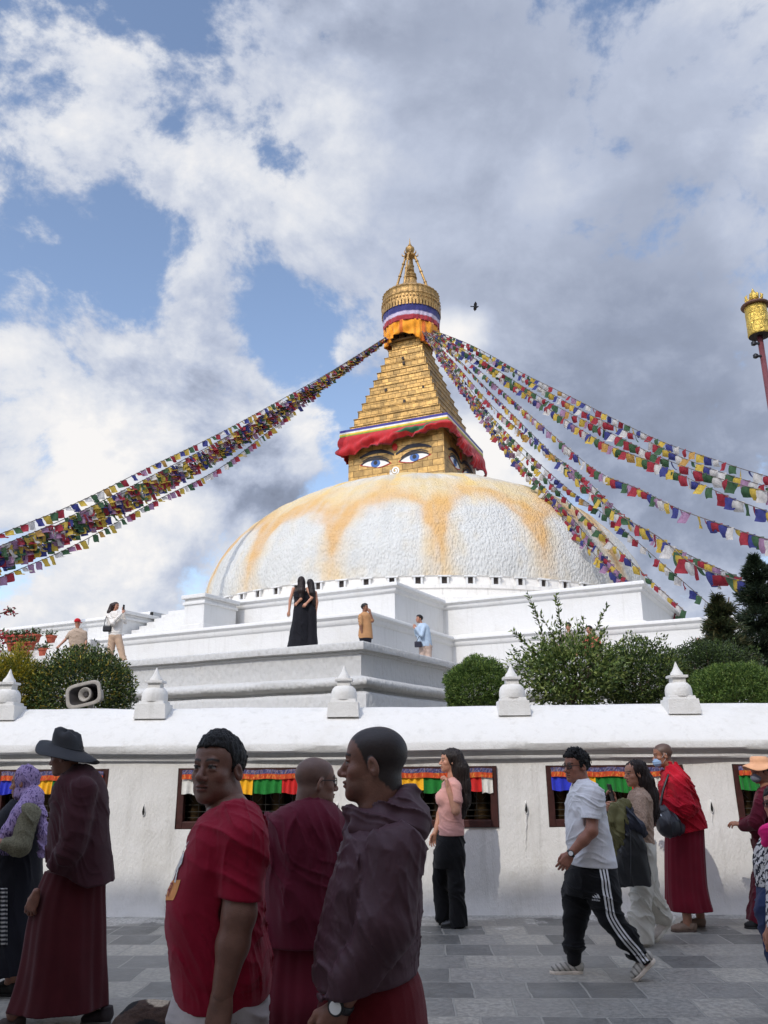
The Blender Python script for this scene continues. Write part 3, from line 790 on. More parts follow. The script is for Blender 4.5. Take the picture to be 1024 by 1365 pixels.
Fd = [(r * n + i, r * n + (i + 1) % n, (r + 1) * n + (i + 1) % n, (r + 1) * n + i) for r in range(149) for i in range(n)]
mesh_obj('dome', Vd, Fd, M_DOME, stupa, smooth=True, colors=Cd.reshape(-1, 3))

# golden tower
CEN = np.array([1.80, SCY, 0]); RW = math.radians(23.5); tx = np.array([math.cos(RW), -math.sin(RW), 0]); ty = np.array([math.sin(RW), math.cos(RW), 0]); axW = np.stack([tx, ty, np.array([0, 0, 1.])])
def Q(x, y, z): return CEN + tx * x + ty * y + np.array([0, 0, z])
def gold(name, color, brick, rough=.42, metal=.62, bump=.03):
    m = bpy.data.materials.new(name); m.use_nodes = True; t = NT(m.node_tree); b = m.node_tree.nodes['Principled BSDF']
    co = t.new('ShaderNodeTexCoord').outputs['Object']
    n = t.noise(co, 2.4, 7, .65); n2 = t.noise(co, 14, 5, .6)
    base = t.mix(t.ramp(n, .35, .68), tuple(c * .66 for c in color), tuple(min(1, c * 1.12) for c in color))
    h = t.math('MULTIPLY', n2, bump * .6)
    if brick:
        sx = t.new('ShaderNodeSeparateXYZ'); r_ = t.mapping(co, rot=(0, 0, RW)); t.link(r_, sx.inputs[0])
        cx = t.new('ShaderNodeCombineXYZ'); t.link(t.math('ADD', sx.outputs['X'], sx.outputs['Y']), cx.inputs['X']); t.link(sx.outputs['Z'], cx.inputs['Y'])
        br = t.new('ShaderNodeTexBrick'); t.link(cx.outputs[0], br.inputs['Vector']); br.inputs['Scale'].default_value = 1
        br.inputs['Brick Width'].default_value = brick[0]; br.inputs['Row Height'].default_value = brick[1]; br.inputs['Mortar Size'].default_value = .012
        br.inputs['Color1'].default_value = (.62, .62, .62, 1); br.inputs['Color2'].default_value = (1.12, 1.08, 1.0, 1); br.inputs['Mortar'].default_value = (.32, .27, .22, 1); br.inputs['Mortar Smooth'].default_value = .4
        base = t.mix(1.0, base, br.outputs['Color'], 'MULTIPLY')
        h = t.math('MULTIPLY_ADD', br.outputs['Fac'], -bump, h)
    t.link(base, b.inputs['Base Color']); b.inputs['Metallic'].default_value = metal; t.link(t.ramp(n2, .3, .7, rough - .08, rough + .14), b.inputs['Roughness'])
    bp = t.new('ShaderNodeBump'); bp.inputs['Distance'].default_value = 1.0; t.link(h, bp.inputs['Height']); t.link(bp.outputs[0], b.inputs['Normal'])
    return m
GOLD = (.55, .34, .115)
M_GOLD = gold('gilt_plates', GOLD, (.42, .25)); M_GOLDP = gold('gilt_sheet', (.46, .28, .10), None, bump=.05); M_GOLDT = gold('gilt_tower_base', (.56, .35, .12), (.60, .36), metal=.45)
W2 = 2.90; ZT = 19.25
tb = MB(); tb.box(Q(0, 0, 17.0), (2 * W2, 2 * W2, 4.4), axW); hm = tb.build('tower_base', M_GOLDT, stupa)
spz0, spz1 = 19.0, 26.0; NSTEP = 13
sp = MB()
for i in range(NSTEP):
    f = i / (NSTEP - 1); hw = 3.02 * (1 - f) + .94 * f; z0 = spz0 + (spz1 - spz0) * i / NSTEP; z1 = spz0 + (spz1 - spz0) * (i + 1) / NSTEP
    sp.box(Q(0, 0, (z0 + z1) / 2), (2 * hw, 2 * hw, z1 - z0), axW)
    sp.box(Q(0, 0, z1 - .05), (2 * hw + .07, 2 * hw + .07, .06), axW)
spo = sp.build('stepped_spire', M_GOLD, stupa); bevel(spo, .03, 2)
for x, z in ((-.05, 24.6), (.05, 24.2), (-1.9, 20.4), (1.5, 22.1), (.4, 21.3), (-.9, 22.4)):
    hm_ = MB(); f = (z - spz0) / (spz1 - spz0); hw = 3.02 + (.94 - 3.02) * f
    hm_.box(Q(x, -hw - .04, z), (.14, .05, .2), axW); hm_.build('hook_plate', M_NICHE, spo)
# painted eyes on the two visible faces, thin painted metal reliefs
M_EYEW = mat('eye_white_paint', s2l((228, 226, 220)), .5, var=.05); M_EYEB = mat('eye_blue_paint', s2l((62, 100, 165)), .45, var=.1); M_EYEK = mat('eye_black_paint', s2l((26, 24, 34)), .5, var=.1)
M_EYER = mat('eye_red_paint', s2l((176, 40, 34)), .5, var=.1); M_EYEG = mat('eye_grey_blue_paint', s2l((70, 84, 120)), .5, var=.1)
def plate(mb, fr, outline, d0, d1, mi=0):
    """flat prism on a tower face; fr maps (x, z, depth) to the world"""
    n = len(outline); V = [fr(x, z, d1) for x, z in outline] + [fr(x, z, d0) for x, z in outline]
    mb.add(V, [tuple(range(n))] + [(i, n + i, n + (i + 1) % n, (i + 1) % n) for i in range(n)], mi)
def ribbon(pts, wds):
    pts = np.array(pts, float); d = np.gradient(pts, axis=0); d /= np.linalg.norm(d, axis=1)[:, None] + 1e-9; nn = np.stack([-d[:, 1], d[:, 0]], 1)
    w_ = np.array(wds)[:, None]; return [tuple(x) for x in pts + nn * w_] + [tuple(x) for x in (pts - nn * w_)[::-1]]
def eye(fr, cx, cz, sg):
    xs_ = np.linspace(-1, 1, 25); hwid = .84
    up = lambda x: .27 * (1 - np.abs(x) ** 2.2) + .06 * x; lw = lambda x: -.14 * (1 - np.abs(x) ** 1.7) + .06 * x * 1.0 - .06 * np.sin(PI * (x + 1) / 2) * (x < 0)
    X = lambda x: cx + sg * hwid * x
    def shape(s, up=up, lw=lw): return [(X(x * s), cz + up(x) * s) for x in xs_] + [(X(x * s), cz + lw(x) * s) for x in xs_[::-1]]
    mb = MB(); plate(mb, fr, shape(1.18), .0, .02, 0); plate(mb, fr, shape(1.0), .02, .034, 1)
    o = mb.build('eye', [M_EYER, M_EYEW], hm)
    ir = [(cx + .29 * math.cos(a), cz + .06 + .24 * math.sin(a) * (1 if math.sin(a) < 0 else .86)) for a in np.linspace(0, 2 * PI, 29)[:-1]]
    mb = MB(); plate(mb, fr, ir, .034, .046); mb.build('iris', M_EYEB, o)
    pu = [(cx + .12 * math.cos(a), cz + .08 + .12 * math.sin(a)) for a in np.linspace(0, 2 * PI, 25)[:-1]]
    mb = MB(); plate(mb, fr, pu, .046, .056); mb.build('pupil', M_EYEK, o)
    mb = MB(); plate(mb, fr, ribbon([(X(x * 1.04), cz + up(x) * 1.04 + .035) for x in xs_], .028 + .06 * (1 - np.abs(xs_))), .036, .062)
    plate(mb, fr, ribbon([(X(x * 1.02), cz + up(x) * 1.1 + .17) for x in xs_ * .95], .018 + .012 * (1 - np.abs(xs_))), .022, .035); mb.build('eyelid', M_EYEK, o)
    bx = np.linspace(-1, 1, 21)
    mb = MB(); plate(mb, fr, ribbon([(cx - sg * .06 + sg * 1.06 * x, cz + .46 + .30 * (1 - (x * .9 + .25 * 0) ** 2) - .12 * (x < 0) * x * x) for x in bx], .04 + .07 * (1 - np.abs(bx) ** 2)), .0, .03); mb.build('eyebrow', M_EYEK, hm)
def face(fr):
    eye(fr, -1.18, 17.50, -1); eye(fr, 1.18, 17.50, 1)
    a = np.linspace(0, 3.6 * PI, 60); r = .05 + .23 * a / a[-1]
    pts = [(.0 + q * math.sin(t_), 16.95 + q * math.cos(t_)) for q, t_ in zip(r, a)]
    tail = [(pts[-1][0] - .02, pts[-1][1] - .2), (pts[-1][0] + .05, pts[-1][1] - .45), (pts[-1][0] + .0, pts[-1][1] - .7)]
    mb = MB(); plate(mb, fr, ribbon(pts + tail, np.concatenate([np.full(60, .042), [.045, .05, .03]])), .0, .03); mb.build('nose_curl', M_EYEW, hm)
    mb = MB(); plate(mb, fr, [(.16 * math.cos(a), 18.35 + .22 * math.sin(a)) for a in np.linspace(0, 2 * PI, 25)[:-1]], 0, .03); mb.build('forehead_mark', M_EYER, hm)
face(lambda x, z, d: Q(x, -W2 - d - .003, z)); face(lambda x, z, d: Q(W2 + d + .003, x, z))

# striped and gathered cloth hung round the head of the tower base
M_VAL = mat('tower_cloth', attr='Col', rough=.8, var=.18, vscale=3, bump=.02, bscale=8, sheen=.2)
vb = MB(); vcol = []
HW = W2 + .34
per_ = [(-HW, HW), (-HW, -HW), (HW, -HW), (HW, HW)]
PL = np.array(per_); seg = np.linalg.norm(np.diff(PL, axis=0), axis=1); cum = np.concatenate([[0], np.cumsum(seg)])
def pl(s):
    i = int(np.clip(np.searchsorted(cum, s, side='right') - 1, 0, 2)); u = (s - cum[i]) / seg[i]; p = PL[i] + (PL[i + 1] - PL[i]) * u
    nrm = [np.array([-1, 0]), np.array([0, -1]), np.array([1, 0])][i]
    # round the corner normals
    for c, (n0, n1) in ((cum[1], ((-1, 0), (0, -1))), (cum[2], ((0, -1), (1, 0)))):
        dd = (s - c) / .5
        if abs(dd) < 1: m = np.array(n0) * (1 - dd) / 2 + np.array(n1) * (1 + dd) / 2; nrm = m / np.linalg.norm(m)
    return p, nrm
SW = seg[1]
def bottom(s):
    x = (s - cum[1]) / SW                       # 0..1 along the face that looks at the lane, then the shaded face
    if x <= 0: return 1.45 - .1 * math.sin(3 * x)
    if x <= 1: return np.interp(x, [0, .12, .3, .45, .6, .75, .9, 1.0], [1.62, 1.48, 1.28, 1.16, .98, .82, .72, .70])
    y = x - 1; return np.interp(y, [0, .1, .3, .6, .85, 1], [.70, .95, 1.45, 1.75, 1.9, 1.95])
ns_, nv_ = 420, 44
for j in range(nv_ + 1):
    for i in range(ns_ + 1):
        s_ = cum[-1] * i / ns_; p, nrm = pl(s_); x = (s_ - cum[1]) / SW; v_ = j / nv_
        hgt = bottom(s_) * .72
        stripe = .42                                             # the striped pelmet at the top hangs straight
        zt = 19.72; z = zt - stripe * min(1, v_ / .22) if v_ <= .22 else zt - stripe - hgt * (v_ - .22) / .78
        lift = np.exp(-((x - .80) / .33) ** 2) if x > 0 else 0
        g = max(0, (v_ - .22) / .78)
        fold = math.sin(16 * s_ + 1.6 * math.sin(2.1 * s_)) * .045 * g + .10 * g * math.sin(5.2 * s_ + 5 * g) * (1 - .4 * lift) + .12 * g * math.sin(2.6 * s_ + 9 * g + 1.0)
        bulge = .22 * math.sin(PI * min(1, g * 1.02)) * (.45 + 1.0 * lift) + .12 * g
        z += .09 * g * math.sin(3.1 * s_ + 1.2) + .05 * g * math.sin(9 * s_)
        o = p + nrm * (.04 + bulge + fold)
        vb.v.append(tuple(Q(o[0], o[1], z)))
        if v_ <= .08: c = s2l((58, 56, 130))
        elif v_ <= .13: c = s2l((225, 222, 215))
        elif v_ <= .17: c = s2l((222, 190, 60))
        elif v_ <= .22: c = s2l((120, 150, 60))
        else:
            c = s2l((172, 22, 30))
            if .50 < x < .96 and .34 + .5 * abs(x - .76) < g + .06 * math.sin(30 * x) < .66 + .1 * math.sin(11 * x) - .6 * abs(x - .76): c = s2l((34, 92, 62))
            if g > .93 and x > .2: c = s2l((120, 24, 40))
        vcol.append(c)
w_ = ns_ + 1
vb.f = [(j * w_ + i, j * w_ + i + 1, (j + 1) * w_ + i + 1, (j + 1) * w_ + i) for j in range(nv_) for i in range(ns_)]; vb.m = [0] * len(vb.f)
vo = vb.build('valance_cloth', M_VAL, stupa, smooth=True, colors=np.array(vcol))
sl = vo.modifiers.new('thick', 'SOLIDIFY'); sl.thickness = .03
lp = MB(); lp.box(Q(0, 0, 19.5), (2 * W2 + .55, 2 * W2 + .55, .36), axW); lp.build('tower_ledge', M_GOLDT, stupa)

# gallery, parasol with cloth bands, pinnacle
M_OLDW = mat('old_gilt_wood', (.22, .13, .055), .6, metal=.3, var=.3, vscale=8)
ga = MB(); zg = 26.0
ga.box(Q(0, 0, zg + .06), (2.25, 2.25, .1), axW)
for x in (-1.05, -.35, .35, 1.05):
    for y in (-1.05, 1.05): ga.box(Q(x, y, zg + .45), (.07, .07, .75), axW); ga.box(Q(y, x, zg + .45), (.07, .07, .75), axW)
for z in (zg + .5, zg + .80):
    for sg in (-1, 1): ga.box(Q(0, 1.055 * sg, z), (2.3, .06, .07), axW); ga.box(Q(1.055 * sg, 0, z), (.06, 2.3, .07), axW)
gal = ga.build('gallery', M_OLDW, stupa)
for x in (-.7, -.23, .23, .7):
    for (a, b_) in ((x, -.86), (.86, x)):
        q = MB(); q.lathe(Q(a, b_, zg + .1), [(.16, 0), (.2, .1), (.14, .3), (.08, .42), (.12, .5), (.1, .6), (.02, .68)], 12); q.build('figure', M_OLDW, gal, smooth=True)
co_ = MB(); co_.lathe(CEN + [0, 0, 26], [(.75, 0), (.72, 1.2), (.9, 1.6)], 24); co_.build('neck', M_OLDW, stupa, smooth=True)
RP = 1.80
pa = MB(); rip = lambda th, z: 1 + .018 * math.cos(36 * th)
pa.lathe(CEN, [(1.50, 28.30), (RP, 28.30), (RP + .03, 28.42), (RP - .02, 28.52), (RP - .01, 28.78), (RP + .04, 28.84), (RP + .02, 28.92), (RP - .06, 29.0), (RP - .05, 29.28), (RP, 29.34), (RP - .05, 29.42), (RP - .22, 29.56), (1.34, 29.72), (1.1, 29.85), (.85, 29.95), (.62, 30.05)], 108, rmul=rip)
for k in range(54):
    a = 2 * PI * k / 54; o = np.array([math.cos(a), math.sin(a), 0]); s_ = np.array([-math.sin(a), math.cos(a), 0])
    pa.box(CEN + o * (RP + .03) + [0, 0, 28.16], (.15, .04, .38), np.stack([s_, o, np.array([0, 0, 1.])]), taper=1.0)
    pa.lathe(CEN + o * (RP + .045) + [0, 0, 28.62], [(.075, 0), (.075, .03)], 8, ax=np.stack([s_, np.array([0, 0, 1.]), o]))
par = pa.build('parasol', M_GOLDP, stupa, auto=50)
def skirt(name, r0, r1, z0, z1, colf, n=240, nv=14, amp=.03, fr=30, par=par, z1f=None):
    mb = MB(); cols = []
    for j in range(nv + 1):
        v_ = j / nv
        for i in range(n):
            a = 2 * PI * i / n; zz1 = z1 if z1f is None else z1f(a)
            r = r0 + (r1 - r0) * v_ + amp * (.3 + v_) * (math.sin(fr * a + 2 * math.sin(5 * a)) + .8 * math.sin(fr * .37 * a + 7 * v_))
            mb.v.append(tuple(CEN + np.array([r * math.cos(a), r * math.sin(a), z0 + (zz1 - z0) * v_]))); cols.append(colf(v_, a))
    mb.f = [(j * n + i, j * n + (i + 1) % n, (j + 1) * n + (i + 1) % n, (j + 1) * n + i) for j in range(nv) for i in range(n)]; mb.m = [0] * len(mb.f)
    o = mb.build(name, M_VAL, par, smooth=True, colors=np.array(cols)); sd = o.modifiers.new('thick', 'SOLIDIFY'); sd.thickness = .02; return o
tri = lambda v_, a: s2l((40, 42, 104)) if v_ < .5 else s2l((184, 172, 192)) if v_ < .70 else s2l((150, 36, 48))
skirt('striped_band', 1.78, 1.72, 28.05, 26.95, tri, amp=.02)
skirt('orange_drape', 1.70, 1.58, 27.0, 26.2, lambda v_, a: s2l((232, 150, 26)) if math.sin(7 * a) + .3 * math.sin(23 * a) > -.9 else s2l((196, 96, 20)), amp=.06, fr=22, z1f=lambda a: 26.05 + .22 * math.sin(3 * a + 1) - .35 * max(0, math.cos(a + .55)))
pn = MB()
pn.lathe(CEN, [(.62, 30.03), (.60, 30.12), (.52, 30.25), (.42, 30.5), (.36, 30.75), (.42, 30.8), (.42, 30.86), (.3, 30.9), (.38, 30.98), (.38, 31.1), (.26, 31.16), (.2, 31.3), (.26, 31.36), (.2, 31.45), (.13, 31.6), (.17, 31.7), (.10, 31.9), (.05, 32.2), (.02, 32.6)], 24)
pin = pn.build('pinnacle', M_GOLDP, stupa, auto=45)
for k in range(4):
    a = RW + PI / 4 + PI / 2 * k; o = np.array([math.cos(a), math.sin(a), 0])
    q = MB(); q.tube([CEN + o * 1.15 + [0, 0, 29.8], CEN + o * .28 + [0, 0, 32.55]], [.085, .065], 8)
    for f in (.2, .5, .8): c = CEN + o * (1.15 - .87 * f) + [0, 0, 29.8 + 2.75 * f]; q.lathe(c, [(.1, -.05), (.12, 0), (.1, .05)], 10)
    q.build('strut', M_GOLDP, pin, auto=45)
tp = MB(); tp.lathe(CEN, [(.1, 32.3), (.34, 32.42), (.36, 32.52), (.26, 32.6), (.16, 32.66), (.24, 32.76), (.3, 32.92), (.28, 33.06), (.16, 33.14), (.1, 33.2), (.13, 33.26), (.07, 33.34), (.04, 33.5), (.005, 33.85)], 18)
for k in range(8):
    a = 2 * PI * k / 8; o = np.array([math.cos(a), math.sin(a), 0])
    tp.tube([CEN + o * .3 + [0, 0, 32.45], CEN + o * .5 + [0, 0, 32.5], CEN + o * .52 + [0, 0, 32.66]], [.05, .05, .015], 6)
tp.build('crown_finial', M_GOLDP, pin, auto=45)
# ------------------------------------------------------------------ prayer flags
FC = [s2l((58, 62, 122)), s2l((194, 190, 186)), s2l((148, 46, 58)), s2l((62, 92, 64)), s2l((190, 162, 70)), s2l((150, 116, 144)), s2l((178, 138, 76))]
M_FLAG = [mat('flag_cloth_' + n, c, .85, var=.22, vscale=9, trans=.35) for n, c in zip(('blue', 'white', 'red', 'green', 'yellow', 'mauve', 'ochre'), FC)]
M_ROPE = mat('flag_rope', (.12, .10, .09), .9)
flag_mesh = {}
def flag_me(ci, shape, size):
    """one small cloth: hangs from y = 0, blown and creased"""
    key = (ci, shape, size)
    if key in flag_mesh: return flag_mesh[key]
    r = random.Random(shape * 13 + 5); V = []; nu, nv = 5, 5
    lean = r.uniform(-.55, .65); lift = r.uniform(-.35, .75); ph = r.uniform(0, 6); cur = r.uniform(-.3, .5)
    for j in range(nv + 1):
        for i in range(nu + 1):
            x = (i / nu - .5); y = -j / nv
            a = lift * (-y) + cur * y * y
            V.append((size * (x * (1 + .12 * y * r.uniform(0, 1)) + lean * y * .45 + .05 * math.sin(5 * y + ph)), size * (math.sin(a) * -y * .9 + .10 * math.sin(5 * x + 4 * y + ph) * -y), size * 1.05 * y * math.cos(a) ))
    me = bpy.data.meshes.new('flag')
    me.from_pydata(V, [], [(j * (nu + 1) + i, j * (nu + 1) + i + 1, (j + 1) * (nu + 1) + i + 1, (j + 1) * (nu + 1) + i) for j in range(nv) for i in range(nu)])
    me.materials.append(M_FLAG[ci]); me.polygons.foreach_set('use_smooth', np.ones(len(me.polygons), bool)); me.update()
    flag_mesh[key] = me; return me
def bez(pts, n):
    """smooth curve through control points"""
    p = np.array(pts, float); k = len(p); tt = np.linspace(0, k - 1, n); out = []
    for t_ in tt:
        i = min(int(t_), k - 2); f = t_ - i
        p0, p1, p2, p3 = p[max(i - 1, 0)], p[i], p[i + 1], p[min(i + 2, k - 1)]
        out.append(.5 * ((2 * p1) + (-p0 + p2) * f + (2 * p0 - 5 * p1 + 4 * p2 - p3) * f * f + (-p0 + 3 * p1 - 3 * p2 + p3) * f ** 3))
    return np.array(out)
def string(px, label, group, size=.36, step=1.0, pal=(0, 1, 2, 3, 4), seed=0, big=None, wind=.25, skip=.04):
    """px: (u, v, D) control points from the spire outwards; size grows to big, step is in flag widths"""
    pts = bez([P(*q) for q in px], 240); L = np.concatenate([[0], np.cumsum(np.linalg.norm(np.diff(pts, axis=0), axis=1))])
    at = lambda s: np.array([np.interp(s, L, pts[:, i]) for i in range(3)])
    root = thing('prayer_flag_string', pts[0], label, 'prayer flags', group)
    rp = MB(); rp.tube([pts[i] for i in range(0, 240, 4)] + [pts[-1]], .018, 5); rp.build('rope', M_ROPE, root, smooth=True)
    r = random.Random(seed); s = .3; k = 0; inv = []; big = size if big is None else big
    while s < L[-1]:
        sz = round((size + (big - size) * s / L[-1]) * 25) / 25
        p = at(s); u, v = project(p); vis = -40 < u < 1064 and -30 < v < 1000
        if r.random() > skip: inv.append((not vis, np.linalg.norm(p - CAM), s, k, sz))
        k += 1; s += sz * step
    inv.sort(); rest = MB(); k100 = 0
    for hid, w_, s, k, sz in inv:
        if hid and w_ > 60: continue
        p = at(s); tq = at(min(s + .1, L[-1])) - at(max(s - .1, 0)); tq /= np.linalg.norm(tq)
        ci = pal[k % len(pal)] if r.random() < .8 else r.randrange(7)
        me = flag_me(ci, r.randrange(7), sz)
        x = tq; yy = np.cross([0, 0, 1], x); yy /= np.linalg.norm(yy)
        an = r.gauss(0, wind); c, s_ = math.cos(an), math.sin(an); x2 = x * c + yy * s_; y2 = yy * c - x * s_
        m4 = Matrix(((x2[0], y2[0], 0, 0), (x2[1], y2[1], 0, 0), (x2[2], y2[2], 1, 0), (0, 0, 0, 1)))
        if k100 < 100 and not hid:
            o = bpy.data.objects.new('flag', me); COL.objects.link(o); o.parent = root; m4.translation = Vector(p - LOC[root.name]); o.matrix_local = m4; k100 += 1
        else:
            m4.translation = Vector(p); rest.add([m4 @ v_.co for v_ in me.vertices], [tuple(f.vertices) for f in me.polygons], ci)
    if rest.v: tag(rest.build('more_flags', M_FLAG, root, smooth=True), kind='stuff')
    return root
gL = 'prayer flag strings sweeping down to the left'; gR = 'prayer flag strings sweeping down to the right'
us = [518, 440, 362, 290, 207, 103, 0, -320]; ds = [45.4, 42.6, 39.8, 37.4, 34.8, 31.8, 29.2, 23.5]
def left(vs, lb, **kw): string([(u, v, d) for u, v, d in zip(us, vs, ds)], lb, gL, **kw)
left([447, 496, 540, 579, 619, 670, 712, 838], 'uppermost of the flag strings on the left, running alone above the thick band', size=.24, step=1.1, seed=1, big=.34)
names = ['top string', 'second string from the top', 'third string from the top', 'fourth string from the top', 'fifth string from the top', 'third lowest string', 'second lowest string', 'lowest string']
v0 = [447, 497, 546, 589, 632, 684, 728, 858]; v1 = [449, 507, 562, 610, 656, 710, 754, 886]
for i, lb in enumerate(names):
    f = i / 7
    left([a + (b - a) * f for a, b in zip(v0, v1)], lb + ' of the thick band of flags on the left', size=.24, step=.90, pal=((0, 4, 3, 2, 4, 1, 5), (2, 5, 4, 3, 0, 4), (4, 1, 2, 5, 3))[i % 3], seed=10 + i, big=.34, wind=.35)
left([450, 508, 572, 626, 668, 725, 770, 905], 'lowest flag string on the left, hanging clear below the thick band', size=.24, step=1.0, pal=(4, 2, 5, 3, 1), seed=21, big=.34)
T0 = (566, 436, 45.2)
string([T0, (628, 460, 44), (696, 497, 42.5), (755, 526, 41), (832, 565, 39), (886, 590, 37.5), (945, 610, 36), (1024, 635, 34), (1240, 690, 29)], 'uppermost thin flag string on the right with gaps between its flags', gR, .20, 1.2, seed=31, big=.44, wind=.6)
string([T0, (632, 466, 43.8), (673, 489, 43), (777, 548, 40), (854, 583, 37.5), (922, 615, 35.5), (1024, 649, 33), (1240, 706, 27)], 'second flag string from the top on the right, brightly coloured', gR, .22, .95, seed=32, big=.5, wind=.5)
string([(566, 437, 45.1), (630, 472, 43.6), (673, 500, 42.5), (741, 541, 40.5), (814, 577, 38), (877, 608, 36), (945, 633, 34), (1024, 656, 31.5), (1240, 712, 25)], 'third flag string from the top on the right, with large red and green flags', gR, .24, .85, pal=(2, 3, 4, 1, 2, 3), seed=33, big=.56, wind=.5)
string([(566, 438, 45.0), (630, 476, 43.6), (673, 506, 42.5), (741, 551, 40), (805, 590, 37.5), (877, 619, 35), (945, 650, 33), (1013, 678, 31), (1240, 750, 25)], 'fourth flag string from the top on the right, close under the red and green one', gR, .24, .85, pal=(4, 3, 2, 1, 0), seed=34, big=.56, wind=.5)
string([(566, 439, 44.8), (625, 482, 43.2), (673, 524, 41.5), (741, 583, 38), (796, 628, 35), (850, 651, 33), (904, 678, 30.5), (968, 701, 28), (1024, 719, 26), (1240, 780, 20)], 'middle flag string on the right, ending among pale loose flags', gR, .22, .85, pal=(5, 1, 4, 2, 0, 3), seed=35, big=.52, wind=.5)
string([(566, 440, 44.6), (612, 480, 43.3), (651, 520, 41.5), (709, 578, 37.5), (750, 619, 34), (814, 678, 29), (877, 715, 25), (922, 751, 22.5), (968, 769, 20.5), (1017, 783, 19), (1240, 870, 14)], 'right flag string that comes nearest, its flags large and wind-blown', gR, .20, .85, seed=36, big=.46, wind=.6)
string([(566, 440, 44.6), (608, 486, 43.2), (660, 545, 41), (714, 590, 38.5), (773, 632, 36), (830, 686, 34), (895, 728, 32), (1000, 776, 29), (1200, 860, 24)], 'flag string on the right that dips towards the dark tree', gR, .22, .85, pal=(2, 4, 5, 1, 3), seed=37, big=.46, wind=.5)
string([(564, 440, 44.5), (600, 482, 43.4), (660, 560, 41), (746, 642, 38), (814, 692, 36), (877, 746, 34), (954, 813, 31.5)], 'right flag string reaching the far end of the terrace', gR, .2, 1.1, pal=(2, 4, 0, 3, 1), seed=38, big=.32, wind=.6)
string([(564, 441, 44.5), (599, 486, 43.4), (655, 560, 41), (709, 618, 39), (764, 674, 37), (850, 757, 34), (913, 815, 31.5)], 'second steep flag string on the right, over the shaded dome edge', gR, .2, 1.0, pal=(4, 2, 1, 3), seed=39, big=.34, wind=.6)
string([(563, 441, 44.4), (597, 487, 43.2), (622, 522, 42.2), (648, 558, 41), (689, 610, 39), (750, 676, 36.8), (796, 730, 35), (840, 777, 33.4), (905, 822, 31)], 'dense steep flag string on the right, against the dome', gR, .22, .8, pal=(2, 0, 4, 5, 3), seed=40, big=.34, wind=.6)
string([(563, 442, 44.4), (594, 487, 43.2), (618, 522, 42.2), (643, 558, 41), (684, 611, 39), (744, 680, 36.8), (788, 734, 35.2), (880, 826, 31.5)], 'innermost steep flag string on the right, closest to the tower', gR, .22, .8, pal=(2, 4, 0, 5), seed=41, big=.32, wind=.6)
# ------------------------------------------------------------------ plants behind the wall
def leaf_mat(name, c, var=.25, rough=.5):
    return mat(name, c, rough, var=var, vscale=3.0, attr='Col', trans=.22, spec=.35)
M_LEAF = leaf_mat('leaf', (.1, .1, .1)); M_BARK = mat('bark', (.10, .07, .05), .95, var=.3, bump=.01)
def leaves(pos, nrm, length, width, colors, jitter=.6, rg=rng):
    """one folded leaf (two quads) per point"""
    n = len(pos); L = length * rg.uniform(.65, 1.25, n)[:, None]; Wd = width * rg.uniform(.7, 1.2, n)[:, None]
    d = nrm + rg.normal(0, jitter, (n, 3)); d /= np.linalg.norm(d, axis=1)[:, None]
    a = rg.normal(0, 1, (n, 3)); s = np.cross(d, a); s /= np.linalg.norm(s, axis=1)[:, None]; up = np.cross(s, d)
    b0 = pos; m = pos + d * L * .55 - up * L * .05; tip = pos + d * L - up * L * .12
    l = pos + d * L * .45 + s * Wd * .5 + up * Wd * .18; r = pos + d * L * .45 - s * Wd * .5 + up * Wd * .18
    V = np.stack([b0, l, tip, r, m], 1).reshape(-1, 3); base = np.arange(n)[:, None] * 5
    F = np.concatenate([base + np.array([0, 1, 2, 4]), base + np.array([0, 4, 2, 3])])
    C = np.repeat(colors, 5, 0); return V, F, C
def quadmesh(name, V, Fq, C, material, parent):
    im = IM(); im.V = [V]; im.F = [Fq]; im.C = [C]; im.n = len(V); o = im.build(name, material, parent)
    o.data.polygons.foreach_set('use_smooth', np.zeros(len(o.data.polygons), bool)); return o
def tint(n, cols, rg=rng):
    c = np.array(cols); k = rg.integers(0, len(c), n); return c[k] * rg.uniform(.75, 1.25, (n, 1))
def stem_mesh(name, base, top, r0, r1, parent, limbs=()):
    q = MB(); base = np.array(base); top = np.array(top)
    mid = [base + (top - base) * f + np.array([.03 * math.sin(7 * f), .03 * math.cos(5 * f), 0]) for f in np.linspace(0, 1, 6)]
    q.tube(mid, list(np.linspace(r0, r1, 6)), 7)
    for tgt in limbs:
        st = base + (top - base) * random.uniform(.3, .9); tgt = np.array(tgt); q.tube([st, st * .5 + tgt * .5 + [0, 0, .05], tgt], [r1 * .9, r1 * .6, r1 * .2], 5)
    return q.build(name, M_BARK, parent, smooth=True)
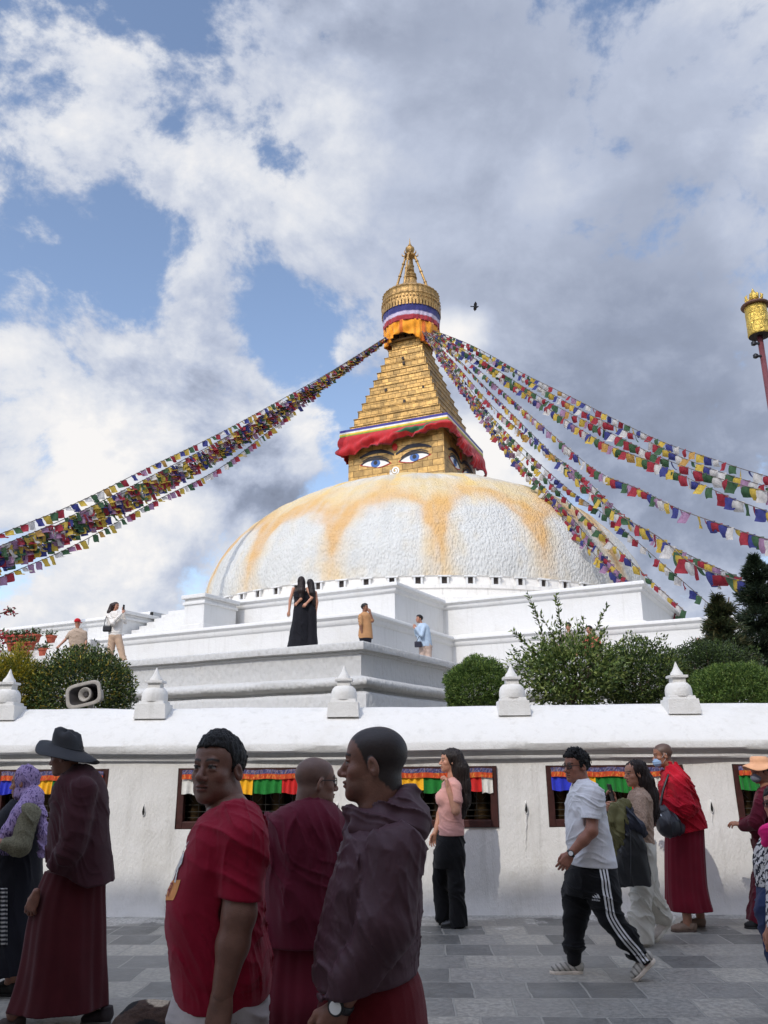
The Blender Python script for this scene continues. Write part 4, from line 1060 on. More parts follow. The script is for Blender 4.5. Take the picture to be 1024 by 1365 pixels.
def bush(name, label, u, v, D, rpx, hpx, n, ll, lw, cols, vbase=960, shell=.5, lump=.16, cat='bush', shoots=(), group=None, rd=None, seed=1):
    """crown of many leaves round (u, v), rpx wide and hpx tall half axes in photo pixels"""
    rg = np.random.default_rng(seed)
    c = P(u, v, D); k = (c - CAM) @ _f / F_PX; a = rpx * k; h = hpx * k; d = a if rd is None else rd
    base = np.array([c[0], c[1], 1.9])
    root = thing(name, base, label, cat, group)
    q = rg.normal(0, 1, (n * 2, 3)); q /= np.linalg.norm(q, axis=1)[:, None]
    lumps = 1 + lump * fbm(q * 2.2 + seed, 3) + lump * .5 * fbm(q * 6 + seed, 2)
    r = rg.uniform(shell, 1, len(q)) ** .6
    gap = fbm(q * 3.4 + 9 * seed, 2) + rg.normal(0, .35, len(q)); keep = gap > -.75; q = q[keep][:n]; r = r[keep][:n]; lumps = lumps[keep][:n]
    pos = c + q * np.array([a, d, h]) * (lumps * r)[:, None]
    ok = pos[:, 2] > 1.93; pos = pos[ok]; q = q[ok]
    V, F, C = leaves(pos, q * .9 + np.array([0, 0, .35]), ll, lw, tint(len(pos), cols, rg), .7, rg)
    limbs = [c + q[i] * np.array([a, d, h]) * .75 for i in rg.integers(0, len(q), 12)]
    extraV, extraF, extraC = [V], [F], [C]; o = len(V)
    sh = MB()
    for (u1, v1, uu, vv, dd, cnt, l2, w2) in shoots:         # long shoots rising out of the crown
        p0 = P(uu, vv, D); p1 = P(u1, v1, D + dd); side = np.cross(p1 - p0, [0, 1, 0]); side /= np.linalg.norm(side)
        tt = np.linspace(0, 1, 9); pts = [p0 + (p1 - p0) * f + side * .05 * math.sin(2.5 * f + u1) for f in tt]
        sh.tube(pts, list(np.linspace(.010, .003, 9)), 5)
        f = rg.uniform(.05, 1, cnt) ** .8; pp = np.array([p0 + (p1 - p0) * x + side * .05 * math.sin(2.5 * x + u1) for x in f])
        ax_ = (p1 - p0) / np.linalg.norm(p1 - p0); rd_ = rg.normal(0, 1, (cnt, 3)); rd_ -= (rd_ @ ax_)[:, None] * ax_; rd_ /= np.linalg.norm(rd_, axis=1)[:, None]
        V2, F2, C2 = leaves(pp, rd_ * .8 + ax_ * .75, l2, w2, tint(cnt, cols, rg), .25, rg)
        extraV.append(V2); extraF.append(F2 + o); extraC.append(C2); o += len(V2)
    quadmesh('foliage', np.concatenate(extraV), np.concatenate(extraF), np.concatenate(extraC), M_LEAF, root)
    stem_mesh('stem', base, c + [0, 0, -.1], .05, .025, root, limbs)
    if sh.v: sh.build('shoot', M_BARK, root, smooth=True)
    return root
GD = [s2l((52, 66, 38)), s2l((66, 84, 44)), s2l((40, 54, 34)), s2l((84, 102, 52))]
GT = [s2l((78, 104, 48)), s2l((98, 124, 60)), s2l((62, 86, 42)), s2l((122, 142, 72))]
GY = [s2l((150, 140, 40)), s2l((120, 122, 40)), s2l((180, 160, 50)), s2l((92, 102, 38))]
GL_ = [s2l((82, 102, 50)), s2l((108, 126, 64)), s2l((62, 82, 44)), s2l((130, 142, 78))]
bush('clipped_bush', 'clipped dome-shaped green bush left of the tall leafy shrub', 637, 922, 12.6, 46, 44, 30000, .05, .015, GT, shell=.6, lump=.13, seed=3)
bush('clipped_bush', 'clipped dome-shaped green bush at the right edge of the wall', 978, 932, 12.4, 66, 50, 42000, .05, .015, GT, shell=.6, lump=.14, seed=4)
bush('leafy_shrub', 'tall loose shrub with long shoots rising above the wall', 760, 897, 13.0, 74, 54, 6800, .085, .034, GL_, shell=.25, lump=.3, cat='shrub', seed=5, rd=.7,
     shoots=[(700, 792, 742, 905, .1, 90, .085, .034), (738, 794, 752, 900, -.1, 80, .085, .034), (806, 806, 770, 900, .2, 80, .085, .034), (682, 842, 735, 900, 0, 70, .08, .034), (776, 820, 765, 890, .3, 60, .08, .03), (720, 818, 750, 890, -.2, 60, .08, .03), (836, 850, 790, 900, 0, 60, .07, .03), (800, 838, 780, 900, .1, 60, .08, .03), (694, 880, 740, 920, .1, 50, .08, .03)])
bush('leafy_shrub', 'mid-green shrub with pointed top right of the tall leafy one', 852, 905, 13.4, 56, 50, 11000, .065, .026, GD + GL_, shell=.3, lump=.28, cat='shrub', seed=6,
     shoots=[(838, 846, 842, 910, 0, 60, .07, .028), (820, 856, 835, 910, 0, 50, .07, .028), (884, 880, 860, 910, 0, 50, .07, .028), (896, 900, 870, 920, 0, 40, .07, .028)])
bush('dark_shrub', 'dark dense shrub behind the right clipped bush', 945, 895, 14.2, 66, 44, 14000, .055, .022, GD, shell=.3, lump=.3, cat='shrub', seed=7)
bush('yellow_shrub', 'small yellow-green shrub between the mid-green and dark shrubs', 903, 900, 13.9, 16, 26, 900, .06, .014, GY + GL_, shell=.2, lump=.3, cat='shrub', seed=8)
bush('dark_bush', 'rounded dark bush with a few yellow leaves behind the loudspeaker', 112, 920, 12.2, 70, 56, 20000, .050, .022, GD + GD + GL_ + [s2l((170, 150, 60))], shell=.4, lump=.16, seed=9)
bush('yellow_shrub', 'feathery yellow-green shrub at the far left behind the wall', 14, 925, 12.0, 44, 66, 12000, .07, .016, GY, shell=.3, lump=.3, cat='shrub', seed=10)
def conifer(label, u, vt, vb, D, wpx, n, cols, seed):
    rg = np.random.default_rng(seed); top = P(u, vt, D); bot = P(u, vb, D); H = top[2] - bot[2]; k = (bot - CAM) @ _f / F_PX; Rw = wpx * k
    base = np.array([bot[0], bot[1], 1.9]); root = thing('conifer_tree', base, label, 'tree')
    f = rg.uniform(0, 1, n) ** .8; lay = .62 + .38 * np.sin(f * 38 + rg.uniform(0, 6)); th_ = rg.uniform(0, 2 * PI, n); cl = .75 + .6 * vnoise(np.stack([f * 9, np.cos(th_) * 2, np.sin(th_) * 2], 1))
    rr_ = Rw * (f ** .62 * .92 + .05) * lay * cl * rg.uniform(.35, 1, n) ** .5
    pos = np.stack([bot[0] + rr_ * np.cos(th_), bot[1] + rr_ * np.sin(th_), top[2] - H * f - rr_ * .12 + rg.normal(0, .03, n)], 1)
    d = np.stack([np.cos(th_), np.sin(th_), rg.uniform(.0, .7, n)], 1)
    V, F, C = leaves(pos, d, .12, .022, tint(n, cols, rg), .35, rg); quadmesh('foliage', V, F, C, M_LEAF, root)
    q = MB(); q.tube([base, [bot[0], bot[1], bot[2] + H * .5], top], [.09, .06, .01], 8)
    for i in range(26):
        ff = i / 26 * .9 + .08; a = rg.uniform(0, 6.28); z = top[2] - H * ff; r_ = Rw * ff * .8
        q.tube([[bot[0], bot[1], z], [bot[0] + r_ * math.cos(a), bot[1] + r_ * math.sin(a), z - .08 * r_]], [.02, .006], 5)
    q.build('trunk', M_BARK, root, smooth=True)
GC = [s2l((58, 68, 44)), s2l((74, 84, 52)), s2l((44, 54, 38)), s2l((88, 84, 54))]; GCD = [s2l((50, 64, 48)), s2l((64, 76, 54)), s2l((42, 54, 42))]
conifer('short olive-green conifer beside the person at the right edge of the terrace', 972, 796, 925, 14.8, 62, 16000, GC, 21)
conifer('tall dark conifer cut off by the right edge of the photo', 1030, 742, 925, 15.6, 84, 24000, GCD, 22)
# ------------------------------------------------------------------ people: shared anatomy
def unit(v): v = np.array(v, float); return v / (np.linalg.norm(v) + 1e-12)
SK = dict(deep=s2l((98, 66, 54)), brown=s2l((140, 98, 78)), tan=s2l((176, 128, 102)), fair=s2l((204, 158, 134)))
M_SKIN = mat('skin', attr='Col', rough=.46, var=.14, vscale=28, bump=.0014, bscale=190, spec=.45, sub=.06)
M_HAIR = mat('hair', attr='Col', rough=.46, var=.5, vscale=90, bump=.006, bscale=170, stretch=(1, 1, .12), spec=.32)
M_GARB = mat('garment', attr='Col', rough=.85, var=.12, vscale=7, bump=.0010, bscale=90, weave=.0006, wscale=900, spec=.2, sheen=.08)
M_SMOOTHC = mat('nylon_garment', attr='Col', rough=.62, var=.08, vscale=5, bump=.0010, bscale=60, spec=.4)
M_LEATH = mat('dark_leather', attr='Col', rough=.42, var=.12, vscale=14, bump=.0008, bscale=160, spec=.5)
M_SHOE = mat('shoe_cloth', attr='Col', rough=.8, var=.15, vscale=25, bump=.0012, bscale=120)
M_GLASS = mat('dark_lens', (.02, .02, .025), .08, spec=.6); M_GLASS.node_tree.nodes['Principled BSDF'].inputs['Alpha'].default_value = .32; M_FRAME = mat('black_frame', (.012, .012, .014), .35)
M_METAL = mat('steel', (.6, .6, .6), .25, metal=1.0)
HAIRC = s2l((19, 16, 16))

def frame(fwd, pitch=0.0, roll=0.0):
    """rows: right, forward, up"""
    y = unit([fwd[0], fwd[1], 0]); z = np.array([0, 0, 1.]); x = np.cross(y, z)
    c, s = math.cos(pitch), math.sin(pitch); y2 = y * c + z * s; z2 = z * c - y * s
    c, s = math.cos(roll), math.sin(roll); return np.stack([x * c + z2 * s, y2, z2 * c - x * s])
class Head:
    def __init__(self, c, fwd, s=.95, pitch=0.0, roll=0.0, wide=1.0, neck_r=.058, neck_to=None, jaw=1.0):
        self.c = np.array(c, float); self.R = frame(fwd, pitch, roll); self.s = s; self.wide = wide
        w = wide
        parts = [(ell((0, -.018, .035), (.074 * w, .094, .082)), .0), (ell((0, .030, .035), (.062 * w, .054, .060)), .03), (ell((0, .032, -.035), (.060 * w, .056, .074)), .025),
                 (ell((0, .026, -.076), (.053 * w * jaw, .056, .042)), .025), (ell((0, .068, -.100), (.023 * jaw, .021, .019)), .022),
                 (ell((.043 * w, .050, -.026), (.022, .024, .020)), .018), (ell((-.043 * w, .050, -.026), (.022, .024, .020)), .018),
                 (cone((-.032, .076, .021), (.032, .076, .021), .0125, .0125), .012),
                 (cone((0, .082, .008), (0, .104, -.030), .0085, .0125), .010), (ell((0, .106, -.035), (.0135, .0125, .0115)), .008),
                 (ell((.0145, .093, -.039), (.009, .011, .008)), .006), (ell((-.0145, .093, -.039), (.009, .011, .008)), .006)]
        f0 = union(parts)
        def base(p):
            d = f0(p)
            for sx in (-1, 1):
                d = smax(d, -ell((sx * .031, .092, .001), (.019, .013, .0115))(p), .010)
                d = sm(d, ell((sx * .031, .0735, .000), (.0135, .0135, .0125))(p), .002)
                d = sm(d, ell((sx * .031, .0765, .0075), (.0175, .0115, .0045))(p), .004)
                d = sm(d, ell((sx * .031, .0765, -.0090), (.0160, .0095, .0035))(p), .005)
                e = np.stack([p[:, 0] - sx * .077 * w, p[:, 1] + .010, p[:, 2] + .010], 1); e2 = np.stack([e[:, 0] - sx * (.25 * -e[:, 1]), e[:, 1] - .25 * e[:, 2], e[:, 2]], 1)
                ear = ell((0, 0, 0), (.0085, .019, .031))(e2); ear = smax(ear, -ell((sx * .009, .003, .003), (.0075, .0095, .016))(e2), .004)
                d = sm(d, ear, .006)
            lip = sm(ell((0, .088, -.062), (.024, .0125, .0062))(p), ell((0, .0855, -.0735), (.021, .0125, .0075))(p), .002)
            lip = smax(lip, -cone((-.024, .100, -.0675), (.024, .100, -.0675), .003, .003)(p), .003)
            return sm(d, lip, .005)
        nk = cone((0, -.026, -.05), (0, -.045, -.19), neck_r, neck_r * 1.06) if neck_to is None else cone((0, -.026, -.05), (np.array(neck_to) - self.c) @ self.R.T / s, neck_r, neck_r * 1.08)
        g = lambda p: sm(base(p), nk(p), .022)
        self.local = g
        self.f = lambda p: g(self.to(p)) * s
        self.nk = nk
        ext = s * .15; nb = [self.at(q) for q in nk.box]; self.f.box = (np.minimum(self.c - ext, np.min(nb, 0)), np.maximum(self.c + ext, np.max(nb, 0)))
    def to(self, p): return (p - self.c) @ self.R.T / self.s
    def at(self, q): return self.c + (np.array(q, float) * self.s) @ self.R
    def color(self, skin, shaved=None, beard=0.0, lipc=None, brow=True):
        skin = np.array(skin)
        def col(V):
            p = self.to(V); C = np.tile(skin, (len(V), 1)); x, y, z = p.T; ax = np.abs(x)
            def mixc(mask, c):
                m = np.clip(mask, 0, 1)[:, None]; return C * (1 - m) + np.array(c) * m
            C = mixc(.25 * np.exp(-((ax - .042) ** 2 + (z + .03) ** 2) / .0005) * (y > .03), skin * np.array([1.25, .85, .8]))
            if beard: C = mixc(beard * (z < -.045) * (z > -.13) * (y > .0) * np.clip((y + .0) / .03, 0, 1), np.array(HAIRC) * 1.6)
            lm = np.clip(1.4 - ((x / .025) ** 2 + ((z + .0675) / .0125) ** 2), 0, 1) * (y > .080); C = mixc(lm * .75, lipc if lipc is not None else skin * np.array([.95, .55, .55]))
            C = mixc((np.abs(z + .0675) < .0028) * (ax < .023) * (y > .08) * .9, skin * .25)
            if brow:
                bz = .0235 + .004 * np.sin((ax - .012) / .04 * PI) - .05 * np.maximum(0, ax - .04); C = mixc(np.clip(1.6 - np.abs(z - bz) / .0040, 0, 1) * (ax > .010) * (ax < .052) * (y > .045) * .9, HAIRC)
            for sx in (-1, 1):
                dx = x - sx * .031; r2 = np.sqrt(dx ** 2 + z ** 2); op = ((dx / .0145) ** 2 + ((z + .0006) / .0048) ** 2 < 1) & (y > .076)
                C[op] = np.array((.24, .22, .205)); C[op & (r2 < .0068)] = np.array(s2l((38, 24, 18))); C[op & (r2 < .003)] = .004
                rim = (((dx / .0165) ** 2 + ((z - .0012) / .0082) ** 2) < 1) & ~op & (y > .073) & (z > 0); C[rim] = np.array(HAIRC)
            if shaved is not None:
                zl = np.interp(y, [-.13, -.07, -.03, -.012, .012, .03, .055, .08], [-.085, -.08, -.05, -.005, -.012, .030, .066, .078]); nzv = .006 * vnoise(p * 160)
                C = mixc(np.clip((z - zl + nzv) / .010 + .5, 0, 1) * shaved[1] * (ax < .0765 * self.wide), shaved[0])
            return C
        return col
    def hair_short(self, t=.010, top=.02, spike=.006, front=.0, seed=0, low=-.07):
        """short hair: thickened skull above a hair line, tufted on top"""
        w = self.wide; sk = union([(ell((0, -.018, .035), (.074 * w + t, .094 + t, .082 + t)), 0), (ell((0, .004, .062), (.060 * w + t, .078 + t, .054 + top)), .02)])
        def g(p):
            x, y, z = p.T; q = p * np.array([115, 115, 45]) + seed
            d = sk(p) + spike * vnoise(q) + spike * .8 * vnoise(q * 2.1)
            zl = np.interp(y, [-.13, -.07, -.03, -.016, .010, .028, .050, .085], [low, low, -.045, .000, -.016, .034, .060 + front, .068 + front]) + .006 * vnoise(p * 60 + seed)
            return smax(d, zl - z, .006)
        f = lambda p: g(self.to(p)) * self.s
        f.box = (self.c - .16 * self.s, self.c + .17 * self.s); return f
    def hair_long(self, path, radii, flat=.5, t=.012, seed=0, strand=.0065, part=True):
        """long hair: cap on the skull flowing into locks along world points"""
        w = self.wide; sk = ell((0, -.020, .036), (.074 * w + t, .096 + t, .083 + t))
        locks = [(cone(a, b, ra, rb)) for a, b, ra, rb in zip(path[:-1], path[1:], radii[:-1], radii[1:])]
        lk = union(locks, .03)
        def f(p):
            q = self.to(p); x, y, z = q.T
            zl = np.interp(y, [-.13, -.02, .0, .03, .055, .085], [-.2, -.2, -.05, .010, .050, .066]); cap = smax(sk(q), zl - z, .008) * self.s
            d = sm(cap, lk(p), .03); nn = np.stack([p[:, 0] * 95, p[:, 1] * 95, p[:, 2] * 6], 1) + seed
            return d + strand * vnoise(nn) + strand * .6 * vnoise(nn * 2.3)
        a = np.array(path); m = max(radii); f.box = (np.minimum(a.min(0) - m, self.c - .15), np.maximum(a.max(0) + m, self.c + .16)); return f

def hand(wrist, d, n, thumb, s=1.0, curl=(.25, .35, .25), spread=.08, tc=.35, hold=None):
    """wrist point, finger direction d, palm normal n (towards the palm side), thumb side; five fingers with their own lengths"""
    y = unit(d); z = unit(np.array(n) - y * (np.array(n) @ y)); x = np.cross(y, z)
    if x @ np.array(thumb, float) < 0: x = -x
    W = np.array(wrist, float); at = lambda q: W + s * (x * q[0] + y * q[1] + z * q[2])
    pr = [(cone(at((.004, -.015, 0)), at((.002, .020, 0)), .024 * s, .026 * s), .01)]
    root = [(.030, .086, .075), (.010, .091, .084), (-.010, .087, .077), (-.028, .078, .060)]
    for (rx, ry, ln) in root: pr.append((cone(at((rx * .55, .012, 0)), at((rx, ry, 0)), .0150 * s, .0112 * s), .012))
    pr.append((ell(at((0, .045, .002)), np.array((.036, .044, .014)) * s, np.stack([x, y, z])), .012))
    fg = []
    for k, (rx, ry, ln) in enumerate(root):
        p = np.array((rx, ry, 0.)); a = 0; segs = (ln * .46, ln * .30, ln * .24); rad = (.0098, .0090, .0080, .0070)
        sp = spread * (1.5 - k); ck = 1 + .12 * k
        for j in range(3):
            a += curl[j] * ck; q = p + segs[j] * np.array((math.sin(sp) * math.cos(a), math.cos(sp) * math.cos(a), math.sin(a)))
            fg.append((cone(at(p), at(q), rad[j] * s, rad[j + 1] * s), .003)); p = q
    fu = [x_ for x_ in fg]
    t0 = np.array((.020, .018, .006)); t1 = np.array((.042, .046, .014 + .01 * tc)); t2 = t1 + .030 * unit((.45 - tc, .8, .35 * tc + .1)); t3 = t2 + .024 * unit((.15 - tc, .9, .5 * tc))
    th = [(cone(at(t0), at(t1), .0150 * s, .0125 * s), .012), (cone(at(t1), at(t2), .0118 * s, .0102 * s), .004), (cone(at(t2), at(t3), .0100 * s, .0080 * s), .003)]
    pf = union(pr); ff = [union(fu[3 * k:3 * k + 3]) for k in range(4)]; tf = union(th)
    def f(p):
        d_ = pf(p); m = None
        for g in ff: e = g(p); m = e if m is None else np.minimum(m, e)
        return sm(sm(d_, m, .006 * s), tf(p), .008 * s)
    f.box = (W - .21 * s, W + .21 * s)
    pts = np.array([at(q) for q in ((.08, -.03, -.03), (-.05, -.03, -.03), (.08, .19, .09), (-.05, .19, .09), (.05, .19, -.03), (-.05, .1, .1), (.07, .0, .09))])
    f.box = (pts.min(0) - .02, pts.max(0) + .02)
    f.grip = at((.0, .10, .03)); f.axes = (x, y, z); return f

def folds(amp, freq=20, d=(.2, .1, 1), warp=2.2, seed=0, big=0.0):
    """creases of cloth: ridges drawn out across the direction d, broken up and bent by slow noise"""
    d = unit(d); a = unit(np.cross(d, (.31, .87, .38))); e = np.cross(d, a); f1 = freq * .42
    def fn(p):
        w1 = vnoise(p * 5.1 + seed); w2 = vnoise(p * 4.3 + seed + 40)
        q = np.stack([(p @ d) * f1 + warp * .55 * w1, (p @ a) * f1 * .17 + .4 * w2, (p @ e) * f1 * .17 - .4 * w2], 1) + seed * 3.7
        n1 = vnoise(q); n2 = vnoise(q * 2.17 + 5.3)
        m = np.clip(.75 + .8 * vnoise(p * 3.3 + seed + 9), .15, 1.5)
        return -amp * m * (2.4 * (1 - np.abs(n1)) ** 5 - .5 + .9 * ((1 - np.abs(n2)) ** 5 - .2))
    return fn
def fade(fn, planes, w=.035):
    """keep creases away from hems and cuffs"""
    pl = [(np.array(p, float), unit(n)) for p, n in planes]
    def g(p):
        m = np.ones(len(p))
        for o, n in pl: m = np.minimum(m, np.clip((np.abs((p - o) @ n) - .004) / w, 0, 1))
        return fn(p) * m
    return g
def shoe(par, ankle, toe, up=(0, 0, 1), w=.045, up_col=(.5, .5, .5), sole_col=(.6, .6, .6), h=.006, high=.07, name='shoe', sole_t=.022, mat_=None):
    """low shoe: heel under the ankle, toe point on the ground; separate sole"""
    A = np.array(ankle, float); Tt = np.array(toe, float); up = unit(up)
    gd = Tt - A; gd = gd - up * (gd @ up); L = np.linalg.norm(gd); y = gd / L; x = np.cross(y, up)
    heel = Tt - y * (L + .06)                                             # ground line through the toe
    H = lambda a, b, c: heel + y * a * (L + .06) + x * b + up * c
    R = np.stack([x, y, up]); LL = L + .06
    upf = union([(cone(H(.14, 0, .055), H(.17, 0, high + .02), w * .85, w * .78), 0), (ell(H(.18, 0, .045), (w * .92, LL * .20, .045), R), .02), (ell(H(.52, 0, .040), (w * .92, LL * .32, .038), R), .02), (ell(H(.76, .0, .034), (w * 1.02, LL * .24, .030), R), .02)])
    upf = clip(upf, H(.5, 0, .016), -up, .003); upf = clip(upf, H(.17, 0, high + .012), up, .006)
    upf2 = disp(upf, lambda p: .0012 * np.sin(190 * ((p - heel) @ y)) * (np.abs((p - heel) @ x) < w * .45) * (((p - heel) @ up) > .045))
    o = imesh(name, upf2, h, mat_ or M_SHOE, par, color=up_col)
    sf = union([(ell(H(.20, 0, .010), (w * 1.0, LL * .21, .05), R), .02), (ell(H(.50, 0, .01), (w * .92, LL * .34, .05), R), .03), (ell(H(.76, 0, .01), (w * 1.10, LL * .25, .05), R), .03)])
    sf = clip(clip(sf, H(.5, 0, sole_t), up, .003), H(.5, 0, -.002), -up, .003)
    imesh('sole', sf, h, M_SHOE, o, color=sole_col); return o
def glasses(par, hd, dark=True, round_=False, col=None):
    """frame, two lenses, temples to the ears"""
    mb = MB(); ln = MB(); n = 22; R3 = lambda q: hd.at(q)
    for sx in (-1, 1):
        loop = [(sx * (.032 + .0235 * (abs(math.cos(a)) ** .7) * (1 if math.cos(a) > 0 else -1)), .0985 - .010 * abs(.032 + .023 * math.cos(a)) / .05, .001 + .0175 * (abs(math.sin(a)) ** .7) * (1 if math.sin(a) > 0 else -1)) for a in np.linspace(0, 2 * PI, n + 1)]
        mb.tube([R3(q) for q in loop], .0022 * hd.s, 6)
        ln.add([R3(q) for q in loop[:-1]], [tuple(range(n))])
        mb.tube([R3((sx * .056, .088, .006)), R3((sx * .072 * hd.wide, .05, .008)), R3((sx * .079 * hd.wide, .0, .008)), R3((sx * .079 * hd.wide, -.012, -.004))], .0022 * hd.s, 6)
    mb.tube([R3((-.010, .099, .004)), R3((0, .103, .006)), R3((.010, .099, .004))], .0022 * hd.s, 6)
    g = mb.build('glasses', M_FRAME, par, smooth=True); ln.build('lens', M_GLASS, g); return g
def watch(par, p, axis, out, r=.030, face=(.8, .8, .78)):
    ax = unit(axis); o = unit(np.array(out) - ax * (np.array(out) @ ax)); s = np.cross(ax, o); A = np.stack([o, s, ax])
    mb = MB(); mb.lathe(p, [(r, -.010), (r + .003, -.008), (r + .003, .008), (r, .010)], 24, ax=A); w_ = mb.build('watch', M_LEATH, par, smooth=True, colors=np.tile((.015, .015, .017), (len(mb.v), 1)))
    mb = MB(); c = np.array(p) + o * (r + .001); B = np.stack([s, ax, o]); mb.lathe(c, [(.021, 0), (.022, .006), (.019, .0085)], 24, ax=B); mb.build('watch_case', M_FRAME, w_, auto=40)
    mb = MB(); mb.lathe(c + o * .0088, [(.0165, 0), (.0165, .0004)], 24, ax=B); mb.build('watch_face', mat('dial', face, .3), w_)
class Ctx:
    """one person: depth, base and row helper"""
    def __init__(self, D, base_uv, z0, label, scale_note=None):
        self.D = D; b = P(base_uv[0], base_uv[1], D); b[2] = z0; self.root = thing('person', b, label, 'person'); self.z0 = z0
    def J(self, u, v, dd=0.0): return P(u, v, self.D + dd)
    def row(self, v, ul, ur, b, dd=0.0):
        l = P(ul, v, self.D + dd); r = P(ur, v, self.D + dd); return ((l[2] + r[2]) / 2, (l[0] + r[0]) / 2, self.D + dd, abs(r[0] - l[0]) / 2, b)
    def rows(self, rs): return [self.row(*r) for r in rs]
def limbs_f(pts, rad, k=.02): return union([(cone(a, b, ra, rb), k) for a, b, ra, rb in zip(pts[:-1], pts[1:], rad[:-1], rad[1:])], k)
def body(ctx, hd, skin, hands=(), arms=(), core=None, h=.006, hcol=None, hh=None, feet=(), hc=.014):
    """one body mesh: head and neck, forearms with hands, and the trunk and legs the clothes cover"""
    im = IM(); im.add(hd.f, hh or h, hcol or hd.color(skin))
    sk = np.array(skin)
    for f in list(arms): im.add(f, h, sk)
    for f in hands:
        im.add(f, min(h, .005), lambda V, sk=sk: np.tile(sk * 1.02, (len(V), 1)))
    if core is not None: im.add(core, hc, sk)
    return im.build('body', M_SKIN, ctx.root)
def garment(ctx, name, f, h, color, m=None, parent=None):
    return imesh(name, f, h, m or M_GARB, parent if parent is not None else ctx.root, color=color)
def shrink(rows, k=.72): return [(z, cx, cy, a * k, b * k) for z, cx, cy, a, b in rows]
# ------------------------------------------------------------------ people close to the viewer
NEAR = np.array([0, -1., 0]); LEFT = np.array([-1., 0, 0]); UPV = np.array([0, 0, 1.])
def grad_col(c, amp=.12, f=6):
    c = np.array(c)
    return lambda V: c * (1 + amp * fbm(V * f, 2))[:, None]

# -- man in the purple hooded jacket
c = Ctx(2.6, (497, 1300), 0, 'man in dark purple hooded jacket with buzzed hair, in profile')
J = c.J; cyD = c.D
hd = Head(J(498, 1017.5), (-1, .12), .92, pitch=.03, neck_r=.068, neck_to=J(507, 1100), wide=1.05, jaw=1.1)
rows = c.rows([(1092, 476, 552, .10), (1104, 466, 557, .16), (1122, 459, 558, .205), (1140, 453, 559, .225), (1165, 444, 560.5, .225), (1200, 434, 560, .215), (1240, 427, 559, .21), (1275, 423, 558, .21), (1300, 421, 558, .21), (1326, 424, 554, .20)])
sho, elb, wri = J(527, 1140, -.19), J(513, 1235, -.235), J(458, 1332, -.20)
sleeve = limbs_f([sho, elb, wri], [.082, .072, .050]); sho2 = J(515, 1140, .19); sleeve2 = limbs_f([sho2, J(500, 1235, .22), J(440, 1310, .2)], [.08, .07, .05])
jb = union([(loft(rows, 2.3), 0), (sleeve, .012), (sleeve2, .03)])
dirs = folds(.0075, 44, (.80, .1, .5), 2.8, 3)
vfold = folds(.0035, 80, (1, .25, .12), 2.0, 8)
jf = disp(jb, lambda p: dirs(p) * np.clip((p[:, 2] - .2) / .3, .3, 1) + vfold(p) - .010 * np.exp(-((p[:, 2] - 1.02 - .25 * (p[:, 0] + .15)) / .02) ** 2) * 0)
hemz = P(500, 1318, 2.6)
jf = clip(jf, J(560, 1290), (.12, 0, -1), .012)
core = union([(loft(shrink(rows, .7)), 0), (limbs_f([sho, elb, wri], [.05, .042, .03]), .02), (cone(J(490, 1300, -.1), J(490, 1700, -.1), .08, .05), .02), (cone(J(490, 1300, .1), J(490, 1700, .1), .08, .05), .02)])
hnd = hand(wri + .02 * unit(wri - elb), unit(wri - elb) + np.array([-.1, 0, -.5]), (-.2, 1, .1), LEFT, .97, curl=(.5, .7, .5))
stub = (s2l((30, 27, 28)), .93)
body(c, hd, s2l((128, 88, 72)), [hnd], [cone(elb, wri, .032, .027)], core, h=.0045, hh=.0030, hcol=hd.color(s2l((128, 88, 72)), stub, beard=.18))
PURP = s2l((72, 43, 52))
jacket = garment(c, 'jacket', jf, .0055, grad_col(PURP, .10, 3), M_SMOOTHC)
# collar standing round the neck, and the hood lying on the back
ring = [J(468, 1083, -.02), J(482, 1092, -.085), J(512, 1088, -.115), J(537, 1070, -.07), J(541, 1064, 0), J(537, 1070, .07), J(512, 1088, .115), J(482, 1092, .085), J(468, 1083, .02)]
hood = union([(limbs_f(ring + [ring[0]], [.020, .026, .030, .034, .036, .034, .030, .026, .020, .020], .012), 0),
              (limbs_f([J(476, 1106, -.09), J(512, 1110, -.14), J(545, 1098, -.10), J(550, 1090, 0), J(545, 1098, .10)], [.022, .032, .045, .050, .045], .02), .02),
              (ell(J(550, 1090, 0), (.034, .105, .055)), .03), (cone(J(470, 1088, -.02), J(471, 1108, -.03), .018, .03), .015)])
hood = disp(hood, folds(.006, 42, (.4, .5, 1), 2.4, 21)); hood = cut(hood, limbs_f([J(500, 1050), J(509, 1092)], [.068, .074]), .01)
garment(c, 'hood', hood, .005, grad_col(PURP, .10, 3), M_SMOOTHC, jacket)
MAR = s2l((98, 18, 28))
skr = c.rows([(1285, 440, 553, .17), (1310, 430, 562, .185), (1345, 422, 568, .20), (1420, 415, 575, .21), (1600, 400, 590, .23), (1900, 392, 605, .25)])
garment(c, 'skirt', disp(loft(skr, 2.1, fold=lambda th, z: .03 * np.sin(9 * th + 2 * np.sin(3 * z)) * np.clip((1.1 - z) * 1.2, 0, 1)), folds(.004, 50, (1, .6, .1), 2, 5)), .007, MAR)
watch(c.root, wri + .012 * unit(wri - elb), wri - elb, (-.2, -1, .2), .032)
for dd in (-.12, .12): shoe(c.root, np.array([c.root.location[0] + .02, cyD + dd, .08]), np.array([c.root.location[0] - .18, cyD + dd, 0]), up_col=(.02, .02, .02), sole_col=(.05, .05, .05), h=.009)

